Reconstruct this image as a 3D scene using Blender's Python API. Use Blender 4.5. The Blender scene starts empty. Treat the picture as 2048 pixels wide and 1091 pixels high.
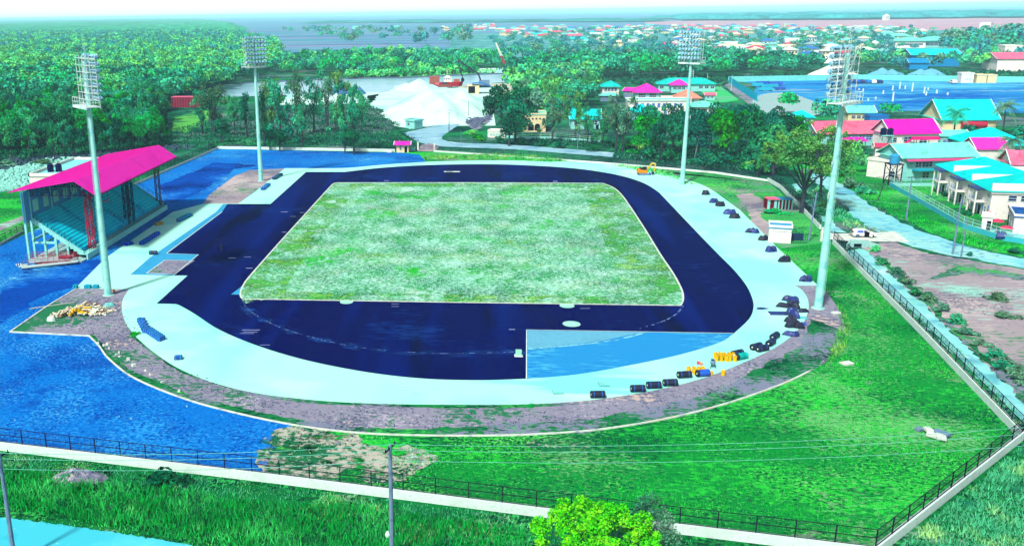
import bpy, math, random
import numpy as np
from mathutils import Vector
random.seed(7); RNG = np.random.default_rng(7)
SC = bpy.context.scene; COL = SC.collection
# ------------------------------------------------------------------ camera frame (fitted to the masts, the track and the horizon)
F = 1832.; PX = 776.; PY = 545.5; CH = 48.
def nrm(v): return v / np.linalg.norm(v)
UP = -nrm(np.array([104., 6455., F]))
FW = np.array([180., -523., F]); FW = nrm(FW - UP * FW.dot(UP))
RT = np.cross(FW, UP)
def P(x, y, z=0.):
    d = np.array([x - PX, y - PY, F]); w = np.array([d.dot(RT), d.dot(FW), d.dot(UP)])
    t = (z - CH) / w[2]; return (float(w[0] * t), float(w[1] * t), float(z))
def proj(X, Y, Z=0.):
    c = RT * X + FW * Y + UP * (Z - CH); return (c[0] / c[2] * F + PX, c[1] / c[2] * F + PY, c[2])
def HT(x, y, ytop):
    b = P(x, y); lo, hi = 0., 90.
    for _ in range(40):
        m = (lo + hi) / 2
        if proj(b[0], b[1], m)[1] > ytop: lo = m
        else: hi = m
    return lo
def PPM(Y): return F / Y
cd = bpy.data.cameras.new('camera'); cam = bpy.data.objects.new('camera', cd); COL.objects.link(cam)
cd.sensor_width = 36; cd.lens = F / 2048 * 36; cd.shift_x = (1024 - PX) / 2048; cd.shift_y = 0.
cd.clip_start = .5; cd.clip_end = 60000
from mathutils import Matrix
cx = Vector((RT[0], FW[0], UP[0])); cyd = Vector((RT[1], FW[1], UP[1])); cz = Vector((RT[2], FW[2], UP[2]))
M = Matrix.Identity(4)
for i in range(3): M[i][0] = cx[i]; M[i][1] = -cyd[i]; M[i][2] = -cz[i]
M[2][3] = CH; cam.matrix_world = M; SC.camera = cam
# ------------------------------------------------------------------ light and air
SUNEL, SUNAZ = 49., 208.      # azimuth clockwise from +Y
se, sa = math.radians(SUNEL), math.radians(SUNAZ)
sdir = Vector((math.sin(sa) * math.cos(se), math.cos(sa) * math.cos(se), math.sin(se)))
sl = bpy.data.lights.new('sun', 'SUN'); sl.energy = 3.8; sl.angle = math.radians(5); sl.color = (1, .97, .92)
so = bpy.data.objects.new('sun', sl); COL.objects.link(so); so.rotation_euler = sdir.to_track_quat('Z', 'Y').to_euler(); so.location = (0, 0, 200)
W = bpy.data.worlds.new('World'); SC.world = W; W.use_nodes = True
wn = W.node_tree; sky = wn.nodes.new('ShaderNodeTexSky'); sky.sky_type = 'NISHITA'; sky.sun_disc = False
sky.sun_elevation = se; sky.sun_rotation = sa; sky.air_density = 1.0; sky.dust_density = 2.2; sky.ozone_density = 1.
wn.links.new(sky.outputs[0], wn.nodes['Background'].inputs[0]); wn.nodes['Background'].inputs[1].default_value = .1
# pale haze glow of the sky low over the horizon
tc = wn.nodes.new('ShaderNodeTexCoord'); sx = wn.nodes.new('ShaderNodeSeparateXYZ'); mrw = wn.nodes.new('ShaderNodeMapRange'); mrw.interpolation_type = 'SMOOTHSTEP'
wn.links.new(tc.outputs['Generated'], sx.inputs[0]); wn.links.new(sx.outputs[2], mrw.inputs[0]); mrw.inputs[1].default_value = -.02; mrw.inputs[2].default_value = .42; mrw.inputs[3].default_value = 1.; mrw.inputs[4].default_value = 0.
bg2 = wn.nodes.new('ShaderNodeBackground'); bg2.inputs[0].default_value = (.86, 1., .99, 1); msw = wn.nodes.new('ShaderNodeMath'); msw.operation = 'MULTIPLY'; msw.inputs[1].default_value = .56
wn.links.new(mrw.outputs[0], msw.inputs[0]); wn.links.new(msw.outputs[0], bg2.inputs[1]); adw = wn.nodes.new('ShaderNodeAddShader')
wn.links.new(wn.nodes['Background'].outputs[0], adw.inputs[0]); wn.links.new(bg2.outputs[0], adw.inputs[1]); wn.links.new(adw.outputs[0], wn.nodes['World Output'].inputs[0])
SC.view_settings.view_transform = 'Standard'; SC.view_settings.look = 'None'; SC.view_settings.exposure = .8; SC.view_settings.gamma = 1
SC.cycles.use_denoising = True; SC.cycles.max_bounces = 4; SC.cycles.diffuse_bounces = 2; SC.cycles.glossy_bounces = 1
SC.cycles.transparent_max_bounces = 6; SC.cycles.volume_bounces = 0; SC.cycles.use_adaptive_sampling = True
SC.cycles.adaptive_threshold = .02; SC.cycles.caustics_reflective = False; SC.cycles.caustics_refractive = False
# ------------------------------------------------------------------ materials
EK = (1.66, 1.68, 1.86)     # what a white level surface reads (linear), per channel
def lin(v):
    v /= 255.; return v / 12.92 if v <= .04045 else ((v + .055) / 1.055) ** 2.4
def col(c, b=1.): return tuple(max(.0012, min(.88, lin(c[i]) / EK[i] * b)) for i in range(3)) + (1,)
MATS = {}
def D(c, hs, ls, k, lo, hi, hst=(1, 1, 1), lst=(1, 1, 1), a=1., hd=5.): return dict(c=c, hs=hs, ls=ls, k=k, lo=lo, hi=hi, hst=hst, lst=lst, a=a, hd=hd)
def mat(name, base, layers=(), rough=.9, isl=0., orand=0., spec=0., alpha=None, b=1., metal=0., bump=0.):
    if name in MATS: return MATS[name]
    m = bpy.data.materials.new(name); m.use_nodes = True; nt = m.node_tree; N = nt.nodes; L = nt.links
    bs = N['Principled BSDF']; bs.inputs['Roughness'].default_value = rough
    bs.inputs['Specular IOR Level'].default_value = spec; bs.inputs['Metallic'].default_value = metal
    geo = N.new('ShaderNodeNewGeometry')
    rgb = N.new('ShaderNodeRGB'); rgb.outputs[0].default_value = col(base, b); out = rgb.outputs[0]
    def mask(sc, lo, hi, det=3., st=(1, 1, 1)):
        mp = N.new('ShaderNodeMapping'); mp.inputs['Scale'].default_value = tuple(s * sc for s in st)
        L.new(geo.outputs['Position'], mp.inputs[0])
        nz = N.new('ShaderNodeTexNoise'); nz.inputs['Scale'].default_value = 1; nz.inputs['Detail'].default_value = det
        nz.inputs['Roughness'].default_value = .6; L.new(mp.outputs[0], nz.inputs['Vector'])
        mr = N.new('ShaderNodeMapRange'); mr.inputs[1].default_value = lo; mr.inputs[2].default_value = hi
        L.new(nz.outputs[0], mr.inputs[0]); return mr.outputs[0], nz.outputs[0]
    for ly in layers:
        if isinstance(ly, dict):
            _, hi = mask(ly['hs'], 0, 1, ly.get('hd', 5.), ly.get('hst', (1, 1, 1))); _, lo_ = mask(ly['ls'], 0, 1, 4., ly.get('lst', (1, 1, 1)))
            m1 = N.new('ShaderNodeMath'); m1.operation = 'MULTIPLY_ADD'; m1.inputs[1].default_value = ly['k']; L.new(lo_, m1.inputs[0]); L.new(hi, m1.inputs[2])
            mr = N.new('ShaderNodeMapRange'); mr.inputs[1].default_value = ly['lo'] + ly['k'] * .5; mr.inputs[2].default_value = ly['hi'] + ly['k'] * .5; mr.inputs[4].default_value = ly.get('a', 1.); L.new(m1.outputs[0], mr.inputs[0])
            mx = N.new('ShaderNodeMix'); mx.data_type = 'RGBA'; L.new(mr.outputs[0], mx.inputs[0]); L.new(out, mx.inputs[6]); mx.inputs[7].default_value = col(ly['c'], b); out = mx.outputs[2]; continue
        c, sc, lo, hi = ly[:4]; det = ly[4] if len(ly) > 4 else 3.; st = ly[5] if len(ly) > 5 else (1, 1, 1)
        amt = ly[6] if len(ly) > 6 else 1.
        f, _ = mask(sc, lo, hi, det, st)
        if amt != 1.:
            mu = N.new('ShaderNodeMath'); mu.operation = 'MULTIPLY'; mu.inputs[1].default_value = amt; L.new(f, mu.inputs[0]); f = mu.outputs[0]
        mx = N.new('ShaderNodeMix'); mx.data_type = 'RGBA'; L.new(f, mx.inputs[0]); L.new(out, mx.inputs[6]); mx.inputs[7].default_value = col(c, b); out = mx.outputs[2]
    if isl or orand:
        hs = N.new('ShaderNodeHueSaturation'); L.new(out, hs.inputs['Color'])
        src = []
        if isl: src.append((geo.outputs['Random Per Island'], isl))
        if orand:
            oi = N.new('ShaderNodeObjectInfo'); src.append((oi.outputs['Random'], orand))
        acc = None
        for s, a in src:
            mr = N.new('ShaderNodeMapRange'); mr.inputs[3].default_value = 1 - a; mr.inputs[4].default_value = 1 + a; L.new(s, mr.inputs[0])
            if acc is None: acc = mr.outputs[0]
            else:
                mu = N.new('ShaderNodeMath'); mu.operation = 'MULTIPLY'; L.new(acc, mu.inputs[0]); L.new(mr.outputs[0], mu.inputs[1]); acc = mu.outputs[0]
        L.new(acc, hs.inputs['Value'])
        if orand:
            mr = N.new('ShaderNodeMapRange'); mr.inputs[3].default_value = .5 - orand * .09; mr.inputs[4].default_value = .5 + orand * .05; L.new(oi.outputs['Random'], mr.inputs[0]); L.new(mr.outputs[0], hs.inputs['Hue'])
        out = hs.outputs[0]
    L.new(out, bs.inputs['Base Color'])
    if bump:
        _, nz = mask(bump, 0, 1, 4.); bp = N.new('ShaderNodeBump'); bp.inputs['Strength'].default_value = .6; bp.inputs['Distance'].default_value = .1
        L.new(nz, bp.inputs['Height']); L.new(bp.outputs[0], bs.inputs['Normal'])
    if alpha:
        f, _ = mask(*alpha); L.new(f, bs.inputs['Alpha'])
    MATS[name] = m; return m
def roofm(name, c, **k): return mat(name, c, [D(tuple(v * .78 for v in c), .5, .15, .8, .55, .7, (1, 1, .4)), D(tuple(min(255, v * 1.08 + 12) for v in c), 1.2, .2, .6, .56, .66), (tuple(v * .8 for v in c), 2.6, .58, .66, 1., (1, .12, .12), .5)], **k)
def plain(name, c, **k):
    k.setdefault('layers', [(tuple(v * .9 for v in c), .35, .5, .75, 4.), (tuple(v * .9 for v in c), 3., .5, .7, 2.)])
    return mat(name, c, k.pop('layers'), **k)
# ------------------------------------------------------------------ mesh building
class MB:
    def __init__(s): s.v = []; s.f = []; s.m = []
    def add(s, vs, fs, mi=0):
        o = len(s.v); s.v += [tuple(map(float, q)) for q in vs]; s.f += [tuple(o + i for i in f) for f in fs]; s.m += [mi] * len(fs); return s
    def box(s, c, d, rz=0., mi=0, top=1.):
        x, y, z = d[0] / 2, d[1] / 2, d[2] / 2; ca, sa_ = math.cos(rz), math.sin(rz); vs = []
        for k, t in ((-1, 1.), (1, top)):
            for a, b in ((-1, -1), (1, -1), (1, 1), (-1, 1)):
                u, w = a * x * t, b * y * t; vs.append((c[0] + u * ca - w * sa_, c[1] + u * sa_ + w * ca, c[2] + k * z))
        return s.add(vs, [(3, 2, 1, 0), (4, 5, 6, 7), (0, 1, 5, 4), (1, 2, 6, 5), (2, 3, 7, 6), (3, 0, 4, 7)], mi)
    def beam(s, p, q, w, h=None, mi=0):
        p = Vector(p); q = Vector(q); d = (q - p).normalized(); h = h or w
        u = d.cross(Vector((0, 0, 1)));
        if u.length < 1e-4: u = Vector((1, 0, 0))
        u.normalize(); n = u.cross(d); vs = []
        for e in (p, q):
            for a, b in ((-1, -1), (1, -1), (1, 1), (-1, 1)): vs.append(e + u * a * w / 2 + n * b * h / 2)
        return s.add(vs, [(3, 2, 1, 0), (4, 5, 6, 7), (0, 1, 5, 4), (1, 2, 6, 5), (2, 3, 7, 6), (3, 0, 4, 7)], mi)
    def cyl(s, p, q, r0, r1=None, n=10, mi=0, caps=True):
        r1 = r0 if r1 is None else r1; p = Vector(p); q = Vector(q); d = (q - p).normalized(); u = d.cross(Vector((0, 0, 1)))
        if u.length < 1e-4: u = Vector((1, 0, 0))
        u.normalize(); w = d.cross(u); vs = []
        for e, r in ((p, r0), (q, r1)):
            for i in range(n):
                a = 2 * math.pi * i / n; vs.append(e + (u * math.cos(a) + w * math.sin(a)) * r)
        fs = [(i, (i + 1) % n, n + (i + 1) % n, n + i) for i in range(n)]
        if caps: fs += [tuple(range(n))[::-1], tuple(range(n, 2 * n))]
        return s.add(vs, fs, mi)
    def lathe(s, c, prof, n=12, mi=0):
        vs = []; 
        for r, z in prof:
            for i in range(n): a = 2 * math.pi * i / n; vs.append((c[0] + r * math.cos(a), c[1] + r * math.sin(a), c[2] + z))
        fs = [(k * n + i, k * n + (i + 1) % n, (k + 1) * n + (i + 1) % n, (k + 1) * n + i) for k in range(len(prof) - 1) for i in range(n)]
        return s.add(vs, fs, mi)
    def prism(s, pts, z0, z1, mi=0):
        n = len(pts); vs = [(p[0], p[1], z0) for p in pts] + [(p[0], p[1], z1) for p in pts]
        return s.add(vs, [tuple(range(n))[::-1], tuple(range(n, 2 * n))] + [(i, (i + 1) % n, n + (i + 1) % n, n + i) for i in range(n)], mi)
    def build(s, name, mats, parent=None, loc=None, rz=0., smooth=False):
        me = bpy.data.meshes.new(name); me.from_pydata(s.v, [], s.f)
        if not isinstance(mats, (list, tuple)): mats = [mats]
        for m in mats: me.materials.append(m)
        if len(mats) > 1: me.polygons.foreach_set('material_index', s.m)
        if smooth: me.polygons.foreach_set('use_smooth', [True] * len(s.f))
        return link(name, me, parent, loc, rz)
def link(name, me, parent=None, loc=None, rz=0.):
    o = bpy.data.objects.new(name, me); COL.objects.link(o)
    if parent: o.parent = parent
    if loc: o.location = loc
    if rz: o.rotation_euler = (0, 0, rz)
    return o
def tag(o, label=None, cat=None, group=None, kind=None):
    if label: o['label'] = label
    if cat: o['category'] = cat
    if group: o['group'] = group
    if kind: o['kind'] = kind
    return o
def thing(name, label, cat, loc=(0, 0, 0), rz=0., group=None):
    o = link(name, None, None, loc, rz); o.empty_display_size = .5; return tag(o, label, cat, group)
def dup(root, loc, rz=0., label=None, scale=None, group=None):
    r = root.copy(); COL.objects.link(r); r.location = loc; r.rotation_euler = (0, 0, rz)
    if label: r['label'] = label
    if group: r['group'] = group
    if scale: r.scale = scale
    for ch in root.children:
        c = ch.copy(); COL.objects.link(c); c.parent = r
        for g in ch.children:
            d = g.copy(); COL.objects.link(d); d.parent = c
    return r
def fast(name, V, nv, mats, parent=None, mi=None):
    """mesh of separate faces with nv corners each, V in order"""
    V = np.asarray(V, dtype=np.float32).reshape(-1, 3); n = len(V); me = bpy.data.meshes.new(name)
    me.vertices.add(n); me.vertices.foreach_set('co', V.ravel()); me.loops.add(n); me.loops.foreach_set('vertex_index', np.arange(n, dtype=np.int32))
    me.polygons.add(n // nv); me.polygons.foreach_set('loop_start', np.arange(0, n, nv, dtype=np.int32)); me.polygons.foreach_set('loop_total', np.full(n // nv, nv, dtype=np.int32))
    if not isinstance(mats, (list, tuple)): mats = [mats]
    for m in mats: me.materials.append(m)
    if mi is not None: me.polygons.foreach_set('material_index', np.asarray(mi, dtype=np.int32))
    me.update(calc_edges=True); return me
def smooth_line(pts, k=5, closed=False):
    n = len(pts); out = []
    rng = range(n) if closed else range(n - 1)
    for i in rng:
        g = lambda j: pts[j % n] if closed else pts[max(0, min(n - 1, j))]
        p0, p1, p2, p3 = g(i - 1), g(i), g(i + 1), g(i + 2)
        for s_ in range(k):
            t = s_ / k; out.append(tuple(.5 * (2 * b + (c - a) * t + (2 * a - 5 * b + 4 * c - d) * t * t + (3 * b - a - 3 * c + d) * t ** 3) for a, b, c, d in zip(p0, p1, p2, p3)))
    if not closed: out.append(pts[-1])
    return out
LZ = [0.]
def sheet(name, px, m, z, curve=False, world=False, jag=0.):
    pts = list(px) if world else [P(x, y)[:2] for x, y in px]
    if jag:
        out = []
        for i in range(len(pts)):
            a, b = pts[i], pts[(i + 1) % len(pts)]; d = math.dist(a, b); n = max(1, min(60, int(d / (jag * 2.5)))); 
            for k in range(n):
                t = k / n; out.append((a[0] + (b[0] - a[0]) * t + random.uniform(-jag, jag), a[1] + (b[1] - a[1]) * t + random.uniform(-jag, jag)))
        pts = out
    mb = MB(); mb.add([(p[0], p[1], z) for p in pts], [tuple(range(len(pts)))]); o = mb.build(name, m)
    if o.data.polygons[0].normal.z < 0: o.data.flip_normals()
    return tag(o, kind='structure')
def strip(name, line, w, m, z, h=0., world=False, kind='structure'):
    """a band of width w along a line; with h > 0 a raised kerb"""
    pts = list(line) if world else [P(x, y)[:2] for x, y in line]; L_, R_ = [], []
    for i, p in enumerate(pts):
        a = pts[max(0, i - 1)]; b = pts[min(len(pts) - 1, i + 1)]; d = Vector((b[0] - a[0], b[1] - a[1])).normalized(); n = Vector((-d.y, d.x)) * w / 2
        L_.append((p[0] + n.x, p[1] + n.y)); R_.append((p[0] - n.x, p[1] - n.y))
    mb = MB(); n = len(pts)
    if h <= 0: mb.add([(a, b, z) for a, b in L_] + [(a, b, z) for a, b in R_], [(n + i, n + i + 1, i + 1, i) for i in range(n - 1)])
    else:
        for i in range(n - 1):
            mb.add([(*L_[i], z), (*R_[i], z), (*R_[i + 1], z), (*L_[i + 1], z), (*L_[i], z + h), (*R_[i], z + h), (*R_[i + 1], z + h), (*L_[i + 1], z + h)],
                   [(4, 5, 6, 7), (0, 4, 7, 3), (1, 2, 6, 5)] + ([(0, 1, 5, 4)] if i == 0 else []) + ([(3, 7, 6, 2)] if i == n - 2 else []))
    o = mb.build(name, m)
    if kind: tag(o, kind=kind)
    return o
# ------------------------------------------------------------------ palette
GREEN = mat('grass', (16, 144, 60), [D((42, 208, 66), 1.3, .035, 1.4, .5, .61, (.7, 1.2, 1), (.7, 1.4, 1)), D((7, 96, 56), 1.6, .05, 1.1, .53, .63, (.7, 1.3, 1), (.6, 1.6, 1)), D((125, 198, 135), 2., .03, 1.4, .6, .72, (.7, 1.2, 1), a=.75), D((4, 68, 48), 2.4, .08, .6, .56, .65, (.7, 1.3, 1)), D((85, 224, 90), 2.6, .08, .6, .58, .68), D((140, 158, 150), .8, .04, 1.6, .74, .82, a=.6)])
SCRUB = mat('scrub_ground', (18, 98, 75), [D((55, 135, 105), .5, .03, 1.4, .5, .62, (.5, 1.5, 1), (.6, 1.6, 1)), D((8, 62, 60), .8, .04, 1.2, .52, .62, (.5, 1.6, 1)), D((25, 160, 80), .6, .025, 1.6, .58, .7, (.5, 1.6, 1)), D((115, 130, 140), .9, .03, 1.6, .62, .72, (.5, 1.6, 1)), D((4, 42, 45), 2., .08, .7, .58, .68, (.6, 1.6, 1))])
GRAVEL = mat('blue_gravel', (12, 120, 218), [D((5, 86, 192), 1.5, .05, .8, .49, .6), D((40, 155, 235), 1.7, .04, .9, .54, .64), D((5, 68, 170), 2.2, .07, .6, .55, .66), D((75, 178, 236), 2.4, .05, .7, .57, .69), D((4, 66, 172), .25, .03, 1.2, .6, .72, a=.6), D((150, 232, 240), .8, .05, 1.5, .80, .88, (.5, 1.3, 1)), ((10, 40, 120), .06, .66, .72, 8., (.25, 1.6, 1), .5)], rough=.95)
GRAVEL_DK = mat('dark_gravel', (8, 72, 178), [D((12, 105, 214), .8, .05, 1.3, .5, .64, (.5, 1.6, 1)), D((4, 38, 120), 1.6, .06, 1.0, .54, .66, (.5, 1.6, 1)), D((70, 165, 230), 1., .05, 1.3, .68, .78, (.4, 2, 1))], rough=.95)  # darker blue mix of the yard gravel
EARTH = mat('stony_earth', (146, 146, 170), [D((108, 112, 142), 1.5, .1, .7, .5, .62), D((182, 178, 198), 1.8, .12, .7, .56, .66), D((40, 125, 85), 1.2, .06, 1.8, .62, .70, (.7, 1.3, 1)), D((45, 58, 88), 2.6, .1, .5, .62, .7), D((200, 182, 178), .9, .05, 1.7, .74, .82)])
EARTH_G = mat('weedy_earth', (28, 128, 72), [D((6, 74, 52), 1.5, .1, 1., .5, .6, (.6, 1.5, 1)), D((130, 138, 168), 1.5, .08, 1.5, .5, .6, (.6, 1.4, 1)), D((60, 190, 80), 1.6, .07, 1.2, .6, .7, (.6, 1.5, 1)), D((5, 50, 45), 3., .1, .6, .58, .68)])
SOIL = mat('bare_soil', (168, 158, 168), [D((132, 128, 150), .7, .04, 1.3, .5, .64, (.5, 1.6, 1)), D((198, 186, 190), .9, .05, 1.3, .55, .68, (.5, 1.6, 1)), D((155, 222, 208), .8, .03, 1.8, .64, .74, (.4, 1.8, 1)), D((55, 145, 95), 1.1, .035, 1.7, .66, .74, (.5, 1.6, 1)), D((75, 80, 105), 2.2, .08, .6, .6, .7)])
APRON = mat('concrete_apron', (176, 255, 238), [((150, 250, 236), .03, .5, .62, 3., (1, .6, 1)), ((200, 255, 243), .05, .55, .7, 3.), D((110, 205, 205), 1.2, .06, 1.2, .78, .88, (.3, 2.2, 1), a=.6), D((135, 242, 234), .05, .012, 1.5, .62, .7, (.3, 3, 1)), ((150, 225, 222), 5., .6, .7, 2., (1, 1, 1), .3)], rough=.8)
TRACK = mat('rubber_base', (3, 5, 84), [((4, 22, 108), .025, .5, .6, 2., (4, .3, 1)), ((2, 3, 58), .05, .55, .66, 3., (3, .4, 1)), D((18, 55, 138), .8, .05, 1.3, .64, .78, (.4, 2.2, 1), a=.7), D((110, 120, 205), 1.3, .05, 1.2, .86, .92, (.25, 3.5, 1), a=.8)], rough=.75)
DSEG = mat('subbase', (40, 150, 222), [D((72, 185, 232), .6, .06, 1.3, .5, .64, (.4, 2, 1)), D((18, 118, 205), 1.6, .06, 1., .54, .66, (.5, 1.8, 1)), D((130, 222, 240), .9, .06, 1.5, .7, .8, (.3, 2.4, 1))])
INF = mat('infield', (52, 160, 92), [D((38, 172, 60), .7, .08, 1., .5, .62, (.7, 1.5, 1), (.7, 1.3, 1)), D((112, 168, 62), .5, .04, 1.4, .56, .68, (.7, 1.5, 1), (.8, 1.3, 1), .85), D((172, 240, 222), 2.3, .16, .45, .5, .545, (.5, 1.6, 1), (1.3, .8, 1)), D((155, 230, 210), 2.3, .2, .4, .56, .61, (2.2, .35, 1)), D((215, 250, 246), 2.6, .12, .5, .585, .64, (.45, 2, 1)), D((45, 195, 50), .8, .055, 1.6, .66, .76, (.7, 1.6, 1)), D((12, 86, 66), 2.8, .1, .4, .55, .6, (.5, 2., 1), a=.9), D((25, 105, 80), 1.2, .1, .3, .58, .66, (3.2, .12, 1), a=.55), D((185, 170, 165), 1.2, .03, 1.5, .74, .82, a=.5)])
WHITE = plain('white_paint', (225, 252, 250)); WHITEW = plain('white_wall', (250, 250, 250)); CREAM = plain('cream_wall', (250, 235, 190))
KERB = mat('kerb_concrete', (222, 235, 228), [((150, 175, 185), .8, .5, .7, 5.), ((225, 205, 200), .3, .55, .7, 3.)])
CYANW = plain('pale_cyan_wall', (150, 240, 240)); AQUA = roofm('aqua_roof', (0, 236, 246)); TEAL = roofm('teal_roof', (20, 205, 200)); PTEAL = roofm('pale_teal_roof', (120, 235, 220))
MAG = mat('magenta_roof', (250, 40, 200), [((225, 25, 180), .25, .5, .7, 4.), ((255, 70, 210), 1., .55, .7, 2., (8, .5, 1))], rough=.5)
PINK = roofm('pink_roof', (245, 110, 150)); SALMON = roofm('salmon_roof', (245, 150, 130)); RED = plain('red_paint', (200, 25, 60))
STEELR = mat('red_lattice', (190, 20, 70), [((120, 10, 45), .6, .5, .65, 4.)]); DARKST = plain('dark_steel', (35, 20, 60)); MAST = mat('galvanised', (165, 242, 238), [((125, 220, 225), .8, .5, .68, 3.)], rough=.45, spec=.4)
MASTW = mat('galvanised_white', (225, 248, 250), [((140, 200, 225), .8, .5, .68, 3.)], rough=.45)
BLK = mat('black_rubber', (14, 18, 60), [((6, 8, 35), .9, .5, .65, 4.), ((40, 60, 130), 1.6, .66, .74, 3.)], rough=.6, spec=.3)
NAVY = mat('navy_tarp', (22, 50, 140), [((10, 20, 85), 1.2, .5, .6, 5.), ((70, 130, 210), 1.5, .64, .72, 4.)], rough=.5, spec=.4)
BLUEB = mat('blue_bundle', (20, 95, 215), [((10, 55, 165), 1.2, .5, .62, 4.), ((70, 160, 235), 2., .64, .7, 2.)], rough=.5, spec=.4)
ROYAL = mat('royal_blue', (15, 35, 225), [((10, 20, 150), 1.2, .5, .62, 4.)], rough=.5)
YEL = plain('yellow_paint', (255, 205, 15), rough=.5); ORG = plain('orange_paint', (245, 150, 30)); GLASS = plain('dark_glass', (20, 40, 110), rough=.2, spec=.6); DARK = plain('dark_opening', (10, 14, 40))
BLUEG = plain('blue_glass', (60, 110, 220), rough=.2, spec=.6)
GREYP = mat('pole_concrete', (120, 150, 185), [((90, 120, 160), 1., .5, .65, 4.)]); WIRE = plain('wire', (120, 215, 200)); TANK = plain('black_tank', (12, 20, 75), rough=.4)
SEAT = mat('cyan_seats', (2, 225, 255), [((0, 185, 240), .3, .5, .7, 3.), ((0, 235, 255), .15, .55, .7, 2.)], rough=.5, b=1.25)
BLUEWALL = plain('blue_wall', (30, 130, 215)); WATER = mat('water', (150, 200, 222), [((120, 175, 205), .04, .5, .66, 4., (1, 4, 1)), ((185, 225, 235), .03, .58, .7, 4., (1, 6, 1))], rough=.25, spec=.5)
DRAIN = mat('drain_water', (140, 232, 232), [((90, 190, 205), .2, .52, .6, 5.), ((200, 250, 250), .12, .58, .66, 4.), ((60, 110, 130), .1, .67, .72, 5.)], rough=.3, spec=.5)
ROAD = mat('gravel_road', (150, 200, 222), [((115, 170, 205), .1, .5, .64, 6.), ((190, 228, 235), .15, .58, .7, 5.), ((90, 140, 180), .07, .68, .74, 5.)])
ROADR = mat('side_road', (130, 215, 228), [D((165, 228, 228), .5, .04, 1.2, .5, .62, (.6, 1.5, 1)), D((95, 180, 215), .7, .05, 1.2, .54, .66, (.6, 1.5, 1)), D((60, 120, 170), 1., .04, 1.6, .7, .78, (.6, 1.5, 1)), D((120, 165, 140), .9, .03, 1.7, .68, .76)])
ROADC = mat('cyan_road', (70, 205, 230), [((100, 225, 240), .1, .5, .68, 5.), ((45, 180, 215), .15, .6, .7, 6.), ((130, 235, 240), 1., .64, .74, 3.)], rough=.7)
SAND = mat('white_sand', (208, 252, 246), [((160, 245, 240), .02, .5, .62, 4.), ((222, 252, 248), .03, .55, .66, 4.), ((150, 228, 228), .15, .64, .74, 5.)], bump=.6)
FIELD = mat('far_fields', (105, 158, 195), [((75, 135, 178), .0035, .48, .54, 4., (.35, 3, 1)), ((150, 150, 190), .003, .56, .62, 3., (.3, 3.6, 1)), ((60, 155, 165), .004, .56, .62, 4., (.3, 3, 1)), ((60, 110, 150), .012, .6, .66, 2., (.15, 4, 1)), ((185, 165, 190), .008, .63, .69, 2., (.15, 4, 1))])
PINKF = mat('ploughed_field', (205, 160, 180), [((175, 150, 180), .004, .5, .6, 4., (.3, 3, 1)), ((235, 175, 180), .003, .58, .68, 3., (.3, 3, 1))])
TOWNG = mat('town_ground', (90, 170, 175), [((60, 140, 150), .02, .5, .6, 5.), ((160, 215, 215), .03, .58, .64, 4., (1, 2, 1)), ((50, 130, 120), .05, .6, .68, 4.)])
YARDB = mat('yard_blue', (35, 150, 222), [D((8, 100, 200), .12, .014, 1.3, .5, .6, (.4, 2, 1), (.7, 2, 1)), D((90, 195, 228), .14, .012, 1.3, .56, .66, (.4, 2, 1), (.7, 2, 1)), D((165, 205, 210), .1, .01, 1.6, .68, .76, (.4, 2, 1), (.7, 2, 1)), D((150, 225, 240), .5, .02, 1., .68, .76, (.3, 3, 1))])
BARK = mat('bark', (70, 75, 90), [((40, 50, 70), 2., .5, .62, 4.)]); PBARK = mat('pale_bark', (140, 150, 165), [((90, 110, 130), 2., .5, .62, 4.)])
def leaf(n, c, c2, i=.45, o=.3, b=1.3): return mat(n, c, [(c2, .12, .45, .62, 2.), (tuple(v * .6 for v in c), .5, .55, .66, 2.)], isl=i, orand=o, b=b, spec=0.)
LEAF = dict(dark=leaf('leaf_dark', (8, 92, 74), (24, 136, 96)), mid=leaf('leaf_mid', (28, 145, 110), (60, 178, 120)), bright=leaf('leaf_bright', (65, 195, 105), (125, 210, 95)),
            yel=leaf('leaf_yellow_green', (90, 168, 78), (60, 155, 95)), grey=leaf('leaf_grey_green', (90, 145, 115), (50, 120, 95)), blue=leaf('leaf_hazy_blue_green', (25, 120, 125), (50, 150, 150)),
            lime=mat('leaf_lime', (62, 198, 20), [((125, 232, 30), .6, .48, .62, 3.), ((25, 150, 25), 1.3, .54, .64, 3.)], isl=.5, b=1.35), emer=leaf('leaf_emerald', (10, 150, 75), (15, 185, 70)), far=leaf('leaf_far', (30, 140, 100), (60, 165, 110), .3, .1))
LEAF['sedge'] = mat('leaf_sedge', (14, 158, 62), [((60, 205, 100), .15, .5, .64, 3.), ((10, 110, 60), .3, .55, .66, 4.), ((140, 210, 140), .08, .62, .7, 5.)], isl=.4, b=1.3, spec=0.)
LEAF['turf'] = mat('leaf_turf', (12, 160, 58), [((40, 215, 55), .05, .48, .64, 4.), ((8, 112, 62), .09, .55, .68, 4.), ((100, 205, 130), .2, .66, .72, 3.)], isl=.3, b=1.2, spec=0.)
LEAF['straw'] = mat('leaf_straw', (70, 180, 130), [((150, 215, 130), .12, .52, .64, 4.), ((30, 130, 100), .25, .55, .66, 4.)], isl=.35, b=1.3, spec=0.)

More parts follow.
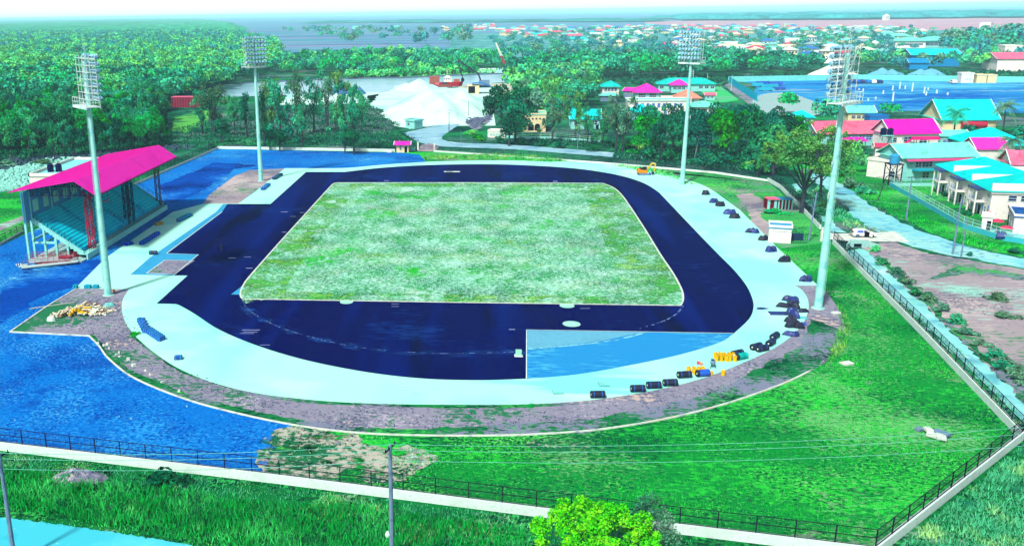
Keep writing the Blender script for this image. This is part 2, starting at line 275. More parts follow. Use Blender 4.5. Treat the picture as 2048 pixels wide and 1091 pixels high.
# ------------------------------------------------------------------ the setting
def ring_grid():
    mb = MB(); xs = [-30000, -8000, -2500, -900, -300, 0, 300, 900, 2500, 8000, 30000]; ys = [-600, 0, 150, 300, 600, 1200, 2500, 5000, 10000, 30000]
    n = len(xs); vs = [(x, y, -.06) for y in ys for x in xs]
    mb.add(vs, [(j * n + i, j * n + i + 1, (j + 1) * n + i + 1, (j + 1) * n + i) for j in range(len(ys) - 1) for i in range(n - 1)]); return mb
tag(ring_grid().build('ground', SCRUB), kind='structure')
farx = lambda y: P(1024, y)[1]
sheet('far_fields', [(-30000, 1050), (30000, 1050), (30000, 29000), (-30000, 29000)], FIELD, -.01, world=True)
sheet('town_ground', [(900, 118), (900, 68), (1300, 62), (2300, 50), (2300, 108), (1500, 118)], TOWNG, .04)
sheet('ploughed_field', [(1290, 49), (1290, 43), (1700, 39), (2400, 31), (2400, 46), (2040, 62), (1820, 60), (1500, 53)], PINKF, .06)
sheet('mud_flats', [(560, 100), (480, 80), (700, 72), (1010, 80), (1060, 98), (800, 102)], FIELD, .03)
LOT = [(-320, 830), (0, 893), (560, 957), (1072, 1022), (1745, 1098), (2035, 872), (1662, 484), (1600, 412), (1536, 364), (1430, 347), (1200, 327), (1024, 315), (869, 303), (800, 304), (435, 297), (0, 490), (-300, 600)]
sheet('grass_field', LOT, GREEN, .0)
sheet('gravel_yard', [(-320, 832), (0, 893), (525, 950), (545, 905), (562, 880), (584, 850), (700, 780), (400, 560), (720, 345), (852, 324), (838, 309), (800, 305), (435, 298), (0, 491), (-300, 600)], GRAVEL, .008)
sheet('dark_yard', [(-200, 700), (0, 665), (90, 590), (160, 570), (240, 520), (150, 520), (60, 535), (-10, 590), (-200, 640)], GRAVEL_DK, .014, jag=1.6)
sheet('dark_yard', [(325, 400), (322, 370), (430, 325), (520, 330), (470, 338), (400, 385), (350, 405)], GRAVEL_DK, .014, jag=.7)
sheet('dirt_patch', [(405, 410), (420, 388), (470, 352), (500, 340), (568, 337), (540, 366), (510, 382), (477, 408)], SOIL, .016, jag=.3)
WS = mat('weedy_soil', (205, 195, 182), [D((35, 125, 75), 1.1, .06, 1.3, .54, .64), D((215, 195, 175), .9, .05, 1.5, .6, .7), D((10, 72, 58), 2., .08, 1., .56, .66), D((190, 235, 225), 1.5, .05, 1.5, .7, .78)])
WS2 = mat('weedy_soil_edge', (190, 190, 180), [D((30, 115, 75), 1.1, .06, 1.3, .48, .6), D((150, 150, 165), .9, .05, 1.5, .6, .7), D((10, 72, 58), 2., .08, 1., .56, .66), D((195, 238, 228), 1.5, .05, 1.5, .68, .76)], alpha=(.3, .4, .5, 9.))
for k, (x, y, a, b_) in enumerate(((598, 870, 4, 2.6), (625, 885, 6, 3.6), (600, 912, 5.5, 4), (665, 888, 5, 3), (640, 918, 5, 3.4), (585, 935, 3.6, 2.6), (700, 905, 4.5, 3), (610, 940, 4.5, 2.6), (780, 925, 4, 3.2), (810, 915, 3.5, 3), (760, 948, 3.2, 2), (1115, 892, 4, 1.3))):
    c = P(x, y); sheet('weedy_ground', [(c[0] + a * math.cos(t * .2618) * random.uniform(.8, 1.1), c[1] + b_ * math.sin(t * .2618) * random.uniform(.8, 1.1)) for t in range(24)], WS2, .014 + .0008 * k, world=True)
KL = smooth_line([(178, 672), (198, 692), (218, 718), (270, 757), (370, 798), (480, 828), (600, 852), (720, 866), (850, 871), (1000, 871), (1100, 867), (1200, 859), (1330, 838), (1450, 808), (1560, 770), (1620, 742)], 6)
sheet('earth_bank', [(20, 664), (95, 612), (152, 577), (260, 577), (600, 700), (1400, 680), (1590, 568), (1640, 568), (1658, 590), (1680, 620), (1692, 660), (1670, 700), (1650, 725)] + KL[::-1], EARTH, .02)
sheet('weedy_verge', [(1690, 660), (1672, 700), (1650, 725)] + KL[:40:-1] + smooth_line([(1180, 838), (1300, 815), (1420, 785), (1500, 745), (1560, 715), (1600, 690), (1625, 640)], 3), EARTH_G, .024, jag=.5)
sheet('weedy_verge', [(640, 800), (520, 787), (360, 738), (270, 671), (255, 640), (262, 672), (310, 712), (362, 745), (520, 795), (640, 808), (900, 816), (1050, 815), (1180, 807), (1050, 808), (900, 809)], EARTH_G, .025, jag=.15)
VL = [(178, 670)] + [q for q in KL[:54]]
sheet('weedy_verge', VL + [(q[0] + (7 if i < 14 else 2), q[1] - (4 if i < 14 else 13)) for i, q in enumerate(KL[:54])][::-1], EARTH_G, .026, jag=.2)
strip('kerb', [(20, 664), (100, 668), (178, 672)], .28, KERB, .0, .18); strip('kerb', KL, .22, KERB, .0, .16); strip('kerb', [(20, 664), (95, 612), (152, 578)], .25, KERB, .0, .14)
AP = [(150, 577), (258, 578)] + smooth_line([(258, 578), (244, 605), (249, 640), (270, 671), (310, 706), (360, 738), (430, 766), (520, 787), (640, 801), (760, 807), (900, 809), (1050, 808), (1180, 800), (1300, 782), (1400, 758), (1480, 728), (1550, 695), (1590, 665), (1612, 635), (1617, 605), (1606, 582), (1590, 571)], 5) + \
     [(1636, 571), (1560, 500), (1480, 420), (1428, 382)] + smooth_line([(1428, 382), (1400, 368), (1340, 350), (1260, 333), (1150, 324), (1050, 321), (950, 321), (850, 324), (760, 330), (690, 336), (600, 336.5), (570, 336.5)], 4) + [(512, 382), (477, 407), (405, 408), (345, 424), (300, 455), (212, 515)]
sheet('concrete_apron', AP, APRON, .034)
AS = [(612, 344), (690, 344)] + smooth_line([(690, 344), (760, 336), (850, 330.5), (960, 328.5), (1050, 330.5), (1150, 337), (1220, 347), (1265, 358), (1295, 370), (1318, 385)], 5) + smooth_line([(1340, 408), (1400, 471), (1440, 512), (1468, 540), (1492, 570), (1504, 595), (1507, 615), (1498, 638), (1466, 668)], 4) + \
     [(1441, 684), (1360, 709), (1250, 732), (1150, 749), (1055, 757)] + smooth_line([(1055, 757), (960, 760), (850, 757), (740, 745), (620, 722), (520, 693), (440, 660), (390, 628), (362, 612), (352, 608)], 5) + [(313, 607), (375, 551), (347, 551), (397, 509), (333, 507), (444, 424), (455, 408), (541, 408)]
sheet('running_track', AS, TRACK, .044)
BLS = plain('blue_strip', (60, 170, 225))
sheet('blue_strip', [(261, 549), (300, 515), (432, 424), (446, 408.5), (455, 408), (444, 424), (333, 507), (397, 509), (347, 551)], BLS, .05)
sheet('sand_pit', [(293, 546), (331, 520), (388, 522), (350, 548)], EARTH, .056)
for l in ([(333, 507), (444, 424)], [(293, 546.5), (331, 519.5), (389, 521.5)], [(333, 507), (397, 509), (347, 551)], [(293, 547), (350, 549)]): strip('white_line', l, .18, WHITE, .062)
DS = [(1053, 660), (1466, 667)] + smooth_line([(1466, 667), (1441, 684), (1360, 709), (1250, 732), (1150, 749), (1055, 757)], 4)
sheet('unpaved_segment', DS, DSEG, .05)
sheet('unpaved_triangle', [(1054, 661), (1285, 664.5), (1200, 682), (1120, 691), (1055, 697)], plain('pale_subbase', (105, 185, 220)), .056)
strip('white_line', [(1053, 757), (1053, 659.5), (1466, 666.5)], .16, WHITE, .064)
strip('worn_arc', smooth_line([(1056, 698), (1150, 690), (1230, 680), (1290, 665)], 5), .5, plain('worn', (130, 215, 235), alpha=(.8, .42, .5, 3.)), .06)
WORN = mat('worn_rubber', (24, 66, 150), [((65, 120, 195), .8, .58, .7, 4.)], alpha=(.35, .46, .7, 6.))
AL = smooth_line([(484, 601), (500, 622), (545, 648), (600, 668), (700, 692), (800, 703), (900, 707), (1050, 703)], 6)
strip('worn_arc', AL, 2.2, WORN, .056)
strip('chalk_arc', AL, .16, plain('chalk', (110, 140, 210), alpha=(1.2, .48, .56, 4.)), .062)
strip('worn_arc', smooth_line([(1366, 612), (1350, 630), (1320, 645), (1280, 657)], 5), .3, plain('chalk', (150, 175, 230)), .062)
strip('worn_arc', smooth_line([(690, 364), (720, 353), (780, 345), (850, 342), (900, 341)], 5), 1.2, WORN, .056)
strip('worn_arc', smooth_line([(1205, 365), (1180, 357), (1120, 352), (1000, 345), (940, 343)], 5), 1.4, WORN, .056)
strip('white_mark', [(888, 343.5), (920, 343.5)], 1.6, WHITE, .066); strip('track_slot', [(892, 343.6), (905, 343.6)], .7, TRACK, .072)
for l, w in (([(1030, 659), (1018, 659)], .3), ([(1106, 363), (1115, 363)], .9), ([(768, 361.5), (778, 361.5)], .6), ([(457, 516), (471, 516)], .35), ([(488, 514), (502, 514)], .3), ([(492, 536.5), (505, 536.5)], .35), ([(562, 424), (576, 424)], .4), ([(600, 425.5), (609, 425.5)], .3), ([(564, 464.5), (573, 464.5)], .4), ([(580, 433), (592, 433)], .2), ([(783, 608), (798, 608)], .15), ([(783, 613), (798, 613)], .15), ([(484, 660), (520, 660)], .2), ([(486, 664), (515, 664)], .18), ([(480, 667), (508, 667)], .15), ([(520, 690), (540, 690)], .15), ([(1160, 617), (1180, 617)], .15)):
    strip('chalk_mark', l, w, plain('chalk2', (165, 180, 235)), .066)
INL = smooth_line([(675, 365.5), (668, 367), (660, 374), (640, 396)], 3) + smooth_line([(560, 484), (500, 552), (486, 572), (481, 585), (482, 594), (487, 598)], 4)
INR = smooth_line([(1361, 611), (1366, 600), (1365, 585), (1358, 568), (1345, 545), (1320, 508), (1292, 462), (1262, 416), (1245, 392), (1233, 380), (1222, 373), (1205, 366.5)], 4)
IN = [(940, 364.8)] + INL + [(920, 605)] + INR
sheet('infield', IN, INF, .056)
INFG = mat('infield_margin', (72, 175, 75), [D((120, 190, 70), .6, .05, 1.3, .5, .62), D((170, 230, 205), 2.3, .09, .7, .55, .6), D((25, 120, 62), 1.6, .1, .6, .56, .64)], alpha=(.22, .44, .56, 6.))
def inset(line, d):
    out = []; 
    for q in line: x, y = P(*q)[:2]; out.append((x + d * (1 if x < 0 else -1), y))
    return out
strip('infield_margin', inset(INL[8:], 4.2), 8., INFG, .06, world=True); strip('infield_margin', inset(INR[6:-3], 5.2), 10., INFG, .06, world=True)
strip('infield_margin', [(560, 591), (1000, 598), (1330, 603)], 4.5, INFG, .062); strip('infield_margin', [(700, 370), (1190, 371)], 5., INFG, .062)
strip('infield_kerb', INL + [(487, 598), (920, 605), (1361, 611)] + INR + [(1205, 366.5), (940, 365.3), (675, 365.5)], .3, KERB, .05, .05)
sheet('lane_patch', [(462, 589), (483, 573), (481, 589)], BLS, .056)
DISC = plain('disc_paint', (170, 245, 225))
for n_, (x, y, r) in enumerate(((693, 604, 1.15), (1134, 611.5, 1.25), (1143, 648, 1.4))):
    c = P(x, y); mb = MB(); mb.lathe((c[0], c[1], .062), [(0.01, .02), (r, .02), (r, 0)], 28); tag(mb.build('throwing_circle', DISC), kind='structure')
# outside the fence
VERGE = mat('verge', (14, 120, 58), [D((3, 62, 42), 1.4, .1, 1., .48, .6), D((50, 185, 85), 1.8, .1, 1., .58, .68), D((110, 160, 140), 1.6, .06, 1.5, .64, .74)])
sheet('verge', [(-320, 835), (0, 893), (560, 957), (1072, 1022), (1745, 1098), (2035, 872), (2300, 980), (2300, 1400), (0, 1300), (-600, 1200)], VERGE, -.02)
sheet('near_road', [(-260, 990), (-100, 1018), (0, 1034), (60, 1040), (130, 1049), (260, 1068), (330, 1080), (400, 1092), (520, 1118), (0, 1250), (-500, 1200)], ROADC, .0, jag=.12)
sheet('road', smooth_line([(1600, 345), (1640, 368), (1672, 392), (1700, 425), (1740, 455), (1790, 480), (1850, 500), (1950, 518), (2100, 545), (2300, 570)], 3) + smooth_line([(2300, 540), (2100, 520), (2040, 515), (1950, 497), (1860, 468), (1790, 438), (1740, 408), (1690, 372), (1650, 350), (1620, 335)], 3), ROADR, .0, jag=.7)
sheet('driveway', [(1640, 463), (1672, 467), (1730, 466), (1790, 463), (1820, 484), (1700, 482), (1655, 478)], KERB, .02)
sheet('drain', [(1690, 503), (1722, 497), (1745, 512), (1790, 555), (1850, 610), (1910, 670), (1985, 740), (2060, 815), (2100, 860), (2050, 850), (1990, 790), (1900, 700), (1830, 630), (1760, 565)], DRAIN, .0, jag=.4)
sheet('drain', [(1583, 368), (1600, 366), (1640, 410), (1672, 450), (1690, 465), (1668, 465), (1630, 425)], DRAIN, .0, jag=.4)
sheet('earth_bank_far', [(1745, 512), (1725, 497), (1735, 487), (1790, 484), (1850, 505), (1950, 522), (2048, 538), (2400, 590), (2400, 900), (2100, 860), (1985, 740), (1850, 610)], SOIL, -.01, jag=.4)
sheet('weedy_verge_drain', [(1745, 512), (1760, 510), (1800, 545), (1870, 610), (1910, 655), (1990, 725), (2048, 730), (2300, 900), (2120, 870), (2060, 815), (1985, 740), (1850, 610)], EARTH_G, .012, jag=.6)
sheet('verge_grass', [(1860, 560), (1940, 545), (2048, 560), (2048, 550), (1950, 535), (1900, 535)], EARTH_G, .01, jag=.4)
sheet('estate_lawn', [(1600, 330), (1700, 375), (1860, 465), (1950, 495), (2040, 512), (2300, 540), (2300, 440), (2000, 440), (1870, 360), (1776, 350), (1700, 320)], GREEN, -.008, jag=.4)
sheet('estate_yard', [(1780, 372), (1926, 455), (1998, 477), (2060, 494), (2250, 520), (2300, 430), (2040, 400), (1950, 330), (1860, 330)], GREEN, -.004)
sheet('estate_drive', [(1935, 452), (1998, 475), (2060, 492), (2250, 518), (2250, 478), (2048, 468), (1985, 455)], ROADR, .004)
sheet('gravel_track', smooth_line([(800, 268), (850, 288), (900, 294), (1000, 297), (1100, 304), (1300, 320), (1400, 328), (1560, 345)], 4) + smooth_line([(1560, 336), (1480, 328), (1300, 311), (1100, 295), (1000, 288), (930, 286), (890, 281), (885, 273), (905, 258), (940, 235), (975, 205), (985, 185), (955, 185), (935, 215), (890, 245), (850, 256), (822, 262)], 4), ROAD, .0, jag=.3)
sheet('gate_drive', [(836, 302), (869, 303), (880, 292), (860, 286), (842, 290)], SOIL, .01)
sheet('lane', [(870, 302.5), (870, 300), (1024, 310.5), (1200, 323), (1430, 343), (1536, 359), (1536, 363), (1430, 347), (1200, 327), (1024, 314.5)], KERB, .012)
sheet('far_verge', [(850, 311), (870, 305), (1024, 317), (1200, 329), (1430, 349), (1540, 366), (1600, 420), (1660, 484), (1560, 497), (1480, 418), (1428, 380), (1340, 348), (1260, 331), (1150, 322), (1000, 319), (850, 322)], mat('weed', (60, 175, 90), [D((128, 142, 150), .9, .04, 1.7, .52, .62), D((15, 100, 62), 1.5, .06, 1., .54, .64), D((90, 210, 90), 1.2, .05, 1.4, .64, .74), D((165, 170, 165), 1.2, .04, 1.6, .66, .76)]), .006)
sheet('worn_path', smooth_line([(1500, 385), (1530, 405), (1520, 430), (1545, 455), (1540, 470), (1515, 462), (1500, 435), (1490, 410), (1470, 390)], 3), SOIL, .014, jag=.4)
sheet('sand_yard', [(740, 215), (735, 192), (800, 178), (980, 175), (1000, 190), (975, 205), (935, 225), (890, 248), (820, 258), (790, 252), (790, 232), (800, 222)], SAND, .02, jag=1.)
sheet('sand_yard', [(560, 210), (575, 190), (690, 183), (760, 185), (745, 205), (640, 209)], SAND, .02, jag=1.)
sheet('sand_yard', [(860, 190), (940, 168), (1060, 165), (1200, 168), (1100, 190), (980, 200)], plain('buff_sand', (200, 205, 190)), .012, jag=1.)
sheet('sand_yard', [(950, 145), (960, 137), (1040, 135), (1060, 143), (1010, 146)], SAND, .03, jag=1.)
sheet('river', smooth_line([(380, 170), (470, 168), (560, 163), (680, 158), (800, 156), (900, 151), (1000, 147), (1090, 142)], 3) + smooth_line([(1100, 158), (1000, 165), (930, 172), (850, 180), (760, 188), (640, 188), (520, 192), (380, 195)], 3), WATER, -.03)
strip('mud_bank', [(480, 166), (680, 157), (800, 155.5), (900, 151), (1000, 147), (1040, 144)], 16, plain('mud', (95, 120, 150)), .0)
sheet('rough_pasture', [(330, 300), (340, 262), (420, 238), (560, 215), (745, 212), (800, 238), (800, 262), (845, 290), (840, 298), (435, 292)], SCRUB, .0)
sheet('forest_floor', [(-200, 322), (60, 312), (150, 306), (250, 298), (338, 290), (334, 225), (395, 200), (440, 172), (470, 160), (480, 140), (300, 120), (-200, 130)], mat('shaded_floor', (4, 48, 48), [D((12, 78, 62), .5, .05, 1.2, .54, .66)]), .004)  # shade under the crowns is put into this dark ground colour
sheet('rough_patch', [(430, 235), (560, 216), (745, 213), (795, 238), (790, 262), (700, 270), (560, 262), (450, 268)], mat('roughp', (85, 120, 120), [D((25, 95, 75), .7, .04, 1.3, .5, .6), D((135, 140, 160), .8, .05, 1.3, .6, .7), D((8, 58, 55), 1.2, .08, .8, .58, .68)]), .006, jag=1.5)
sheet('clearing', [(335, 262), (350, 236), (395, 220), (420, 222), (415, 245), (370, 265)], mat('clear', (95, 190, 80), [((50, 130, 90), .1, .5, .6, 5.)]), .01, jag=.8)
sheet('stand_lawn', [(-300, 470), (0, 372), (60, 372), (48, 440), (45, 462), (0, 488), (-300, 600)], GREEN, .0)
sheet('rubble_ground', [(-200, 400), (0, 338), (150, 315), (260, 318), (200, 350), (60, 375), (0, 385), (-200, 440)], mat('rubble', (90, 160, 150), [((190, 235, 230), .35, .52, .58, 6.), ((40, 90, 90), .3, .58, .64, 5.), ((225, 245, 240), 1., .6, .64, 3.)]), .01, jag=.5)
sheet('stand_path', [(-60, 462), (0, 448), (45, 432), (48, 440), (0, 462), (-60, 478)], SOIL, .012)
sheet('works_yard', [(1515, 168), (1455, 160), (1700, 152), (2048, 163), (2300, 168), (2300, 240), (2048, 226), (1860, 222), (1700, 222), (1560, 236), (1500, 200)], YARDB, .02)
sheet('works_yard_sand', smooth_line([(1500, 205), (1520, 190), (1560, 185), (1600, 192), (1640, 210), (1650, 222), (1600, 240), (1540, 235)], 3), plain('yard_sand', (165, 200, 205)), .04, jag=1.)
sheet('green_plot', [(1398, 178), (1440, 172), (1478, 200), (1450, 205), (1420, 205)], mat('plot', (60, 205, 120), [((110, 190, 150), .05, .5, .62, 4.)]), .02)
sheet('bank_gravel', [(930, 245), (960, 215), (985, 208), (985, 240), (950, 262)], EARTH, .01, jag=.8)
sheet('sludge', [(1440, 165), (1470, 160), (1520, 205), (1500, 210)], EARTH, .025)

# ------------------------------------------------------------------ plants
def cards(c, d, size, rng, jitter=.6, asp=1.):
    n = len(c); nr = d + rng.normal(0, jitter, (n, 3)); nr /= np.linalg.norm(nr, axis=1)[:, None] + 1e-9
    a = np.cross(nr, rng.normal(0, 1, (n, 3))); a /= np.linalg.norm(a, axis=1)[:, None] + 1e-9; b = np.cross(nr, a)
    s = (size * rng.uniform(.6, 1.3, n))[:, None] / 2; a = a * s * asp; b = b * s
    return np.stack([c - a - b * .35, c + a * .25 - b, c + a + b * .35, c - a * .25 + b], 1)
def cloud(blobs, n, size, rng, up=-.35, shell=(.72, 1.05), jitter=.6, sq=1.):
    bl = np.array(blobs); w = bl[:, 3] ** 2; k = rng.choice(len(bl), n, p=w / w.sum()); d = rng.normal(0, 1, (n * 2, 3)); d /= np.linalg.norm(d, axis=1)[:, None]
    d = d[d[:, 2] > up][:n]; k = k[:len(d)]; r = bl[k, 3] * rng.uniform(*shell, len(d)); c = bl[k, :3] + d * r[:, None] * np.array([1, 1, sq])
    return cards(c, d, np.full(len(d), size), rng, jitter)
TREES = {}
def tree_proto(key, seed, style):
    """nominal tree 10 m high with a 10 m wide crown, trunk foot at the origin"""
    rng = np.random.default_rng(seed); R = random.Random(seed); mb = MB(); blobs = []
    if style == 'broad':
        for i in range(17):
            a = R.uniform(0, 6.28); rr = R.uniform(.3, 3.3) if i else 0; blobs.append((rr * math.cos(a), rr * math.sin(a), R.uniform(3.4, 8.2) - rr * .35, R.uniform(1.2, 2.0)))
        V = cloud(blobs, 2600, .42, rng, sq=.8, jitter=.8); hb = 3.
        mb.cyl((0, 0, 0), (.1, 0, 4.5), .32, .2, 7)
    elif style == 'dome':
        for i in range(20):
            a = R.uniform(0, 6.28); u = R.random() ** .5; rr = 3.6 * u; blobs.append((rr * math.cos(a), rr * math.sin(a), 2.8 + 5.6 * math.sqrt(max(0, 1 - u * u * .9)) - R.uniform(0, 2.5), R.uniform(1.0, 1.6)))
        V = cloud(blobs, 2900, .4, rng, sq=.85, jitter=.8); mb.cyl((0, 0, 0), (0, .1, 5), .35, .2, 7)
    elif style == 'airy':
        for i in range(22):
            a = R.uniform(0, 6.28); rr = R.uniform(.2, 4.3); blobs.append((rr * math.cos(a), rr * math.sin(a), R.uniform(3.2, 9.3) - rr * .25, R.uniform(.5, 1.0)))
        V = cloud(blobs, 2300, .32, rng, up=-.8, shell=(.3, 1.2), jitter=1.2); mb.cyl((0, 0, 0), (.15, .1, 4), .3, .2, 7)
    elif style == 'tall':
        for i in range(17):
            a = R.uniform(0, 6.28); z = R.uniform(3.6, 9.3); rr = R.uniform(.3, 3.2) * (1.1 - abs(z - 7) / 6); blobs.append((rr * math.cos(a), rr * math.sin(a), z, R.uniform(.7, 1.4)))
        V = cloud(blobs, 1700, .34, rng, up=-.7, shell=(.4, 1.15), jitter=1.2); mb.cyl((0, 0, 0), (.3, .1, 5), .22, .15, 6)
    elif style == 'pine':
        for i in range(16):
            z = R.uniform(1.5, 9.5); rr = (10 - z) * .28 * R.uniform(.4, 1.1); a = R.uniform(0, 6.28); blobs.append((rr * math.cos(a), rr * math.sin(a), z, R.uniform(.7, 1.2)))
        V = cloud(blobs, 1200, .4, rng, up=-.8, jitter=1.2); mb.cyl((0, 0, 0), (0, .1, 8), .25, .1, 6)
    elif style == 'bush':
        for i in range(8):
            a = R.uniform(0, 6.28); rr = R.uniform(0, 3.5); blobs.append((rr * math.cos(a), rr * math.sin(a), R.uniform(1.5, 6.5) - rr * .3, R.uniform(1.4, 2.4)))
        V = cloud(blobs, 520, .9, rng, up=-.5); mb.cyl((0, 0, 0), (0, .1, 3), .2, .1, 5)
    elif style == 'palm':
        mb.cyl((0, 0, 0), (.2, 0, 4.5), .3, .22, 7); mb.cyl((.2, 0, 4.5), (.45, 0, 7.6), .22, .18, 7); Vs = []
        for i in range(19):
            a = 6.283 * i / 19 + R.uniform(-.15, .15); el = R.uniform(-.2, 1.1); L = R.uniform(3.6, 4.8); p = np.array([.45, 0, 7.6]); segs = []
            for k in range(9):
                t = k / 8; rad = L * t * math.cos(el * (1 - t * .5)); z = L * t * math.sin(el) - 3.4 * t * t * (1.1 - .3 * el); segs.append((p[0] + rad * math.cos(a), p[1] + rad * math.sin(a), p[2] + z))
            sd = np.array([-math.sin(a), math.cos(a), 0])
            for k in range(8):
                q0, q1 = np.array(segs[k]), np.array(segs[k + 1])
                for s_ in (-1, 1):
                    w0 = 1.0 * math.sin(math.pi * min(1, (k + .5) / 8 * .8 + .15))
                    for h_ in (0, .5):
                        m0 = q0 + (q1 - q0) * h_; m1 = q0 + (q1 - q0) * (h_ + .3); dr = np.array([0, 0, -.55 * w0]); tipv = m1 + sd * s_ * w0 + dr + (q1 - q0) * .4
                        Vs.append([m0, m1, tipv, tipv - (q1 - q0) * .2])
        V = np.array(Vs)
    if style not in ('palm', 'bush'):
        for i, b in enumerate(blobs[:(9 if style in ('airy', 'tall') else 6)]):
            h0 = R.uniform(2.6, 4.2); mb.cyl((.1, .05, h0), (b[0], b[1], b[2]), .12, .05, 5)
            if style in ('tall',) and i < 3: mb.cyl((R.uniform(-.4, .4), R.uniform(-.4, .4), 0), (b[0] * .6, b[1] * .6, b[2]), .16, .06, 5)
    tr = MB.build(mb, 'trunk', BARK); cme = fast('crown', V, 4, LEAF['mid']); TREES.setdefault(style, []).append((tr.data, cme)); bpy.data.objects.remove(tr)
for i in range(4): tree_proto('b', 10 + i, 'broad')
for i in range(3): tree_proto('d', 20 + i, 'dome')
for i in range(3): tree_proto('a', 30 + i, 'airy')
for i in range(4): tree_proto('t', 40 + i, 'tall')
for i in range(2): tree_proto('p', 50 + i, 'pine')
for i in range(3): tree_proto('u', 60 + i, 'bush')
for i in range(2): tree_proto('m', 70 + i, 'palm')
SPECS = []   # trees: (style, X, Y, height, width, tint, label, group)
def T(style, x, y, h, w, tint, label, group, px=True):
    if px: b = P(x, y); SPECS.append((style, b[0], b[1], h, w, tint, label, group))
    else: SPECS.append((style, x, y, h, w, tint, label, group))
def inside(x, y, poly):
    c = False; n = len(poly)
    for i in range(n):
        x1, y1 = poly[i]; x2, y2 = poly[i - 1]
        if (y1 > y) != (y2 > y) and x < (x2 - x1) * (y - y1) / (y2 - y1) + x1: c = not c
    return c
def scatter(polypx, spacing, rs, world_fn, seed, maxn=9999):
    R = random.Random(seed); poly = [P(x, y)[:2] for x, y in polypx]; xs = [p[0] for p in poly]; ys = [p[1] for p in poly]; out = []
    y = min(ys)
    while y < max(ys):
        x = min(xs)
        while x < max(xs):
            sp = spacing(y)
            xx, yy = x + R.uniform(-.4, .4) * sp, y + R.uniform(-.4, .4) * sp
            if inside(xx, yy, poly) and len(out) < maxn: out.append((xx, yy))
            x += sp
        y += spacing(y) * .87
    for xx, yy in out: world_fn(xx, yy, R)
# the left forest
def for_left(x, y, R):
    d = math.hypot(x, y); h = R.uniform(12, 18) if d < 520 else R.uniform(11, 17) 
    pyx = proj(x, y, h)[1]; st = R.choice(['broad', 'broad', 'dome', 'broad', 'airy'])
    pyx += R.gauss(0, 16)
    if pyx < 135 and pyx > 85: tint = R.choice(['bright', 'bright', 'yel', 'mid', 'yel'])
    elif pyx <= 85: tint = R.choice(['mid', 'mid', 'blue', 'blue', 'bright'])  # bluish tints put distance haze into the leaf colour
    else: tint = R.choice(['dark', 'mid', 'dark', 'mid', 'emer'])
    nm = {'dark': 'dark green', 'mid': 'mid green', 'bright': 'light green', 'yel': 'yellowish green', 'blue': 'hazy bluish green', 'emer': 'fresh green'}[tint]
    depth = 'fronting' if y < 400 else 'amid' if y < 560 else 'deep inside'
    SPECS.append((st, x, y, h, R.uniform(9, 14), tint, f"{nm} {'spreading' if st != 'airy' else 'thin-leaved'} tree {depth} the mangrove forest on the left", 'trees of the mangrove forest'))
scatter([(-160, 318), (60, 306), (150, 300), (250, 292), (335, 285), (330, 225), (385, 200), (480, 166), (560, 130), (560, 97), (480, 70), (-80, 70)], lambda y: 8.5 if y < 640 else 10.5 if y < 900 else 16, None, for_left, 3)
# belt on the far bank
def belt(tints, lab, grp, h0=8, h1=14, w0=8, w1=13, sts=('broad', 'dome', 'broad', 'airy')):
    nmd = {'dark': 'dark green', 'mid': 'mid green', 'bright': 'light green', 'yel': 'yellowish green', 'blue': 'hazy bluish green', 'emer': 'fresh green', 'grey': 'greyish green'}
    def f(x, y, R):
        t = R.choice(tints); s = R.choice(sts); SPECS.append((s, x, y, R.uniform(h0, h1), R.uniform(w0, w1), t, (nmd[t] + ' ' + ('palm' if s == 'palm' else 'tree') + ' ' + lab), grp))
    return f
scatter([(540, 148), (560, 128), (700, 118), (1000, 118), (1020, 137), (880, 145), (700, 152)], lambda y: 13, None, belt(['mid', 'bright', 'mid', 'dark', 'emer'], 'in the belt along the far river bank', 'trees along the far river bank'), 5)
scatter([(700, 154), (860, 147), (950, 140), (950, 144), (860, 150), (700, 157)], lambda y: 9, None, belt(['bright', 'emer', 'bright'], 'low on the mud of the far river bank', 'mangroves on the river mud', 3, 5, 9, 13, ('bush', 'dome')), 6)
scatter([(1010, 165), (1025, 146), (1100, 134), (1300, 131), (1560, 135), (1640, 139), (1640, 150), (1500, 152), (1450, 158), (1180, 160)], lambda y: 13, None, belt(['mid', 'dark', 'dark', 'emer', 'mid'], 'in the wood behind the pink and teal houses', 'trees of the wood behind the houses', 9, 14, 11, 16), 8)
scatter([(1050, 235), (1030, 180), (1060, 168), (1190, 165), (1190, 205), (1130, 240)], lambda y: 11, None, belt(['mid', 'yel', 'grey', 'bright', 'mid'], 'between the sand yard and the pink-roofed houses', 'trees beside the sand yard', 11, 17, 11, 15, ('airy', 'broad', 'airy')), 9)
scatter([(1700, 136), (1700, 122), (1800, 120), (1810, 134), (1925, 134), (1930, 112), (2100, 110), (2100, 140), (1900, 142)], lambda y: 17, None, belt(['mid', 'bright', 'blue', 'grey'], 'between the works yard wall and the far town', 'trees behind the works yard', 7, 12, 10, 15, ('broad', 'airy', 'dome', 'palm')), 10)
scatter([(1880, 108), (1960, 88), (2100, 80), (2150, 104), (2000, 112)], lambda y: 26, None, belt(['blue', 'grey', 'mid'], 'on the right edge below the ploughed field', 'trees below the ploughed field', 14, 24, 18, 28, ('broad', 'dome')), 11)
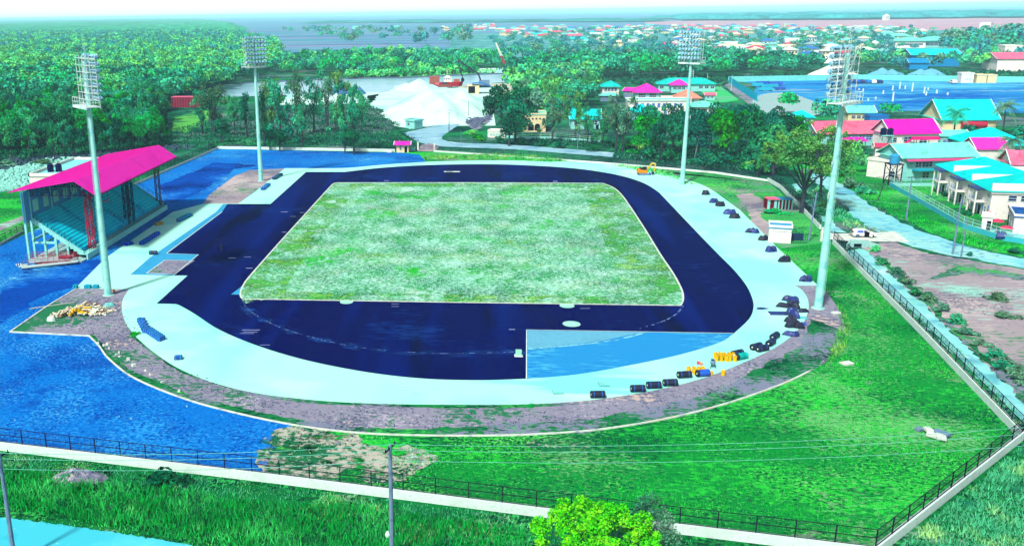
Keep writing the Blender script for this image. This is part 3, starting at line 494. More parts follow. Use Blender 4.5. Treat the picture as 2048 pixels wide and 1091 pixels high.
# trees between the town houses
def town_tree(x, y, R):
    s = R.choice(['broad', 'airy', 'palm', 'dome', 'broad']); t = R.choice(['blue', 'blue', 'mid', 'grey'])
    part = 'left' if proj(x, y)[0] < 1250 else 'middle' if proj(x, y)[0] < 1600 else 'right'
    SPECS.append((s, x, y, R.uniform(6, 11), R.uniform(8, 13), t, f"hazy {'palm' if s == 'palm' else 'tree'} among the far houses in the {part} of the town", 'trees of the far town'))
scatter([(1010, 118), (960, 78), (1100, 62), (2000, 62), (2060, 80), (1900, 100), (1700, 118), (1400, 118)], lambda y: 36 if y < 1500 else 62, None, town_tree, 12)
scatter([(620, 80), (560, 62), (1000, 62), (1010, 96), (760, 100)], lambda y: 95, None, belt(['blue', 'grey', 'mid'], 'standing alone in the far fields', 'trees scattered in the far fields', 10, 20, 12, 22), 13)
scatter([(1010, 130), (1030, 104), (1250, 108), (1560, 118), (1560, 128), (1200, 130)], lambda y: 30, None, belt(['mid', 'blue', 'grey'], 'between the wood and the far town', 'trees before the far town', 8, 14, 10, 15), 14)
# trees placed one by one
big = "grey-brown limbed tree with thin yellow-green crown beside the gravel road"
T('airy', 1640, 395, 15, 14, 'yel', "second yellow-green tree right behind the largest one by the road", 'trees near the right-hand road')
T('dome', 1545, 350, 16, 16, 'mid', "rounded green tree left of the big yellow-green one", 'trees near the right-hand road'); T('airy', 1515, 352, 11, 10, 'mid', 'low mid green tree at the end of the gravel track', 'trees near the right-hand road')
T('dome', 1030, 285, 19, 15, 'dark', 'dark round tree with low crown right of the sand road', 'dark trees by the sand road'); T('dome', 1003, 268, 23, 18, 'dark', 'tall dark dense tree right of the sand road', 'dark trees by the sand road'); T('broad', 1018, 292, 14, 13, 'dark', 'low dark tree in front of the dark trees by the sand road', 'dark trees by the sand road'); T('dome', 1040, 262, 22, 15, 'dark', 'dark tree rearmost of the three by the sand road', 'dark trees by the sand road')
for x, y, h, w, s, t in ((1105, 283, 18, 12, 'airy', 'grey'), (1150, 275, 19, 14, 'airy', 'yel'), (1175, 290, 15, 10, 'airy', 'mid'), (1232, 300, 21, 14, 'airy', 'grey'), (1245, 305, 17, 12, 'tall', 'grey'), (1205, 292, 12, 9, 'airy', 'mid')):
    T(s, x, y, h, w, t, f"feathery {'grey-green' if t == 'grey' else 'yellow-green' if t == 'yel' else 'green'} tree, {'tall' if h > 17 else 'low'}," + f" before the {'turquoise-roofed hall' if x < 1190 else 'white two-storey block'}", 'feathery trees before the houses')
for i, (x, y, h, w) in enumerate(((1290, 312, 14, 11), (1322, 318, 15, 12), (1300, 300, 16, 12), (1345, 308, 17, 13), (1395, 318, 16, 12), (1420, 302, 16, 12), (1450, 325, 17, 14), (1478, 318, 18, 14), (1505, 330, 17, 12), (1530, 312, 15, 13), (1480, 300, 16, 13), (1560, 300, 14, 12), (1590, 300, 12, 10), (1370, 300, 14, 10))):
    T('dome' if i % 2 else 'broad', x, y, h * 1.15, w * 1.2, 'dark' if i % 6 else 'emer', f"dense dark tree behind the gravel track, {'left' if x < 1400 else 'right'} of the third mast, {'front' if y > 305 else 'rear'} rank", 'dense tree row behind the gravel track')
for x, y, h, w, t in ((430, 275, 18, 15, 'grey'), (405, 268, 15, 12, 'mid'), (562, 290, 22, 12, 'mid'), (545, 280, 20, 11, 'yel'), (595, 270, 21, 11, 'grey'), (628, 265, 22, 13, 'mid'), (655, 255, 19, 11, 'grey'), (690, 300, 21, 12, 'mid'), (708, 305, 20, 11, 'mid'), (680, 262, 20, 12, 'yel'), (530, 290, 17, 9, 'dark'), (470, 262, 13, 10, 'mid'), (495, 275, 15, 9, 'dark'), (725, 262, 14, 9, 'mid'), (605, 292, 13, 7, 'mid')):
    T('tall' if t != 'mid' or x % 2 else 'airy', x, y, h * 1.25, w * 1.15, t, f"tall slender tree with {'pale twiggy' if t == 'grey' else 'yellowish' if t == 'yel' else 'dark' if t == 'dark' else 'green'} crown and bare stems {'left of' if x < 515 else 'right of'} the second mast", 'tall slender trees in the pasture')
for x, y, h, w in ((690, 308, 12, 8), (708, 310, 11, 8), (560, 303, 10, 8), (540, 300, 11, 8), (445, 285, 11, 10), (570, 300, 9, 8)):
    T('broad', x, y, h, w, 'dark', f"dark leafy tree low under the slender trees {'left' if x < 515 else 'right'} of the second mast" if x < 515 else f"dark leafy tree low under the slender trees, {'near the second mast' if x < 600 else 'further right'}", 'tall slender trees in the pasture')
for x, y, h, w in ((70, 318, 15, 10), (110, 320, 14, 9), (25, 325, 16, 9), (150, 312, 13, 9), (215, 306, 12, 9), (265, 300, 14, 12), (295, 296, 15, 12), (320, 290, 13, 9), (190, 308, 15, 10), (240, 302, 14, 9)):
    T('tall' if x < 130 else 'dome', x, y, h, w, 'mid' if x < 130 else 'emer' if x > 250 else 'dark', f"{'slim pale-stemmed' if x < 130 else 'bright leafy' if x > 250 else 'dark low'} tree on the forest edge behind the grandstand", 'trees on the forest edge')
for x, y, h, w in ((1868, 250, 9, 10), (1905, 290, 15, 12), (2005, 268, 14, 12), (2020, 335, 11, 11), (1920, 252, 9, 9)):
    T('palm', x, y, h, w, 'grey' if x != 1905 else 'mid', f"coconut palm {'left of the gabled turquoise roof' if x == 1868 else 'before the magenta roof hall' if x == 1905 else 'right of the gabled turquoise roof' if x == 2005 else 'behind the white terraces' if x == 2020 else 'behind the red tank'}", 'coconut palms of the estate')
T('dome', 1773, 242, 7, 7, 'emer', 'single round fan-shaped green tree on the yard edge', 'trees of the estate'); T('broad', 1570, 228, 9, 12, 'emer', 'spreading green tree behind the small turquoise roof', 'trees of the estate')
T('broad', 1655, 246, 9, 13, 'mid', 'low spreading tree behind the long pink roof left end', 'trees of the estate'); T('broad', 1700, 325, 7, 8, 'yel', 'small yellow-green tree below the long pink roof', 'trees of the estate'); T('broad', 1725, 345, 5, 6, 'yel', 'smallest yellow-green tree before the white flat building', 'trees of the estate')
T('broad', 2040, 300, 9, 8, 'dark', 'dark bluish tree against the big turquoise roof', 'trees of the estate'); T('broad', 1935, 283, 6, 6, 'dark', 'small dark tree left of the big turquoise roof', 'trees of the estate')
T('palm', 820, 152, 11, 10, 'bright', 'pale palm on the far river bank', 'trees along the far river bank')
T('palm', 1650, 250, 8, 6, 'mid', 'small palm behind the long pink roof', 'trees of the estate'); T('bush', 2035, 345, 3.5, 7, 'dark', 'dark bush behind the nearest white terrace', 'trees of the estate')
SPECS.sort(key=lambda s: -(s[3] * s[4]) / (s[2] ** 2)); NIND = 296
inframe = [s for s in SPECS if -60 < proj(s[1], s[2], s[3] / 2)[0] < 2110]
ind, rest = inframe[:NIND], inframe[NIND:]
cnt = {}
for st, X, Y, h, w, tint, lab, grp in ind:
    pr = TREES[st][random.randrange(len(TREES[st]))]; nm = {'palm': 'palm_tree', 'bush': 'mangrove_bush'}.get(st, 'tree')
    r = thing(nm, lab, 'palm' if st == 'palm' else 'tree', (X, Y, -.05), random.uniform(0, 6.28), grp); r.scale = (w / 10, w / 10, h / 10)
    link('trunk', pr[0], r); c = link('crown', pr[1], r); c.material_slots[0].link = 'OBJECT'; c.material_slots[0].material = LEAF[tint]
# the rest of the woods as one mass
def lodmesh(rest):
    rng = np.random.default_rng(5); Vs = []; mi = []; keys = ['dark', 'mid', 'bright', 'yel', 'grey', 'blue', 'emer']
    for st, X, Y, h, w, tint, lab, grp in rest:
        n = int(np.clip(300 * (600 / Y), 60, 420)); 
        if st == 'palm':
            blobs = [(X, Y, h * .85, w * .32)]; n = n // 2
        else: blobs = [(X + rng.normal(0, w * .22), Y + rng.normal(0, w * .22), h * rng.uniform(.45, .85), w * rng.uniform(.2, .34)) for _ in range(7)]
        V = cloud(blobs, n, w * .115 * (300 / max(n, 60)) ** .4, rng, up=-.3, jitter=.5); Vs.append(V.reshape(-1, 3)); mi += [keys.index(tint)] * len(V)
    return fast('woodland', np.concatenate(Vs), 4, [LEAF[k] for k in keys], mi=mi)
tag(link('woodland', lodmesh(rest)), 'mass of further tree crowns in the mangrove forest, along the river and in the far town', 'woodland', kind='stuff')
# distant canopy to the horizon: a bumpy sheet of crowns
def canopy(name, poly, cell, h0, m, lab):
    pts = [P(x, y)[:2] for x, y in poly] if poly[0][1] < 1100 else poly; xs = [p[0] for p in pts]; ys = [p[1] for p in pts]; rng = np.random.default_rng(9)
    mb = MB(); y = min(ys); rows = []
    while y < max(ys): rows.append(y); y += cell * max(1, y / 1400) ** 1.6
    Vq = []
    for i in range(len(rows) - 1):
        y0, y1 = rows[i], rows[i + 1]; c = (y1 - y0); nx = int((max(xs) - min(xs)) / c) + 1
        for j in range(nx):
            x0 = min(xs) + j * c + rng.uniform(-.3, .3) * c
            if not inside(x0, (y0 + y1) / 2, pts): continue
            px_, py_, _ = proj(x0, y0, 10)
            if not -60 < px_ < 2110: continue
            hh = h0 * rng.uniform(.75, 1.15); r = c * .75; b = rng.uniform(.3, 1); n = 7
            top = np.array([x0, (y0 + y1) / 2, hh])
            for k in range(n):
                a0, a1 = 6.283 * k / n + b, 6.283 * (k + 1) / n + b
                p0 = top + np.array([math.cos(a0) * r * .6, math.sin(a0) * r * .6, -hh * .12]); p1 = top + np.array([math.cos(a1) * r * .6, math.sin(a1) * r * .6, -hh * .12])
                q0 = top + np.array([math.cos(a0) * r, math.sin(a0) * r, -hh * .7]); q1 = top + np.array([math.cos(a1) * r, math.sin(a1) * r, -hh * .7])
                Vq += [top, p0, p1, top, p0, q0, q1, p1]
    me = fast(name, Vq, 4, m); return tag(link(name, me), lab, 'woodland', kind='stuff')
canopy('distant_woodland', [(-80, 73), (480, 72), (480, 60), (440, 48), (400, 42), (330, 38), (-80, 42)], 13, 14, LEAF['far'], 'distant mangrove canopy fading towards the left horizon')
canopy('horizon_woodland', [(-9000, 3300), (-1400, 3300), (-2200, 6500), (-4000, 12000), (-14000, 12000)], 34, 16, LEAF['far'], 'hazy woodland along the left horizon')
canopy('horizon_woodland', [(1330, 42), (1330, 35), (2200, 25), (2200, 34), (1700, 40)], 30, 20, LEAF['blue'], 'hazy blue tree belt beyond the ploughed field')
canopy('horizon_woodland', [(620, 47), (1300, 44), (1300, 42), (620, 45)], 30, 12, LEAF['blue'], 'hazy tree line beyond the far fields')
# grass blades
def blades(name, polypx, dens, h, w, m, seed, lab, clump=.5, world=None, hv=.5):
    rng = np.random.default_rng(seed); poly = world or [P(x, y)[:2] for x, y in polypx]; xs = [p[0] for p in poly]; ys = [p[1] for p in poly]
    A = (max(xs) - min(xs)) * (max(ys) - min(ys)); n = int(A * dens); X = rng.uniform(min(xs), max(xs), n); Y = rng.uniform(min(ys), max(ys), n)
    ins = np.zeros(n, bool); k = len(poly)
    for i in range(k):
        x1, y1 = poly[i]; x2, y2 = poly[i - 1]
        if y1 == y2: continue
        t = ((y1 > Y) != (y2 > Y)) & (X < (x2 - x1) * (Y - y1) / (y2 - y1) + x1); ins ^= t
    f = np.sin(X * .9 + np.sin(Y * .7) * 2) * np.sin(Y * 1.1 + np.sin(X * .5) * 2) ; keep = ins & (rng.random(n) < (1 - clump + clump * (f * .5 + .5)))
    X, Y, f = X[keep], Y[keep], f[keep]; n = len(X); a = rng.uniform(0, 6.28, n); hh = h * (1 - hv + hv * (f * .5 + .5)) * rng.uniform(.6, 1.3, n); le = rng.normal(0, .35, (n, 2)) * hh[:, None]; z0 = np.zeros(n)
    ww = w * rng.uniform(.7, 1.3, n); dx, dy = np.cos(a) * ww / 2, np.sin(a) * ww / 2
    V = np.stack([np.stack([X - dx, Y - dy, z0], 1), np.stack([X + dx, Y + dy, z0], 1), np.stack([X + le[:, 0], Y + le[:, 1], hh], 1)], 1)
    return tag(link(name, fast(name, V, 3, m)), lab, 'grass', kind='stuff')
blades('tall_grass', [(-120, 1002), (-60, 900), (0, 935), (60, 945), (560, 1010), (700, 1010), (1050, 1060), (1080, 1150), (500, 1105), (260, 1062), (0, 1015)], 34, .95, .13, LEAF['sedge'], 1, 'tall dense green sedge between the near fence and the road')
blades('verge_grass_blades', [(-100, 885), (0, 905), (560, 972), (1060, 1035), (1400, 1085), (1400, 1140), (1060, 1130), (560, 1050), (0, 945), (-100, 915)], 24, .45, .09, LEAF['straw'], 2, 'paler weedy grass just outside the near fence wall', hv=.8)
blades('roadside_grass', [(-100, 1005), (0, 1012), (260, 1060), (420, 1085), (700, 1110), (400, 1098), (260, 1070), (0, 1035), (-100, 1020)], 16, .2, .1, LEAF['bright'], 3, 'short bright grass along the edge of the near road')
blades('field_grass', [(760, 895), (900, 892), (1100, 884), (1300, 862), (1450, 828), (1620, 755), (1700, 700), (1720, 600), (1680, 520), (1700, 530), (2020, 868), (1745, 1080), (1072, 1008), (800, 975)], 15, .32, .1, LEAF['turf'], 4, 'bright rough grass inside the fence corner')
blades('corner_grass', [(1790, 1100), (2040, 895), (2110, 930), (2200, 1150), (1900, 1160)], 40, .6, .12, LEAF['straw'], 5, 'pale green grass outside the near right fence corner')
blades('drain_grass', [(2035, 862), (1900, 715), (1760, 572), (1745, 560), (1830, 625), (1920, 700), (2060, 850)], 12, .4, .12, LEAF['straw'], 6, 'light grass strip between fence and drain')
blades('weeds', [(848, 318), (850, 311), (900, 312), (1000, 309), (1060, 312), (1140, 322), (1100, 324), (1000, 320)], 16, .9, .3, LEAF['bright'], 7, 'bright green weeds along the far curve of the apron')
blades('weeds', [(1220, 329), (1300, 337), (1345, 345), (1365, 366), (1395, 370), (1330, 352)], 4, .9, .5, LEAF['bright'], 8, 'bright weeds around the excavator and third mast')
blades('weeds', [(582, 852), (640, 862), (860, 884), (900, 905), (880, 960), (820, 985), (560, 955), (530, 945), (562, 880)], 3, .25, .15, LEAF['straw'], 9, 'sparse weeds on the pale soil by the near fence')
blades('weeds', [(1672, 600), (1690, 620), (1705, 660), (1690, 700), (1650, 735), (1665, 690), (1680, 650)], 26, .6, .12, LEAF['bright'], 10, 'tall bright weeds beyond the fourth mast')
UG = mat('undergrowth', (10, 88, 66), [((40, 140, 85), .2, .5, .62, 4.), ((4, 48, 48), .35, .52, .62, 4.), ((105, 125, 140), .15, .62, .7, 5.)], isl=.4, b=1.3)
blades('undergrowth', [(330, 300), (340, 262), (420, 238), (560, 215), (745, 212), (800, 238), (800, 262), (845, 284), (820, 296), (435, 290)], .9, .9, .6, UG, 21, 'rough dark undergrowth under the slender trees')
blades('undergrowth', [(-80, 330), (60, 316), (150, 310), (250, 302), (340, 292), (345, 250), (-80, 262)], 2.6, 1.6, .9, UG, 22, 'dark undergrowth along the forest edge')
blades('undergrowth', [(1225, 316), (1300, 322), (1400, 334), (1560, 350), (1600, 300), (1240, 285)], 3., 1.2, .7, UG, 23, 'dark undergrowth below the dense tree row')
blades('undergrowth', [(1060, 284), (1240, 300), (1240, 285), (1060, 272)], 3., 1., .6, UG, 24, 'undergrowth below the feathery trees')
blades('scrub', [(1180, 166), (1200, 152), (1450, 150), (1470, 160), (1440, 175), (1300, 172)], .12, 2.2, 3.2, UG, 27, 'low scrub between the wood and the turquoise-roofed houses')
blades('scrub', [(1480, 158), (1500, 150), (2100, 140), (2100, 165), (1700, 158)], .1, 2.0, 3.2, UG, 28, 'low scrub behind the works yard wall')
blades('scrub', [(640, 157), (700, 150), (1000, 138), (1000, 146), (860, 152)], .08, 1.6, 3., LEAF['bright'], 29, 'low scrub on the far river bank')
blades('roadside_weeds', [(1600, 400), (1680, 440), (1690, 455), (1740, 462), (1660, 395), (1640, 370)], 5, .8, .3, LEAF['straw'], 25, 'weeds between fence and right-hand road')
blades('roadside_weeds', [(1700, 372), (1780, 400), (1920, 468), (2048, 500), (2048, 512), (1950, 492), (1870, 468), (1780, 430), (1720, 395)], 6, .6, .25, LEAF['turf'], 26, 'grass verge between the right-hand road and the estate wall')
# bushes
BUSH = {}
def bushes(items, cat='bush'):
    for x, y, w, h, tint, lab in items:
        b = P(x, y); pr = TREES['bush'][random.randrange(3)]; r = thing('bush', lab, cat, (b[0], b[1], -.05), random.uniform(0, 6.28), 'bushes around the lots'); r.scale = (w / 10, w / 10, h / 10)
        link('stem', pr[0], r); c = link('foliage', pr[1], r); c.material_slots[0].link = 'OBJECT'; c.material_slots[0].material = LEAF[tint]
bu = []
pts = [(1765, 528), (1790, 545), (1812, 566), (1838, 590), (1860, 603), (1885, 622), (1908, 645), (1935, 668), (1958, 690), (1985, 712), (2010, 728), (2035, 748), (2000, 738), (2048, 765)]
for i, (x, y) in enumerate(pts): bu.append((x, y, random.uniform(3, 4.6), random.uniform(1.2, 2.), 'grey' if i % 3 else 'mid', 'scrubby bush on the bank between the drain and the bare plot, ' + ('upper' if i < 5 else 'middle' if i < 9 else 'lower') + ' part'))
bu += [(1752, 502, 3.2, 1.8, 'bright', 'bright green bush right of the culvert headwall'), (1740, 492, 2., 1., 'emer', 'small bush touching the culvert headwall'), (1990, 598, 4.5, 1.6, 'grey', 'grey-green brush heap on the bare plot'), (2012, 632, 5, 1., 'grey', 'flat dry brush heap on the bare plot'),
       (1245, 296, 7, 5, 'emer', 'bright leafy shrub left of the dense tree row'), (1275, 300, 9, 5.5, 'bright', 'wide bright shrub at the foot of the dense tree row'), (1262, 308, 5, 2.5, 'emer', 'low bright shrub before the wide one by the gravel track'), (1425, 322, 9, 2.5, 'bright', 'low bright shrub right of the third mast'), (1460, 328, 9, 3, 'emer', 'low emerald shrub right of the leaning pole'), (1495, 335, 9, 3, 'bright', 'low shrub near the end of the gravel track'),
       (1600, 395, 6, 3, 'mid', 'green shrub at the foot of the big yellow-green tree'), (1640, 430, 5, 2.5, 'mid', 'shrub between fence and road below the big tree'), (1655, 415, 5, 2.5, 'yel', 'yellowish shrub at the road edge below the big tree'), (1702, 375, 7, 4, 'grey', 'grey-green roadside shrub below the small trees'), (1725, 388, 6, 3, 'mid', 'round roadside shrub before the white flat building'), (1555, 425, 8, 1.2, 'emer', 'low green shrub before the striped hut'), (1620, 470, 3, 2., 'bright', 'bright banana-like shrub beside the water hut'),
       (945, 270, 7, 3.5, 'bright', 'bright shrub beside the sand road'), (960, 280, 8, 3, 'emer', 'green shrub below the bright one by the sand road'), (1085, 292, 7, 3, 'dark', 'dark shrub under the feathery trees, left'), (1120, 296, 7, 3.5, 'dark', 'dark shrub under the feathery trees, middle'), (1185, 300, 9, 3, 'dark', 'dark shrub under the feathery trees, right'),
       (1905, 440, 3, 1.6, 'mid', 'garden shrub inside the estate wall'), (1930, 430, 3, 1.8, 'dark', 'dark garden shrub before the terrace'), (1893, 392, 4, 2., 'dark', 'dark garden shrub before the furthest terrace'), (1860, 395, 4, 1., 'mid', 'low shrub in the estate garden'), (2035, 505, 5, 1.4, 'dark', 'dark low shrub at the road bend'), (1938, 511, 1.6, 1.2, 'dark', 'small shrub at the foot of the roadside poles'),
       (946, 826, 1., .7, 'mid', 'small weed clump on the earth bank'), (1060, 812, 1.4, .6, 'emer', 'small weed clump at the apron edge'), (335, 962, 5.4, 2.0, 'dark', 'dark green bush beside the near fence wall'), (270, 668, 2.2, .6, 'emer', 'weed patch at the left apron edge'), (18, 330, 12, 2.5, 'grey', 'dry brushwood heap at the forest edge, left'), (90, 328, 12, 2.5, 'grey', 'dry brushwood heap at the forest edge, right')]
bu += [(x, y, 9, 6, 'dark', 'large dark bush at the foot of the dense tree row, ' + l) for x, y, l in ((1300, 318, 'leftmost'), (1340, 322, 'left of the third mast'), (1405, 326, 'right of the third mast'), (1445, 330, 'middle right'), (1485, 334, 'further right'), (1525, 338, 'rightmost'))] + [(1005, 286, 7, 4, 'dark', 'dark bush at the foot of the dark trees by the sand road'), (1045, 290, 7, 4, 'dark', 'dark bush right of the dark trees by the sand road')]
bushes(bu)
# the two trees at the lower edge
def near_tree(x, y, z, R_, n, size, m, lab, airy=False, trunk=BARK):
    c = P(x, y, z); rng = np.random.default_rng(int(x)); R = random.Random(int(x)); blobs = []
    root = thing('tree', lab, 'tree', (c[0], c[1], 0)); mb = MB()
    mb.cyl((0, 0, 0), (.1, .1, z * .55), .18, .12, 8)
    for i in range(85 if not airy else 26):
        a = R.uniform(0, 6.28); u = R.random() ** .55; rr = R_ * u * .86; zz = z - 1.2 + 2.9 * math.sqrt(max(0, 1 - u * u)) * (1 + .22 * math.sin(3 * a + 1)) - R.uniform(0, 1.5); rb = R.uniform(.32, .78) if not airy else R.uniform(.4, .8)
        blobs.append((rr * math.cos(a), rr * math.sin(a), zz, rb))
        if i % 3 == 0: mb.cyl((.1, .1, z * .5), (blobs[-1][0], blobs[-1][1], zz), .06, .02, 5)
    mb.build('trunk', trunk, root)
    V = cloud(blobs, n, size, rng, up=-.6, shell=(.7, 1.3), jitter=1.); link('crown', fast('crown', V, 4, m), root)
near_tree(1196, 1066, 5., 6.1, 30000, .19, LEAF['lime'], 'bright lime green leafy tree at the lower edge of the photo')
near_tree(1300, 1040, 4., 2.6, 2600, .17, LEAF['grey'], 'thin grey-green sapling right of the lime green tree', True)
def limb_tree(x, y, H_, W2, n, size, m, lab, seed):
    c = P(x, y); rng = np.random.default_rng(seed); R = random.Random(seed); root = thing('tree', lab, 'tree', (c[0], c[1], 0)); mb = MB(); bl = []
    mb.cyl((0, 0, 0), (.2, 0, H_ * .28), .5, .36, 9)
    for i in range(11):
        a = 6.283 * i / 11 + R.uniform(-.3, .3); e_ = R.uniform(.35, 1.25); L = W2 * R.uniform(.75, 1.); p = Vector((.2, 0, H_ * R.uniform(.2, .32))); q = p + Vector((math.cos(a) * L * .5 * math.cos(e_), math.sin(a) * L * .5 * math.cos(e_), H_ * .34 * (.5 + .6 * math.sin(e_)))); mb.cyl(p, q, .24, .14, 7)
        for k in range(5):
            a2 = a + R.uniform(-.8, .8); w2 = q + Vector((math.cos(a2) * L * .5 * R.uniform(.3, 1), math.sin(a2) * L * .5 * R.uniform(.3, 1), H_ * .3 * R.uniform(-.15, 1) * (.4 + .6 * math.sin(e_)))); mb.cyl(q, w2, .11, .04, 5)
            for g in range(4): bl.append((w2.x + R.gauss(0, 1.1), w2.y + R.gauss(0, 1.1), w2.z + R.uniform(-.6, 1.), R.uniform(.5, 1.15)))
    for i in range(24): a = R.uniform(0, 6.28); rr = W2 * .5 * R.random(); bl.append((math.cos(a) * rr, math.sin(a) * rr, H_ * R.uniform(.62, .93), R.uniform(.6, 1.2)))
    mb.build('trunk', BARK, root); link('crown', fast('crown', cloud(bl, n, size, rng, up=-.7, shell=(.2, 1.2), jitter=1.2), 4, m), root)
limb_tree(1602, 426, 21.5, 12.8, 17000, .38, LEAF['yel'], big, 5)
# ------------------------------------------------------------------ fences
def fence(name, lab, pts, wall_h=1., wall_w=.4, fh=1.75, step=3.2, wallm=WHITE, postm=DARKST, railm=DARKST, mesh=None, world=False, cat='fence', wires=0, group=None, nposts=100):
    pts = list(pts) if world else [P(x, y)[:2] for x, y in pts]; o = pts[0]; r = thing(name, lab, cat, (o[0], o[1], 0), 0, group); loc = [(p[0] - o[0], p[1] - o[1]) for p in pts]
    wl = strip('wall', loc, wall_w, wallm, -.05, wall_h + .05, world=True, kind=None); wl.parent = r
    rails = MB(); net = MB(); np_ = 0
    for i in range(len(loc) - 1):
        a, b = Vector(loc[i]), Vector(loc[i + 1]); L = (b - a).length; n = max(1, round(L / step)); d = (b - a) / n
        for k in range(n + (1 if i == len(loc) - 2 else 0)):
            if np_ < nposts:
                q = a + d * k; MB().beam((q.x, q.y, wall_h), (q.x, q.y, wall_h + fh), .09).build('post', postm, r); np_ += 1
        for z in (wall_h + fh, wall_h + fh * .52, wall_h + .06): rails.beam((a.x, a.y, z), (b.x, b.y, z), .055)
        if wires:
            m = int(L / wires)
            for k in range(m):
                q = a + (b - a) * (k / m); q2 = a + (b - a) * (min(m, k + 6) / m); net.beam((q.x, q.y, wall_h), (q.x, q.y, wall_h + fh), .014)
            for k in range(1, 9): z = wall_h + fh * k / 9; net.beam((a.x, a.y, z), (b.x, b.y, z), .012)
    rails.build('rail', railm, r)
    if wires: net.build('wire_mesh', mesh or DARKST, r)
    return r
NF = [(-260, 865), (0, 898), (560, 965), (1072, 1030), (1748, 1112)]
fence('fence', 'white low wall with dark rails and posts along the lower edge', NF, wires=.8)
fence('fence', 'white wall with dark wire fence running from the lower corner up to the right corner', [(1748, 1112), (2043, 878)], wires=.28)
fence('fence', 'long white wall with dark wire fence beside the drain on the right', [(2043, 878), (1850, 675), (1666, 487)], wires=.28)
fence('fence', 'dark wire fence on white wall behind the white hut and the striped hut', [(1640, 458), (1600, 416), (1560, 376), (1536, 362)], wires=.35)
fence('fence', 'low white wall with thin dark fence along the gravel track', [(1536, 362), (1430, 346), (1200, 326.5), (1024, 314.5), (869, 303.5)], wall_h=.5, fh=1.7, wires=.6)
fence('fence', 'white wall of the blue gravel yard left of the guardhouse', [(790, 303.5), (620, 300.5), (435, 297.5)], wall_h=1.0, fh=.05, step=9)
fence('fence', 'dark fence on white wall behind the grandstand', [(435, 297.5), (250, 378), (120, 434)], wall_h=.6, fh=2.2, wires=.3)
fence('fence', 'white wall and dark fence at the left edge of the photo', [(46, 464), (0, 490), (-200, 575)], wall_h=.5, fh=1.6, wires=.5)
for x, y, l in ((836, 300, 'white square gate post beside the guardhouse'), (869, 303, 'white square gate post right of the gate opening'), (1643, 482, 'white gate post at the driveway beside the water hut')):
    b = P(x, y); t = thing('gate_post', l, 'gate post', b); MB().box((0, 0, 1.4), (.55, .55, 2.8)).build('shaft', WHITEW, t); MB().box((0, 0, 2.87), (.75, .75, .12)).build('cap', WHITE, t)
w = thing('low_wall', 'short pale wall linking the guardhouse and gate post', 'wall', P(818, 301.5)); MB().box((0, 0, .6), (4.6, .25, 1.2)).build('panel', CYANW, w); MB().box((0, 0, 1.25), (4.7, .32, .1)).build('coping', WHITE, w)
fence('estate_wall', 'turquoise wall with pale posts and rails round the housing estate', [(1779, 372), (1831, 401), (1926, 456), (1998, 479), (2100, 497), (2260, 520)], wall_h=1.1, wall_w=.25, fh=1.5, step=3., wallm=plain('turq', (60, 200, 225)), postm=CYANW, railm=WHITE, wires=.45, mesh=CYANW)
fence('estate_wall', 'pale wall and rail at the rear of the estate lawn', [(1779, 372), (1872, 372)], wall_h=.9, wall_w=.2, fh=1.5, step=3.5, wallm=CYANW, postm=CYANW, railm=DARKST, wires=.6, mesh=CYANW)
fence('yard_wall', 'long pale panel wall at the back of the works yard', [(1456, 164), (1700, 160), (2048, 165), (2300, 169)], wall_h=3.6, wall_w=.3, fh=.02, step=11, wallm=plain('palecy', (125, 238, 235)))
fence('yard_wall', 'bright blue corrugated wall at the left side of the works yard', [(1458, 165), (1478, 180), (1514, 203)], wall_h=4, wall_w=.3, fh=.02, step=6, wallm=plain('cyblue', (10, 200, 240)))
fence('garden_fence', 'pale railing before the cream arched building', [(975, 273), (1045, 277), (1100, 278), (1200, 285)], wall_h=.8, fh=1.4, wallm=CYANW, postm=WHITE, railm=WHITE, step=4)
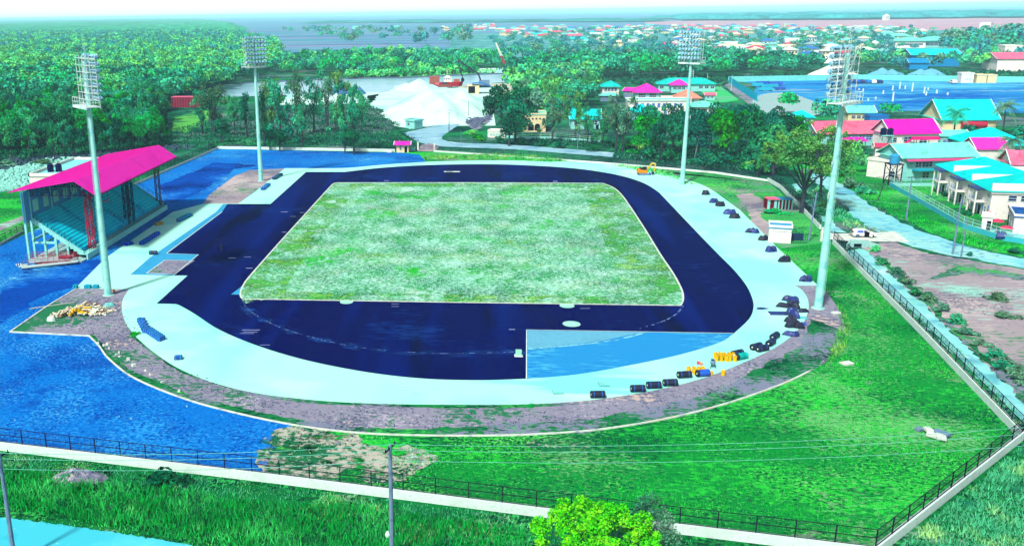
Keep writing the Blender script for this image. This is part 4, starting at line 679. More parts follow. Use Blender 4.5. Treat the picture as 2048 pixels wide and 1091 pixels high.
# ------------------------------------------------------------------ floodlight masts
def mast_parts():
    hd = MB()  # lamp
    hd.box((0, .18, 0), (.6, .34, .6), top=1.); hd.cyl((0, .05, 0), (0, -.26, -.06), .34, .4, 8); hd.beam((-.3, 0, -.05), (-.3, .3, -.05), .05); hd.beam((.3, 0, -.05), (.3, .3, -.05), .05)
    return hd
LAMPME = None
def mast(x, y, lab, m, face, first=[None]):
    b = P(x, y); r = thing('floodlight_mast', lab, 'floodlight', b, 0, 'floodlight masts around the track')
    ang = math.atan2(face[1] - b[1], face[0] - b[0]) - math.pi / 2   # local +Y looks at the field
    MB().lathe((0, 0, 0), [(.95, 0), (.95, .12), (.66, .14), (.6, 8), (.47, 18), (.34, 33.5), (.3, 41)], 18).build('pole', m, r)
    fl = MB(); fl.lathe((0, 0, 0), [(1.05, 0), (1.05, .06), (0.01, .06)], 18); fl.build('base_plate', KERB, r)
    for z in (11.2, 22.3):
        MB().lathe((0, 0, z), [(.56 - z * .006, -.1), (.63 - z * .006, -.1), (.63 - z * .006, .1), (.56 - z * .006, .1)], 18).build('joint_collar', m, r)
    pl = MB(); pl.box((0, -.4, 33.6), (7., 2.4, .16)); pl.box((0, -1.58, 33.45), (7., .1, .4)); pl.box((0, .78, 33.45), (7., .1, .4)); o = pl.build('platform', MASTW, r); o.rotation_euler.z = ang
    ra = MB(); xs = [-3.45 + i * 1.15 for i in range(7)]
    for yy in (-1.55,):
        for xx in xs: ra.beam((xx, yy, 33.7), (xx, yy, 35.0), .07)
        for z in (34.3, 35.0): ra.beam((-3.45, yy, z), (3.45, yy, z), .07)
    for xx in (-3.45, 3.45):
        for z in (34.3, 35.0): ra.beam((xx, -1.55, z), (xx, .75, z), .07)
        ra.beam((xx, .75, 33.7), (xx, .75, 35.), .07)
    o = ra.build('railing', MASTW, r); o.rotation_euler.z = ang
    fr = MB()
    for k in range(7):
        z = 34.6 + k * 1.13; fr.beam((-3.35, .62, z), (3.35, .62, z), .1, .22); fr.beam((-3.35, -.5, z + .1), (3.35, -.5, z + .1), .08)
        for xx in (-3.35, -1.1, 1.1, 3.35): fr.beam((xx, .62, z), (xx, -.5, z + .1), .06)
    for xx in (-3.35, -1.7, 0, 1.7, 3.35): fr.beam((xx, -.35, 33.7), (xx, -.35, 42.), .1); fr.beam((xx, .62, 33.9), (xx, .62, 41.6), .07)
    fr.beam((-2.9, -.5, 34.5), (2.9, -.5, 42), .05); fr.beam((.6, 0, 42), (.6, 0, 43.8), .04); fr.beam((0, 0, 41), (0, 0, 44.6), .04)
    o = fr.build('lamp_frame', MASTW, r); o.rotation_euler.z = ang
    for z in (31.2, 30.2, 19, 24):
        br = MB(); br.beam((0, 0, z), (1.1, 0, z), .07); br.beam((1.1, 0, z - .5), (1.1, 0, z + .5), .1); br.beam((0, 0, z + .5), (1.1, 0, z + .5), .05); br.build('bracket', MASTW, r).rotation_euler.z = ang + math.pi
    ld = MB()
    for s in (-.2, .2): ld.beam((s, -.72, 2.5), (s, -.5, 33.5), .04)
    o = ld.build('ladder', m, r); o.rotation_euler.z = ang
    for k in range(7):
        for i in range(7):
            if first[0] is None: ob = mast_parts().build('floodlight', [MAT_LAMP], r); first[0] = ob.data
            else: ob = link('floodlight', first[0], r)
            lx, ly, lz = -3.1 + i * 1.03, .95, 34.95 + k * 1.13
            ob.location = (lx * math.cos(ang) - ly * math.sin(ang), lx * math.sin(ang) + ly * math.cos(ang), lz); ob.rotation_euler = (math.radians(-28), 0, ang + math.pi + (i - 3) * .1)
    return r
MAT_LAMP = mat('lamp_housing', (120, 190, 230), [((200, 235, 245), 3., .5, .6, 2.), ((30, 60, 120), 2.2, .58, .66, 2.)], rough=.4)
ctr = (-3, 208)
mast(217, 590, 'tall floodlight mast beside the log pile, nearest on the left', MAST, ctr); mast(522, 362, 'tall floodlight mast beyond the grandstand by the dirt patch', MAST, ctr)
mast(1364, 369, 'tall floodlight mast at the far right curve by the excavator', MAST, ctr); mast(1636, 616, 'tall floodlight mast beside the tarpaulin heaps, nearest on the right', MAST, ctr)
# ------------------------------------------------------------------ grandstand
gs = thing('grandstand', 'grandstand with magenta roof, turquoise seats and red lattice columns', 'grandstand', (-81, 176, 0))
G = lambda x, y, z: (x + 81, y - 176, z)
def gadd(name, mb, m, par=None): return mb.build(name, m, par or gs)
Y0, Y1 = 176., 226.; rf = MB(); prof = [(-94.4, 14.2), (-80.5, 16.5), (-76.2, 13.6)]
vs = []
for yy in (Y0 - .8, Y1 + .8):
    for x, z in prof: vs.append(G(x, yy, z))
    for x, z in prof: vs.append(G(x, yy, z - .12))
rf.add(vs, [(0, 1, 7, 6), (1, 2, 8, 7), (3, 9, 10, 4), (4, 10, 11, 5), (0, 3, 4, 1), (1, 4, 5, 2), (6, 7, 10, 9), (7, 8, 11, 10), (0, 6, 9, 3), (2, 5, 11, 8)])
roof = gadd('roof', rf, MAG); rd = MB()
yy = Y0 - .5
while yy < Y1 + .8:
    for i in range(2): a, b = prof[i], prof[i + 1]; rd.beam(G(a[0], yy, a[1] + .03), G(b[0], yy, b[1] + .03), .05, .06)
    yy += .75
gadd('seam', rd, mat('seam_magenta', (205, 25, 165)), roof); gt = MB(); gt.beam(G(-76.1, Y0 - .8, 13.45), G(-76.1, Y1 + .8, 13.45), .2); gt.beam(G(-94.5, Y0 - .8, 14.05), G(-94.5, Y1 + .8, 14.05), .2); gadd('gutter', gt, mat('gut', (180, 20, 140)), roof)
for i in range(6):
    yy = Y0 + .3 + i * 9.9; t = MB(); n = 14
    topz = lambda x: 14.2 + (x + 94.4) / 13.9 * 2.3 if x < -80.5 else 16.5 - (x + 80.5) / 4.3 * 2.9
    xs = [-91. + j * (14.2 / n) for j in range(n + 1)]
    for j in range(n):
        a, b = xs[j], xs[j + 1]; t.beam(G(a, yy, topz(a) - .25), G(b, yy, topz(b) - .25), .14); t.beam(G(a, yy, 13.25), G(b, yy, 13.25), .14)
        t.beam(G(a, yy, 13.25), G(a, yy, topz(a) - .25), .1); t.beam(G(a, yy, 13.25 if j % 2 else topz(a) - .25), G(b, yy, topz(b) - .25 if j % 2 else 13.25), .08)
    gadd('roof_truss', t, DARKST)
pu = MB()
for j in range(9): x = -93.5 + j * 1.9; pu.beam(G(x, Y0 - .5, topz(x) - .18), G(x, Y1 + .5, topz(x) - .18), .1, .16)
gadd('purlin', pu, DARKST)
# rear wall with openings
ww = [(Y0 + 1.6 + i * 4.75, Y0 + 1.6 + i * 4.75 + 2.5) for i in range(10)]; rw = MB()
def wseg(y0, y1, z0, z1): rw.box(G(-91, (y0 + y1) / 2, (z0 + z1) / 2), (.25, y1 - y0, z1 - z0))
wseg(Y0 - 2.6, Y1, 8.2, 9.6); wseg(Y0 - 2.6, Y1, 12.1, 14.4); e = Y0 - 2.6
for a, b in ww: wseg(e, a, 9.6, 12.1); e = b
wseg(e, Y1, 9.6, 12.1); gadd('rear_wall', rw, mat('stand_blue_wall', (70, 150, 210), [((45, 120, 195), .3, .5, .7, 4.)]))
for a, b in ww:
    f = gadd('window', MB().box(G(-91, (a + b) / 2, 10.85), (.12, b - a, 2.5)), plain('bright_opening', (165, 250, 235)))
    k = MB()
    for q in range(1, 4): k.box(G(-90.9, a + (b - a) * q / 4, 10.85), (.06, .07, 2.5))
    for q in range(1, 5): k.box(G(-90.88, (a + b) / 2, 9.6 + q * .5), (.06, b - a, .05))
    gadd('louvre', k, CYANW, f)
# stepped deck and seats
NS = 14; zf, zb = 1.7, 8.6; dx = 9.6 / NS; dz = (zb - zf) / NS; dk = MB()
for i in range(NS):
    x0 = -81.2 - i * dx; z = zf + i * dz; dk.box(G(x0 - dx / 2, (Y0 + Y1) / 2 + .5, z - .25), (dx + .02, Y1 - Y0 - 1, .5 + dz))
gadd('stepped_deck', dk, mat('deck', (15, 200, 250), [((10, 150, 205), .3, .5, .7, 4.)]))
aisles = [Y0 + 12.8, Y0 + 25.3, Y0 + 37.8]
for i in range(NS):
    s = MB(); x0 = -81.2 - i * dx - .3; z = zf + i * dz + dz / 2; yq = Y0 + 1.4
    while yq < Y1 - .8:
        if min(abs(yq - a) for a in aisles) > .7: s.box(G(x0, yq, z + .14), (.4, .44, .16)); s.box(G(x0 - .2, yq, z + .3), (.07, .42, .36))
        yq += .56
    s.box(G(x0 - .12, (Y0 + Y1) / 2 + .3, z - .02), (.08, Y1 - Y0 - 2.4, .12)); gadd('seat_row', s, SEAT)
sb = MB()
for yy in (Y0 + .4, Y1 + .3):
    sb.beam(G(-80.6, yy, 1.2), G(-91, yy, 8.3), .35, .8); 
    for i in range(NS): sb.box(G(-81.2 - i * dx - dx / 2, yy, zf + i * dz - .1), (dx, .36, .9))
gadd('side_beam', sb, CYANW)
for yy in (Y0 - 2.2, Y0 + .4, Y0 + 10, Y0 + 20, Y0 + 30, Y0 + 40, Y1):
    for x in ((-91,) if yy < Y0 else (-91, -88.6, -86.2, -83.8)):
        top = 14.3 if x == -91 else 1.2 + (-81 - x) * .71; gadd('column', MB().box(G(x, yy, top / 2), (.42, .42, top)), CYANW)
cb = MB()
for yy in (Y0 + .4, Y0 + 10, Y0 + 20, Y0 + 30, Y0 + 40): cb.box(G(-88.6, yy, 3.4), (4.8, .3, .4)); 
cb.box(G(-91, (Y0 + Y1) / 2, 4.), (.3, Y1 - Y0, .4)); cb.box(G(-88.6, (Y0 + Y1) / 2, 3.41), (.28, Y1 - Y0, .36)); gadd('cross_beam', cb, CYANW)
gadd('ground_slab', MB().box(G(-85.6, 200.5, .12), (11.4, 54, .24)), plain('slab', (170, 215, 220)))
br = MB(); br.box(G(-82.6, 201, .75), (.25, 50, 1.2)); br.box(G(-84.8, 182, .7), (.25, 8, 1.1)); br.box(G(-86, 186, .9), (3, .25, 1.3)); gadd('brick_infill', br, mat('brick', (140, 60, 80), [((190, 130, 140), 1.5, .5, .6, 3.), ((70, 30, 70), .8, .58, .66, 3.)]))
fp = MB(); fp.box(G(-79.6, 201, .55), (.3, 50.5, 1.1)); fp.box(G(-80.4, 201, 1.15), (1.9, 50.5, .16)); gadd('front_parapet', fp, CYANW)
def rail(pts, h=1.05, step=1.1, bars=3, m=DARKST, name='handrail'):
    s = MB()
    for i in range(len(pts) - 1):
        a, b = Vector(pts[i]), Vector(pts[i + 1]); n = max(1, int((b - a).length / step))
        for k in range(n + 1): q = a + (b - a) * k / n; s.beam(q, q + Vector((0, 0, h)), .05)
        for k in range(bars): dz_ = Vector((0, 0, h * (k + 1) / bars)); s.beam(a + dz_, b + dz_, .045)
    return s
gadd('handrail', rail([G(-79.5, Y0 + 1, 1.2), G(-79.5, Y1, 1.2)], 1.1, .95, 3), DARKST)
gadd('handrail', rail([G(-80.8, Y0 + .4, 2.), G(-91, Y0 + .4, 9.)], 1., 1.3, 2), DARKST); gadd('handrail', rail([G(-80.8, Y1 + .3, 2.), G(-90, Y1 + .3, 8.6)], 1., 1.3, 2), DARKST)
for a in aisles: gadd('handrail', rail([G(-82, a, 2.3), G(-85, a, 4.5)], .8, 1.5, 1), DARKST)
def lattice(x, y, z0, z1, w, m):
    t = MB(); cs = [(-w, -w), (w, -w), (w, w), (-w, w)]
    for a, b in cs: t.beam(G(x + a, y + b, z0), G(x + a, y + b, z1), .14)
    n = int((z1 - z0) / 1.05)
    for k in range(n):
        za, zb_ = z0 + (z1 - z0) * k / n, z0 + (z1 - z0) * (k + 1) / n
        for i in range(4):
            p, q = cs[i], cs[(i + 1) % 4]
            if k % 2: p, q = q, p
            t.beam(G(x + p[0], y + p[1], za), G(x + q[0], y + q[1], zb_), .08); t.beam(G(x + cs[i][0], y + cs[i][1], za), G(x + cs[(i + 1) % 4][0], y + cs[(i + 1) % 4][1], za), .06)
    return t
tag(gadd('lattice_column', lattice(-80.5, 180.8, .2, 13.3, .55, 0), STEELR), 'bright red lattice column')
gadd('lattice_column', lattice(-81.6, 204., 1., 13.6, .48, 0), DARKST); gadd('lattice_column', lattice(-81.4, 206.6, 1., 13.6, .48, 0), DARKST)
tag(gadd('lattice_column', lattice(-81.4, 225.6, .8, 13.6, .5, 0), mat('lat3', (110, 15, 60))), 'dark red lattice column')
lt = MB(); lt.beam(G(-80.4, 181, 13.3), G(-76.6, 181, 13.3), .2); lt.beam(G(-80.4, 181, 11.6), G(-77, 181, 13.2), .12); lt.beam(G(-79, 183, 10.8), G(-77, 183, 10.8), .12); lt.beam(G(-77, 183, 10.8), G(-77, 183, 13.3), .1); gadd('roof_bracket', lt, STEELR)
# entry ramp at the near end
ar = MB(); ar.box(G(-86., 173.9, .35), (9.6, 2.2, .7)); ar.beam(G(-90.2, 168.6, .25), G(-80.2, 172.6, .6), 1.5, .18); ar.beam(G(-91, 171.6, .1), G(-90.2, 168.8, .3), 1.4, .15); gadd('access_ramp', ar, plain('ramp', (185, 215, 222)))
rr = rail([G(-91, 172.8, .7), G(-81, 172.8, .7)], 1.1, 1.1, 3); rr2 = rail([G(-90.2, 169.2, .4), G(-80.4, 173.2, .75)], 1.1, 1.1, 3); rr3 = rail([G(-91, 175, .7), G(-81.2, 175, .7)], 1.1, 1.1, 3); gadd('handrail', rr, STEELR); gadd('handrail', rr2, STEELR); gadd('handrail', rr3, STEELR)
rk = MB(); rk.box(G(-85, 171.6, .25), (7, .9, .8), .3); rk.box(G(-83.5, 174.1, .95), (2.5, 1.2, .5)); gadd('brick_infill', rk, MATS['brick'])
st_ = MB(); [st_.box(G(-91.9 - k * .35, 171.5 - k * .2, .06), (.14, 1.6, .12), .5) for k in range(3)]; gadd('step', st_, KERB)
# building behind the stand
bb = P(150, 352, 0); b0 = P(82, 350, 8.); b1 = P(172, 325, 8.)
ob = thing('service_building', 'white flat-roofed building with parapet behind the grandstand', 'building', (-119, 264, 0)); MB().box((0, 0, 2.3), (17, 30, 4.6)).build('wall', WHITEW, ob)
pr = MB(); [pr.box(c, d) for c, d in (((-8.4, 0, 5.), (.4, 30.6, .9)), ((8.4, 0, 5.), (.4, 30.6, .9)), ((0, -15.1, 5.), (17.2, .4, .9)), ((0, 15.1, 5.), (17.2, .4, .9)), ((0, -2, 4.95), (.3, 26, .7)))]; pr.build('parapet', WHITEW, ob); MB().box((0, 0, 4.66), (16.6, 29.6, .08)).build('roof', plain('pale_roof', (140, 235, 235)), ob)
for i in range(3): MB().box((8.53, -10 + i * 8, 2.6), (.1, 1.4, 1.3)).build('window', GLASS, ob)
for i, (x, y) in enumerate(((-124.2, 256), (-121.9, 256.4))):
    t = thing('water_tank', f"black cylindrical water tank on the flat roof behind the grandstand, {'left' if i == 0 else 'right'} of the pair", 'water tank', (x, y, 4.72)); MB().lathe((0, 0, 0), [(0.01, 0), (.9, 0), (.9, 1.9), (.6, 2.3), (.3, 2.35), (0.01, 2.4)], 16).build('body', TANK, t); MB().lathe((0, 0, 2.38), [(.3, 0), (.3, .15), (0.01, .15)], 10).build('lid', BLK, t)
# ------------------------------------------------------------------ houses
def house(name, lab, cat, A, B, depth, h, roof='hip', rise=2.2, over=.7, wm=WHITEW, rm=AQUA, wins=(), group=None, px=True, ridge=.5, doors=(), extra=None, wc=GLASS, wh=1.3, ww_=1.4, verandah=None):
    """A, B: front base corners. Local x runs A to B, y away."""
    a = P(*A)[:2] if px else A; b = P(*B)[:2] if px else B; L = math.dist(a, b); rz = math.atan2(b[1] - a[1], b[0] - a[0]); r = thing(name, lab, cat, (a[0], a[1], 0), rz, group)
    wl = MB(); wl.box((L / 2, depth / 2, h / 2), (L, depth, h)); y0, y1, x0, x1 = -over, depth + over, -over, L + over; ym = depth * ridge
    rb = MB(); t = .18
    if roof == 'flat':
        rb.box((L / 2, depth / 2, h + .1), (L + over, depth + over, .25)); pp = MB(); [pp.box(c, d) for c, d in (((L / 2, -over / 2 + .1, h + .45), (L + over, .2, .5)), ((L / 2, depth + over / 2 - .1, h + .45), (L + over, .2, .5)), ((-over / 2 + .1, depth / 2, h + .451), (.2, depth + over - .41, .5)), ((L + over / 2 - .1, depth / 2, h + .451), (.2, depth + over - .41, .5)))]
    else:
        hr = min(depth / 2, L / 2 - .3) if roof == 'hip' else 0; rx0, rx1 = (x0 + hr + (over if hr else 0), x1 - hr - (over if hr else 0)) if roof == 'hip' else (x0, x1)
        if rx1 <= rx0: rx0 = rx1 = L / 2
        e = [(x0, y0, h), (x1, y0, h), (x1, y1, h), (x0, y1, h)]; rg = [(rx0, ym, h + rise), (rx1, ym, h + rise)]; eb = [(p[0], p[1], h - t) for p in e]
        rb.add(e + rg + eb, [(0, 1, 5, 4), (2, 3, 4, 5), (1, 2, 5), (3, 0, 4), (0, 6, 7, 1), (1, 7, 8, 2), (2, 8, 9, 3), (3, 9, 6, 0), (9, 8, 7, 6)] if roof == 'hip' else [(0, 1, 5, 4), (2, 3, 4, 5), (0, 6, 7, 1), (2, 8, 9, 3), (9, 8, 7, 6)])
        if roof == 'gable':
            wl.add([(0, 0, h), (0, depth, h), (0, ym, h + rise * .96), (L, 0, h), (L, depth, h), (L, ym, h + rise * .96)], [(0, 2, 1), (3, 4, 5)])
            fs = [MB().beam((xx, yy, h + .04), (xx, ym, h + rise + .06), .25, .12) for xx in (x0, x1) for yy in (y0, y1)]
    w_ = wl.build('wall', wm, r); ro = rb.build('roof', rm, r)
    if roof == 'flat': pp.build('parapet', wm, ro)

    if roof == 'gable': [q.build('barge_board', WHITE, ro) for q in fs]
    if roof == 'hip' and L > 6:
        rc = MB(); rc.beam(rg[0], (rg[1][0] + .01, *rg[1][1:]), .22, .12) if rx1 > rx0 else None
        for p, q in ((e[0], rg[0]), (e[1], rg[1]), (e[2], rg[1]), (e[3], rg[0])): rc.beam((p[0], p[1], p[2] + .03), (q[0], q[1], q[2] + .03), .16, .08)
        rc.build('ridge_cap', rm, ro)
    for wspec in wins:   # (side, centre fraction, z, w, h)
        sd, fr_, z, w2, h2 = (list(wspec) + [ww_, wh])[:5] if len(wspec) < 5 else wspec
        if sd == 'f': c, d, fd = (L * fr_, -.03, z), (w2, .1, h2), (w2 + .22, .06, h2 + .22)
        elif sd == 'l': c, d, fd = (-.03, depth * fr_, z), (.1, w2, h2), (.06, w2 + .22, h2 + .22)
        elif sd == 'r': c, d, fd = (L + .03, depth * fr_, z), (.1, w2, h2), (.06, w2 + .22, h2 + .22)
        wo = MB().box(c, d).build('window', wc, r); fb = MB(); s = {'f': (0, 1), 'l': (1, 0), 'r': (1, 0)}[sd]
        nb = max(1, int(w2 / .9))
        for k in range(nb + 1):
            o_ = -w2 / 2 + w2 * k / nb; fb.box((c[0] + (o_ if sd == 'f' else (-.06 if sd == 'l' else .06)), c[1] + (-.06 if sd == 'f' else o_), c[2]), (.09, .09, h2 + .15))
        for k in (-1, 0, 1): fb.box((c[0] + (0 if sd == 'f' else (-.07 if sd == 'l' else .07)), c[1] + (-.07 if sd == 'f' else 0), c[2] + k * h2 / 2), (w2 + .1 if sd == 'f' else .09, .09 if sd == 'f' else w2 + .1, .09))
        fb.build('frame', WHITE, wo)
    for sd, fr_, w2, h2 in doors:
        c = (L * fr_, -.04, h2 / 2) if sd == 'f' else (-.04 if sd == 'l' else L + .04, depth * fr_, h2 / 2); dd = MB().box(c, (w2, .1, h2) if sd == 'f' else (.1, w2, h2)).build('door', DARK, r)
    return r, L
W_ = lambda n, z, w=1.6, h=1.3, s='f', a=.1, b=.9: [(s, a + (b - a) * (i + .5) / n, z, w, h) for i in range(n)]
# guardhouse
house('guardhouse', 'small white guardhouse with magenta roof beside the gate', 'guardhouse', (793, 305), (817, 305), 3.6, 2.9, 'gable', .9, .9, CREAM, MAG, [('f', .33, 1.7, .7, 1.3)], doors=[('f', .78, .95, 2.2)])
bx = thing('meter_box', 'small white box before the yard wall left of the guardhouse', 'box', P(779, 304.5)); MB().box((0, 0, .5), (1.8, .9, 1.)).build('body', WHITEW, bx); MB().box((0, 0, 1.04), (1.9, 1., .08)).build('lid', WHITE, bx)
# water hut and striped hut
h_, L_ = house('water_hut', 'white block hut with blue slab roof at the apron edge', 'hut', (1536, 484), (1581, 487), 4.5, 3.1, 'flat', 0, .3, WHITEW, plain('blue_slab', (60, 170, 225)), [])
vb = MB(); [vb.box((.9 + k * .42, -.03, 2.45), (.2, .06, .18)) for k in range(9)]; vb.build('vent_row', GREYP, h_)
cg = thing('wire_cage', 'dark wire cage enclosure beside the white block hut', 'cage', P(1583, 486)); mb = MB(); [mb.beam((i * .45, yy, 0), (i * .45, yy, 1.9), .04) for i in range(8) for yy in (0, 2.5)]; [mb.beam((0, yy, z), (3.2, yy, z), .05) for z in (0.1, .7, 1.3, 1.9) for yy in (0, 2.5)]; mb.build('bars', DARKST, cg); MB().box((1.6, 2.4, .8), (3., .1, 1.6)).build('mesh_panel', plain('cage_dk', (35, 70, 110)), cg)
ch = thing('striped_hut', 'small hut with red and white striped front and pink roof', 'hut', P(1535, 419), 0.05); MB().box((2.9, 1.5, 1.2), (5.8, 2.8, 2.4)).build('wall', plain('dkred', (120, 15, 45)), ch)
mb = MB(); [mb.box((.2 + k * .8 + (.05 if k > 3 else 0), 0.02, 1.2), (.28 if k > 2 else .62, .12, 2.4)) for k in range(8) if k != 1]; mb.build('stripe', CYANW, ch); MB().box((1.3, 1.3, 2.55), (2.8, 3.4, .16)).build('roof', PINK, ch); MB().box((4.3, 1.4, 2.52), (3.4, 3.2, .12)).build('awning', plain('blue_sheet', (70, 175, 225)), ch)
# mid houses behind the dense tree row
house('white_block', 'long white two-storey block with flat roof and narrow windows', 'building', (1255, 232), (1378, 232), 12, 6.8, 'flat', 0, .6, WHITEW, PTEAL, W_(9, 4.9, 1.3, 1.9) + W_(7, 1.8, 1.3, 1.4), wc=BLUEG)
house('house', 'low house with pale teal hip roof right of the long white block', 'house', (1380, 229), (1440, 229), 12, 3.6, 'hip', 2.2, .9, CREAM, PTEAL, W_(5, 1.9, 1.6, 1.4))
house('house', 'two-storey white house with pale teal hip roof left of the magenta roofs', 'house', (1204, 198), (1237, 198), 12, 6.8, 'hip', 2.8, 1.2, WHITEW, TEAL, W_(4, 5.2, 1.4, 1.6))
house('porch', 'low porch roof in pale teal before the two-storey white house', 'porch', (1200, 203), (1236, 203), 5, 3.2, 'hip', 1.3, .8, GREYP, PTEAL, [])
house('house', 'turquoise-walled house with big magenta hip roof, largest of the cluster', 'house', (1270, 206), (1318, 206), 15, 5.6, 'hip', 4.0, 1.3, CYANW, mat('mag_roof2', (245, 45, 200), [((225, 30, 180), .2, .5, .7, 4.)]), W_(2, 3.8, 3.6, 2.0, 'f', .05, .95))
house('annexe', 'low annexe with magenta roof left of the big magenta hip roof', 'annexe', (1246, 196), (1272, 197), 8, 4., 'gable', 1.6, .7, GREYP, MAG, W_(3, 2.6, .9, .8))
house('house', 'long white house with turquoise hip roof behind the magenta roofs', 'house', (1316, 183), (1430, 183), 13, 4.4, 'hip', 3.2, 1., CYANW, TEAL, [('f', f, 2.6, 2.2, 1.6) for f in (.06, .75, .85, .95)])
house('house', 'projecting wing with magenta hip roof before the long turquoise roof', 'house', (1342, 186), (1374, 186), 8, 4.6, 'hip', 3., 1., CYANW, mat('mag_roof2', ()), W_(3, 2.9, 2.0, 1.4))
house('house', 'house with salmon and orange hip roof behind the third mast', 'house', (1356, 212), (1398, 212), 13, 4., 'hip', 3.8, 1.2, WHITEW, SALMON, W_(2, 2.2, 1.2, 1.0))
house('lean_to', 'low white lean-to left of the salmon roof', 'shed', (1324, 208), (1352, 208), 6, 3.0, 'gable', 1., .5, WHITEW, plain('paleroof', (245, 225, 215)), [])
house('shed', 'small pink-roofed shed on the lawn right of the salmon roof', 'shed', (1410, 200), (1430, 200), 5, 2.6, 'gable', 1.2, .6, CYANW, PINK, W_(2, 1.5, 1.2, .9))
house('hall', 'hall with bright turquoise roof behind the feathery trees', 'hall', (1142, 258), (1200, 258), 14, 4.2, 'gable', 3.4, .8, CYANW, AQUA, W_(8, 2.6, 1.2, 1.6), doors=[('f', .9, 1.2, 2.2)])
house('house', 'turquoise-roofed cottage left of the long white block', 'house', (1264, 240), (1302, 240), 9, 3.8, 'hip', 2.8, .8, CYANW, AQUA, W_(3, 2.2, 1.2, 1.2))
house('house', 'small cottage with turquoise roof seen through a gap in the dense tree row', 'house', (1398, 296), (1420, 296), 6, 3., 'gable', 1.6, .6, BLUEWALL, AQUA, [])
r_, L_ = house('arched_building', 'cream building with dark arched openings right of the dark trees', 'building', (1045, 264), (1091, 264), 12, 7., 'flat', 0, .5, CREAM, PTEAL, [])
for k in range(6): MB().box((1. + k * 1.5, -.03, 5.4), (.7, .1, .6)).build('window', DARK, r_)
for k in range(2):
    mb = MB(); pts_ = [(3.4 + k * 2.6 + 1.15 * math.cos(a), 2.3 + 1.15 * math.sin(a)) for a in [math.pi * i / 8 for i in range(9)]]; pts_ = [(4.55 + k * 2.6, .6)] + pts_ + [(2.25 + k * 2.6, .6)]
    n = len(pts_); mb.add([(p[0], -.08, p[1]) for p in pts_] + [(p[0], .02, p[1]) for p in pts_], [tuple(range(n)), tuple(range(n, 2 * n))[::-1]] + [(i, n + i, n + (i + 1) % n, (i + 1) % n) for i in range(n)]); mb.build('arch', DARK, r_)
house('boundary_house', 'low white wall building at the foot of the dark trees', 'building', (976, 275), (1010, 276), 4, 2.4, 'flat', 0, .3, WHITEW, WHITE, W_(5, 1.3, .8, .9), wc=CYANW)
house('weigh_hut', 'small pale hut with flat roof at the foot of the sand heap', 'hut', (811, 256), (829, 258), 5, 3.2, 'flat', 0, .8, CYANW, CYANW, [('f', .35, 1.9, 1.4, 1.1)])
# right-hand houses
house('long_house', 'long building with salmon pink roof and white fascia', 'building', (1634, 292), (1880, 290), 15, 4.4, 'gable', 3.6, .8, CYANW, PINK, W_(14, 2.8, 2., 1.4), wc=BLUEG)
mb = MB(); r0 = thing('carport', 'small carport with magenta roof before the long pink building', 'carport', P(1684, 297)); [MB().box((x, y, 1.3), (.15, .15, 2.6)).build('post', DARKST, r0) for x in (0.3, 4, 7.6) for y in (0, 3)]
MB().add([(-.4, -.6, 2.6), (8.4, -.6, 2.6), (8., 3.6, 3.5), (0, 3.6, 3.5), (-.4, -.6, 2.45), (8.4, -.6, 2.45), (8., 3.6, 3.35), (0, 3.6, 3.35)], [(0, 1, 2, 3), (7, 6, 5, 4), (0, 4, 5, 1), (1, 5, 6, 2), (2, 6, 7, 3), (3, 7, 4, 0)]).build('roof', MAG, r0)
house('house', 'white two-storey house with vivid magenta gable roof', 'house', (1778, 306), (1873, 304), 11, 6.4, 'gable', 4.2, .7, WHITEW, mat('magv', (255, 0, 190), [((235, 0, 175), .3, .5, .7, 4.)]), [('f', .08, 4.4, 1.4, 1.5), ('f', .35, 4.5, 2.6, 1.8), ('f', .68, 3.9, 2.6, 1.6), ('f', .25, 4.9, .6, .6), ('f', .3, 1.6, 1.4, 1.), ('l', .4, 4.4, 1.4, 1.3)])
vr = thing('verandah', 'magenta sloping verandah and stair roof on the front of the magenta-roofed house', 'verandah', P(1822, 308), 0.02)
mb = MB(); mb.add([(0, 0, 4.9), (8.8, 0, 4.9), (8.8, 1.7, 5.6), (0, 1.7, 5.6), (0, 0, 4.7), (8.8, 0, 4.7), (8.8, 1.7, 5.4), (0, 1.7, 5.4)], [(0, 1, 2, 3), (7, 6, 5, 4), (0, 4, 5, 1), (1, 5, 6, 2), (2, 6, 7, 3), (3, 7, 4, 0)]); mb.beam((0, .6, 5.0), (-3.6, .6, 2.3), 1.2, .15); mb.build('roof', plain('mg3', (235, 20, 130)), vr)
for x in (0.4, 1.2, 5.2): MB().box((x, .1, 2.4), (.16, .16, 4.8)).build('post', DARKST, vr)
house('estate_block', 'long white building with pale turquoise roof and magenta trim band', 'building', (1800, 362), (1945, 358), 11, 6.6, 'gable', 3.2, .9, CYANW, PTEAL, [('f', .22, 4.6, 1.8, 1.5), ('f', .34, 4.6, 3., 1.5), ('f', .13, 4.9, .6, .5), ('f', .34, 1.5, 1.9, 1.6), ('l', .5, 4.6, 1.2, 1.2)])
tb = P(1800, 362); rzb = math.atan2(P(1945, 358)[1] - tb[1], P(1945, 358)[0] - tb[0])
tm = thing('trim_awning', 'magenta band of awning under the pale turquoise roof', 'awning', tb, rzb); mb = MB(); mb.add([(0.5, -1.6, 5.9), (20, -1.6, 5.9), (20, -.1, 6.5), (.5, -.1, 6.5), (0.5, -1.6, 5.7), (20, -1.6, 5.7), (20, -.1, 6.3), (.5, -.1, 6.3)], [(0, 1, 2, 3), (7, 6, 5, 4), (0, 4, 5, 1), (1, 5, 6, 2), (2, 6, 7, 3), (3, 7, 4, 0)]); mb.build('band', plain('mg4', (225, 80, 150)), tm); MB().box((7.5, -1., 3.2), (9, 1.6, .5)).build('canopy', plain('cyc', (20, 185, 220)), tm)
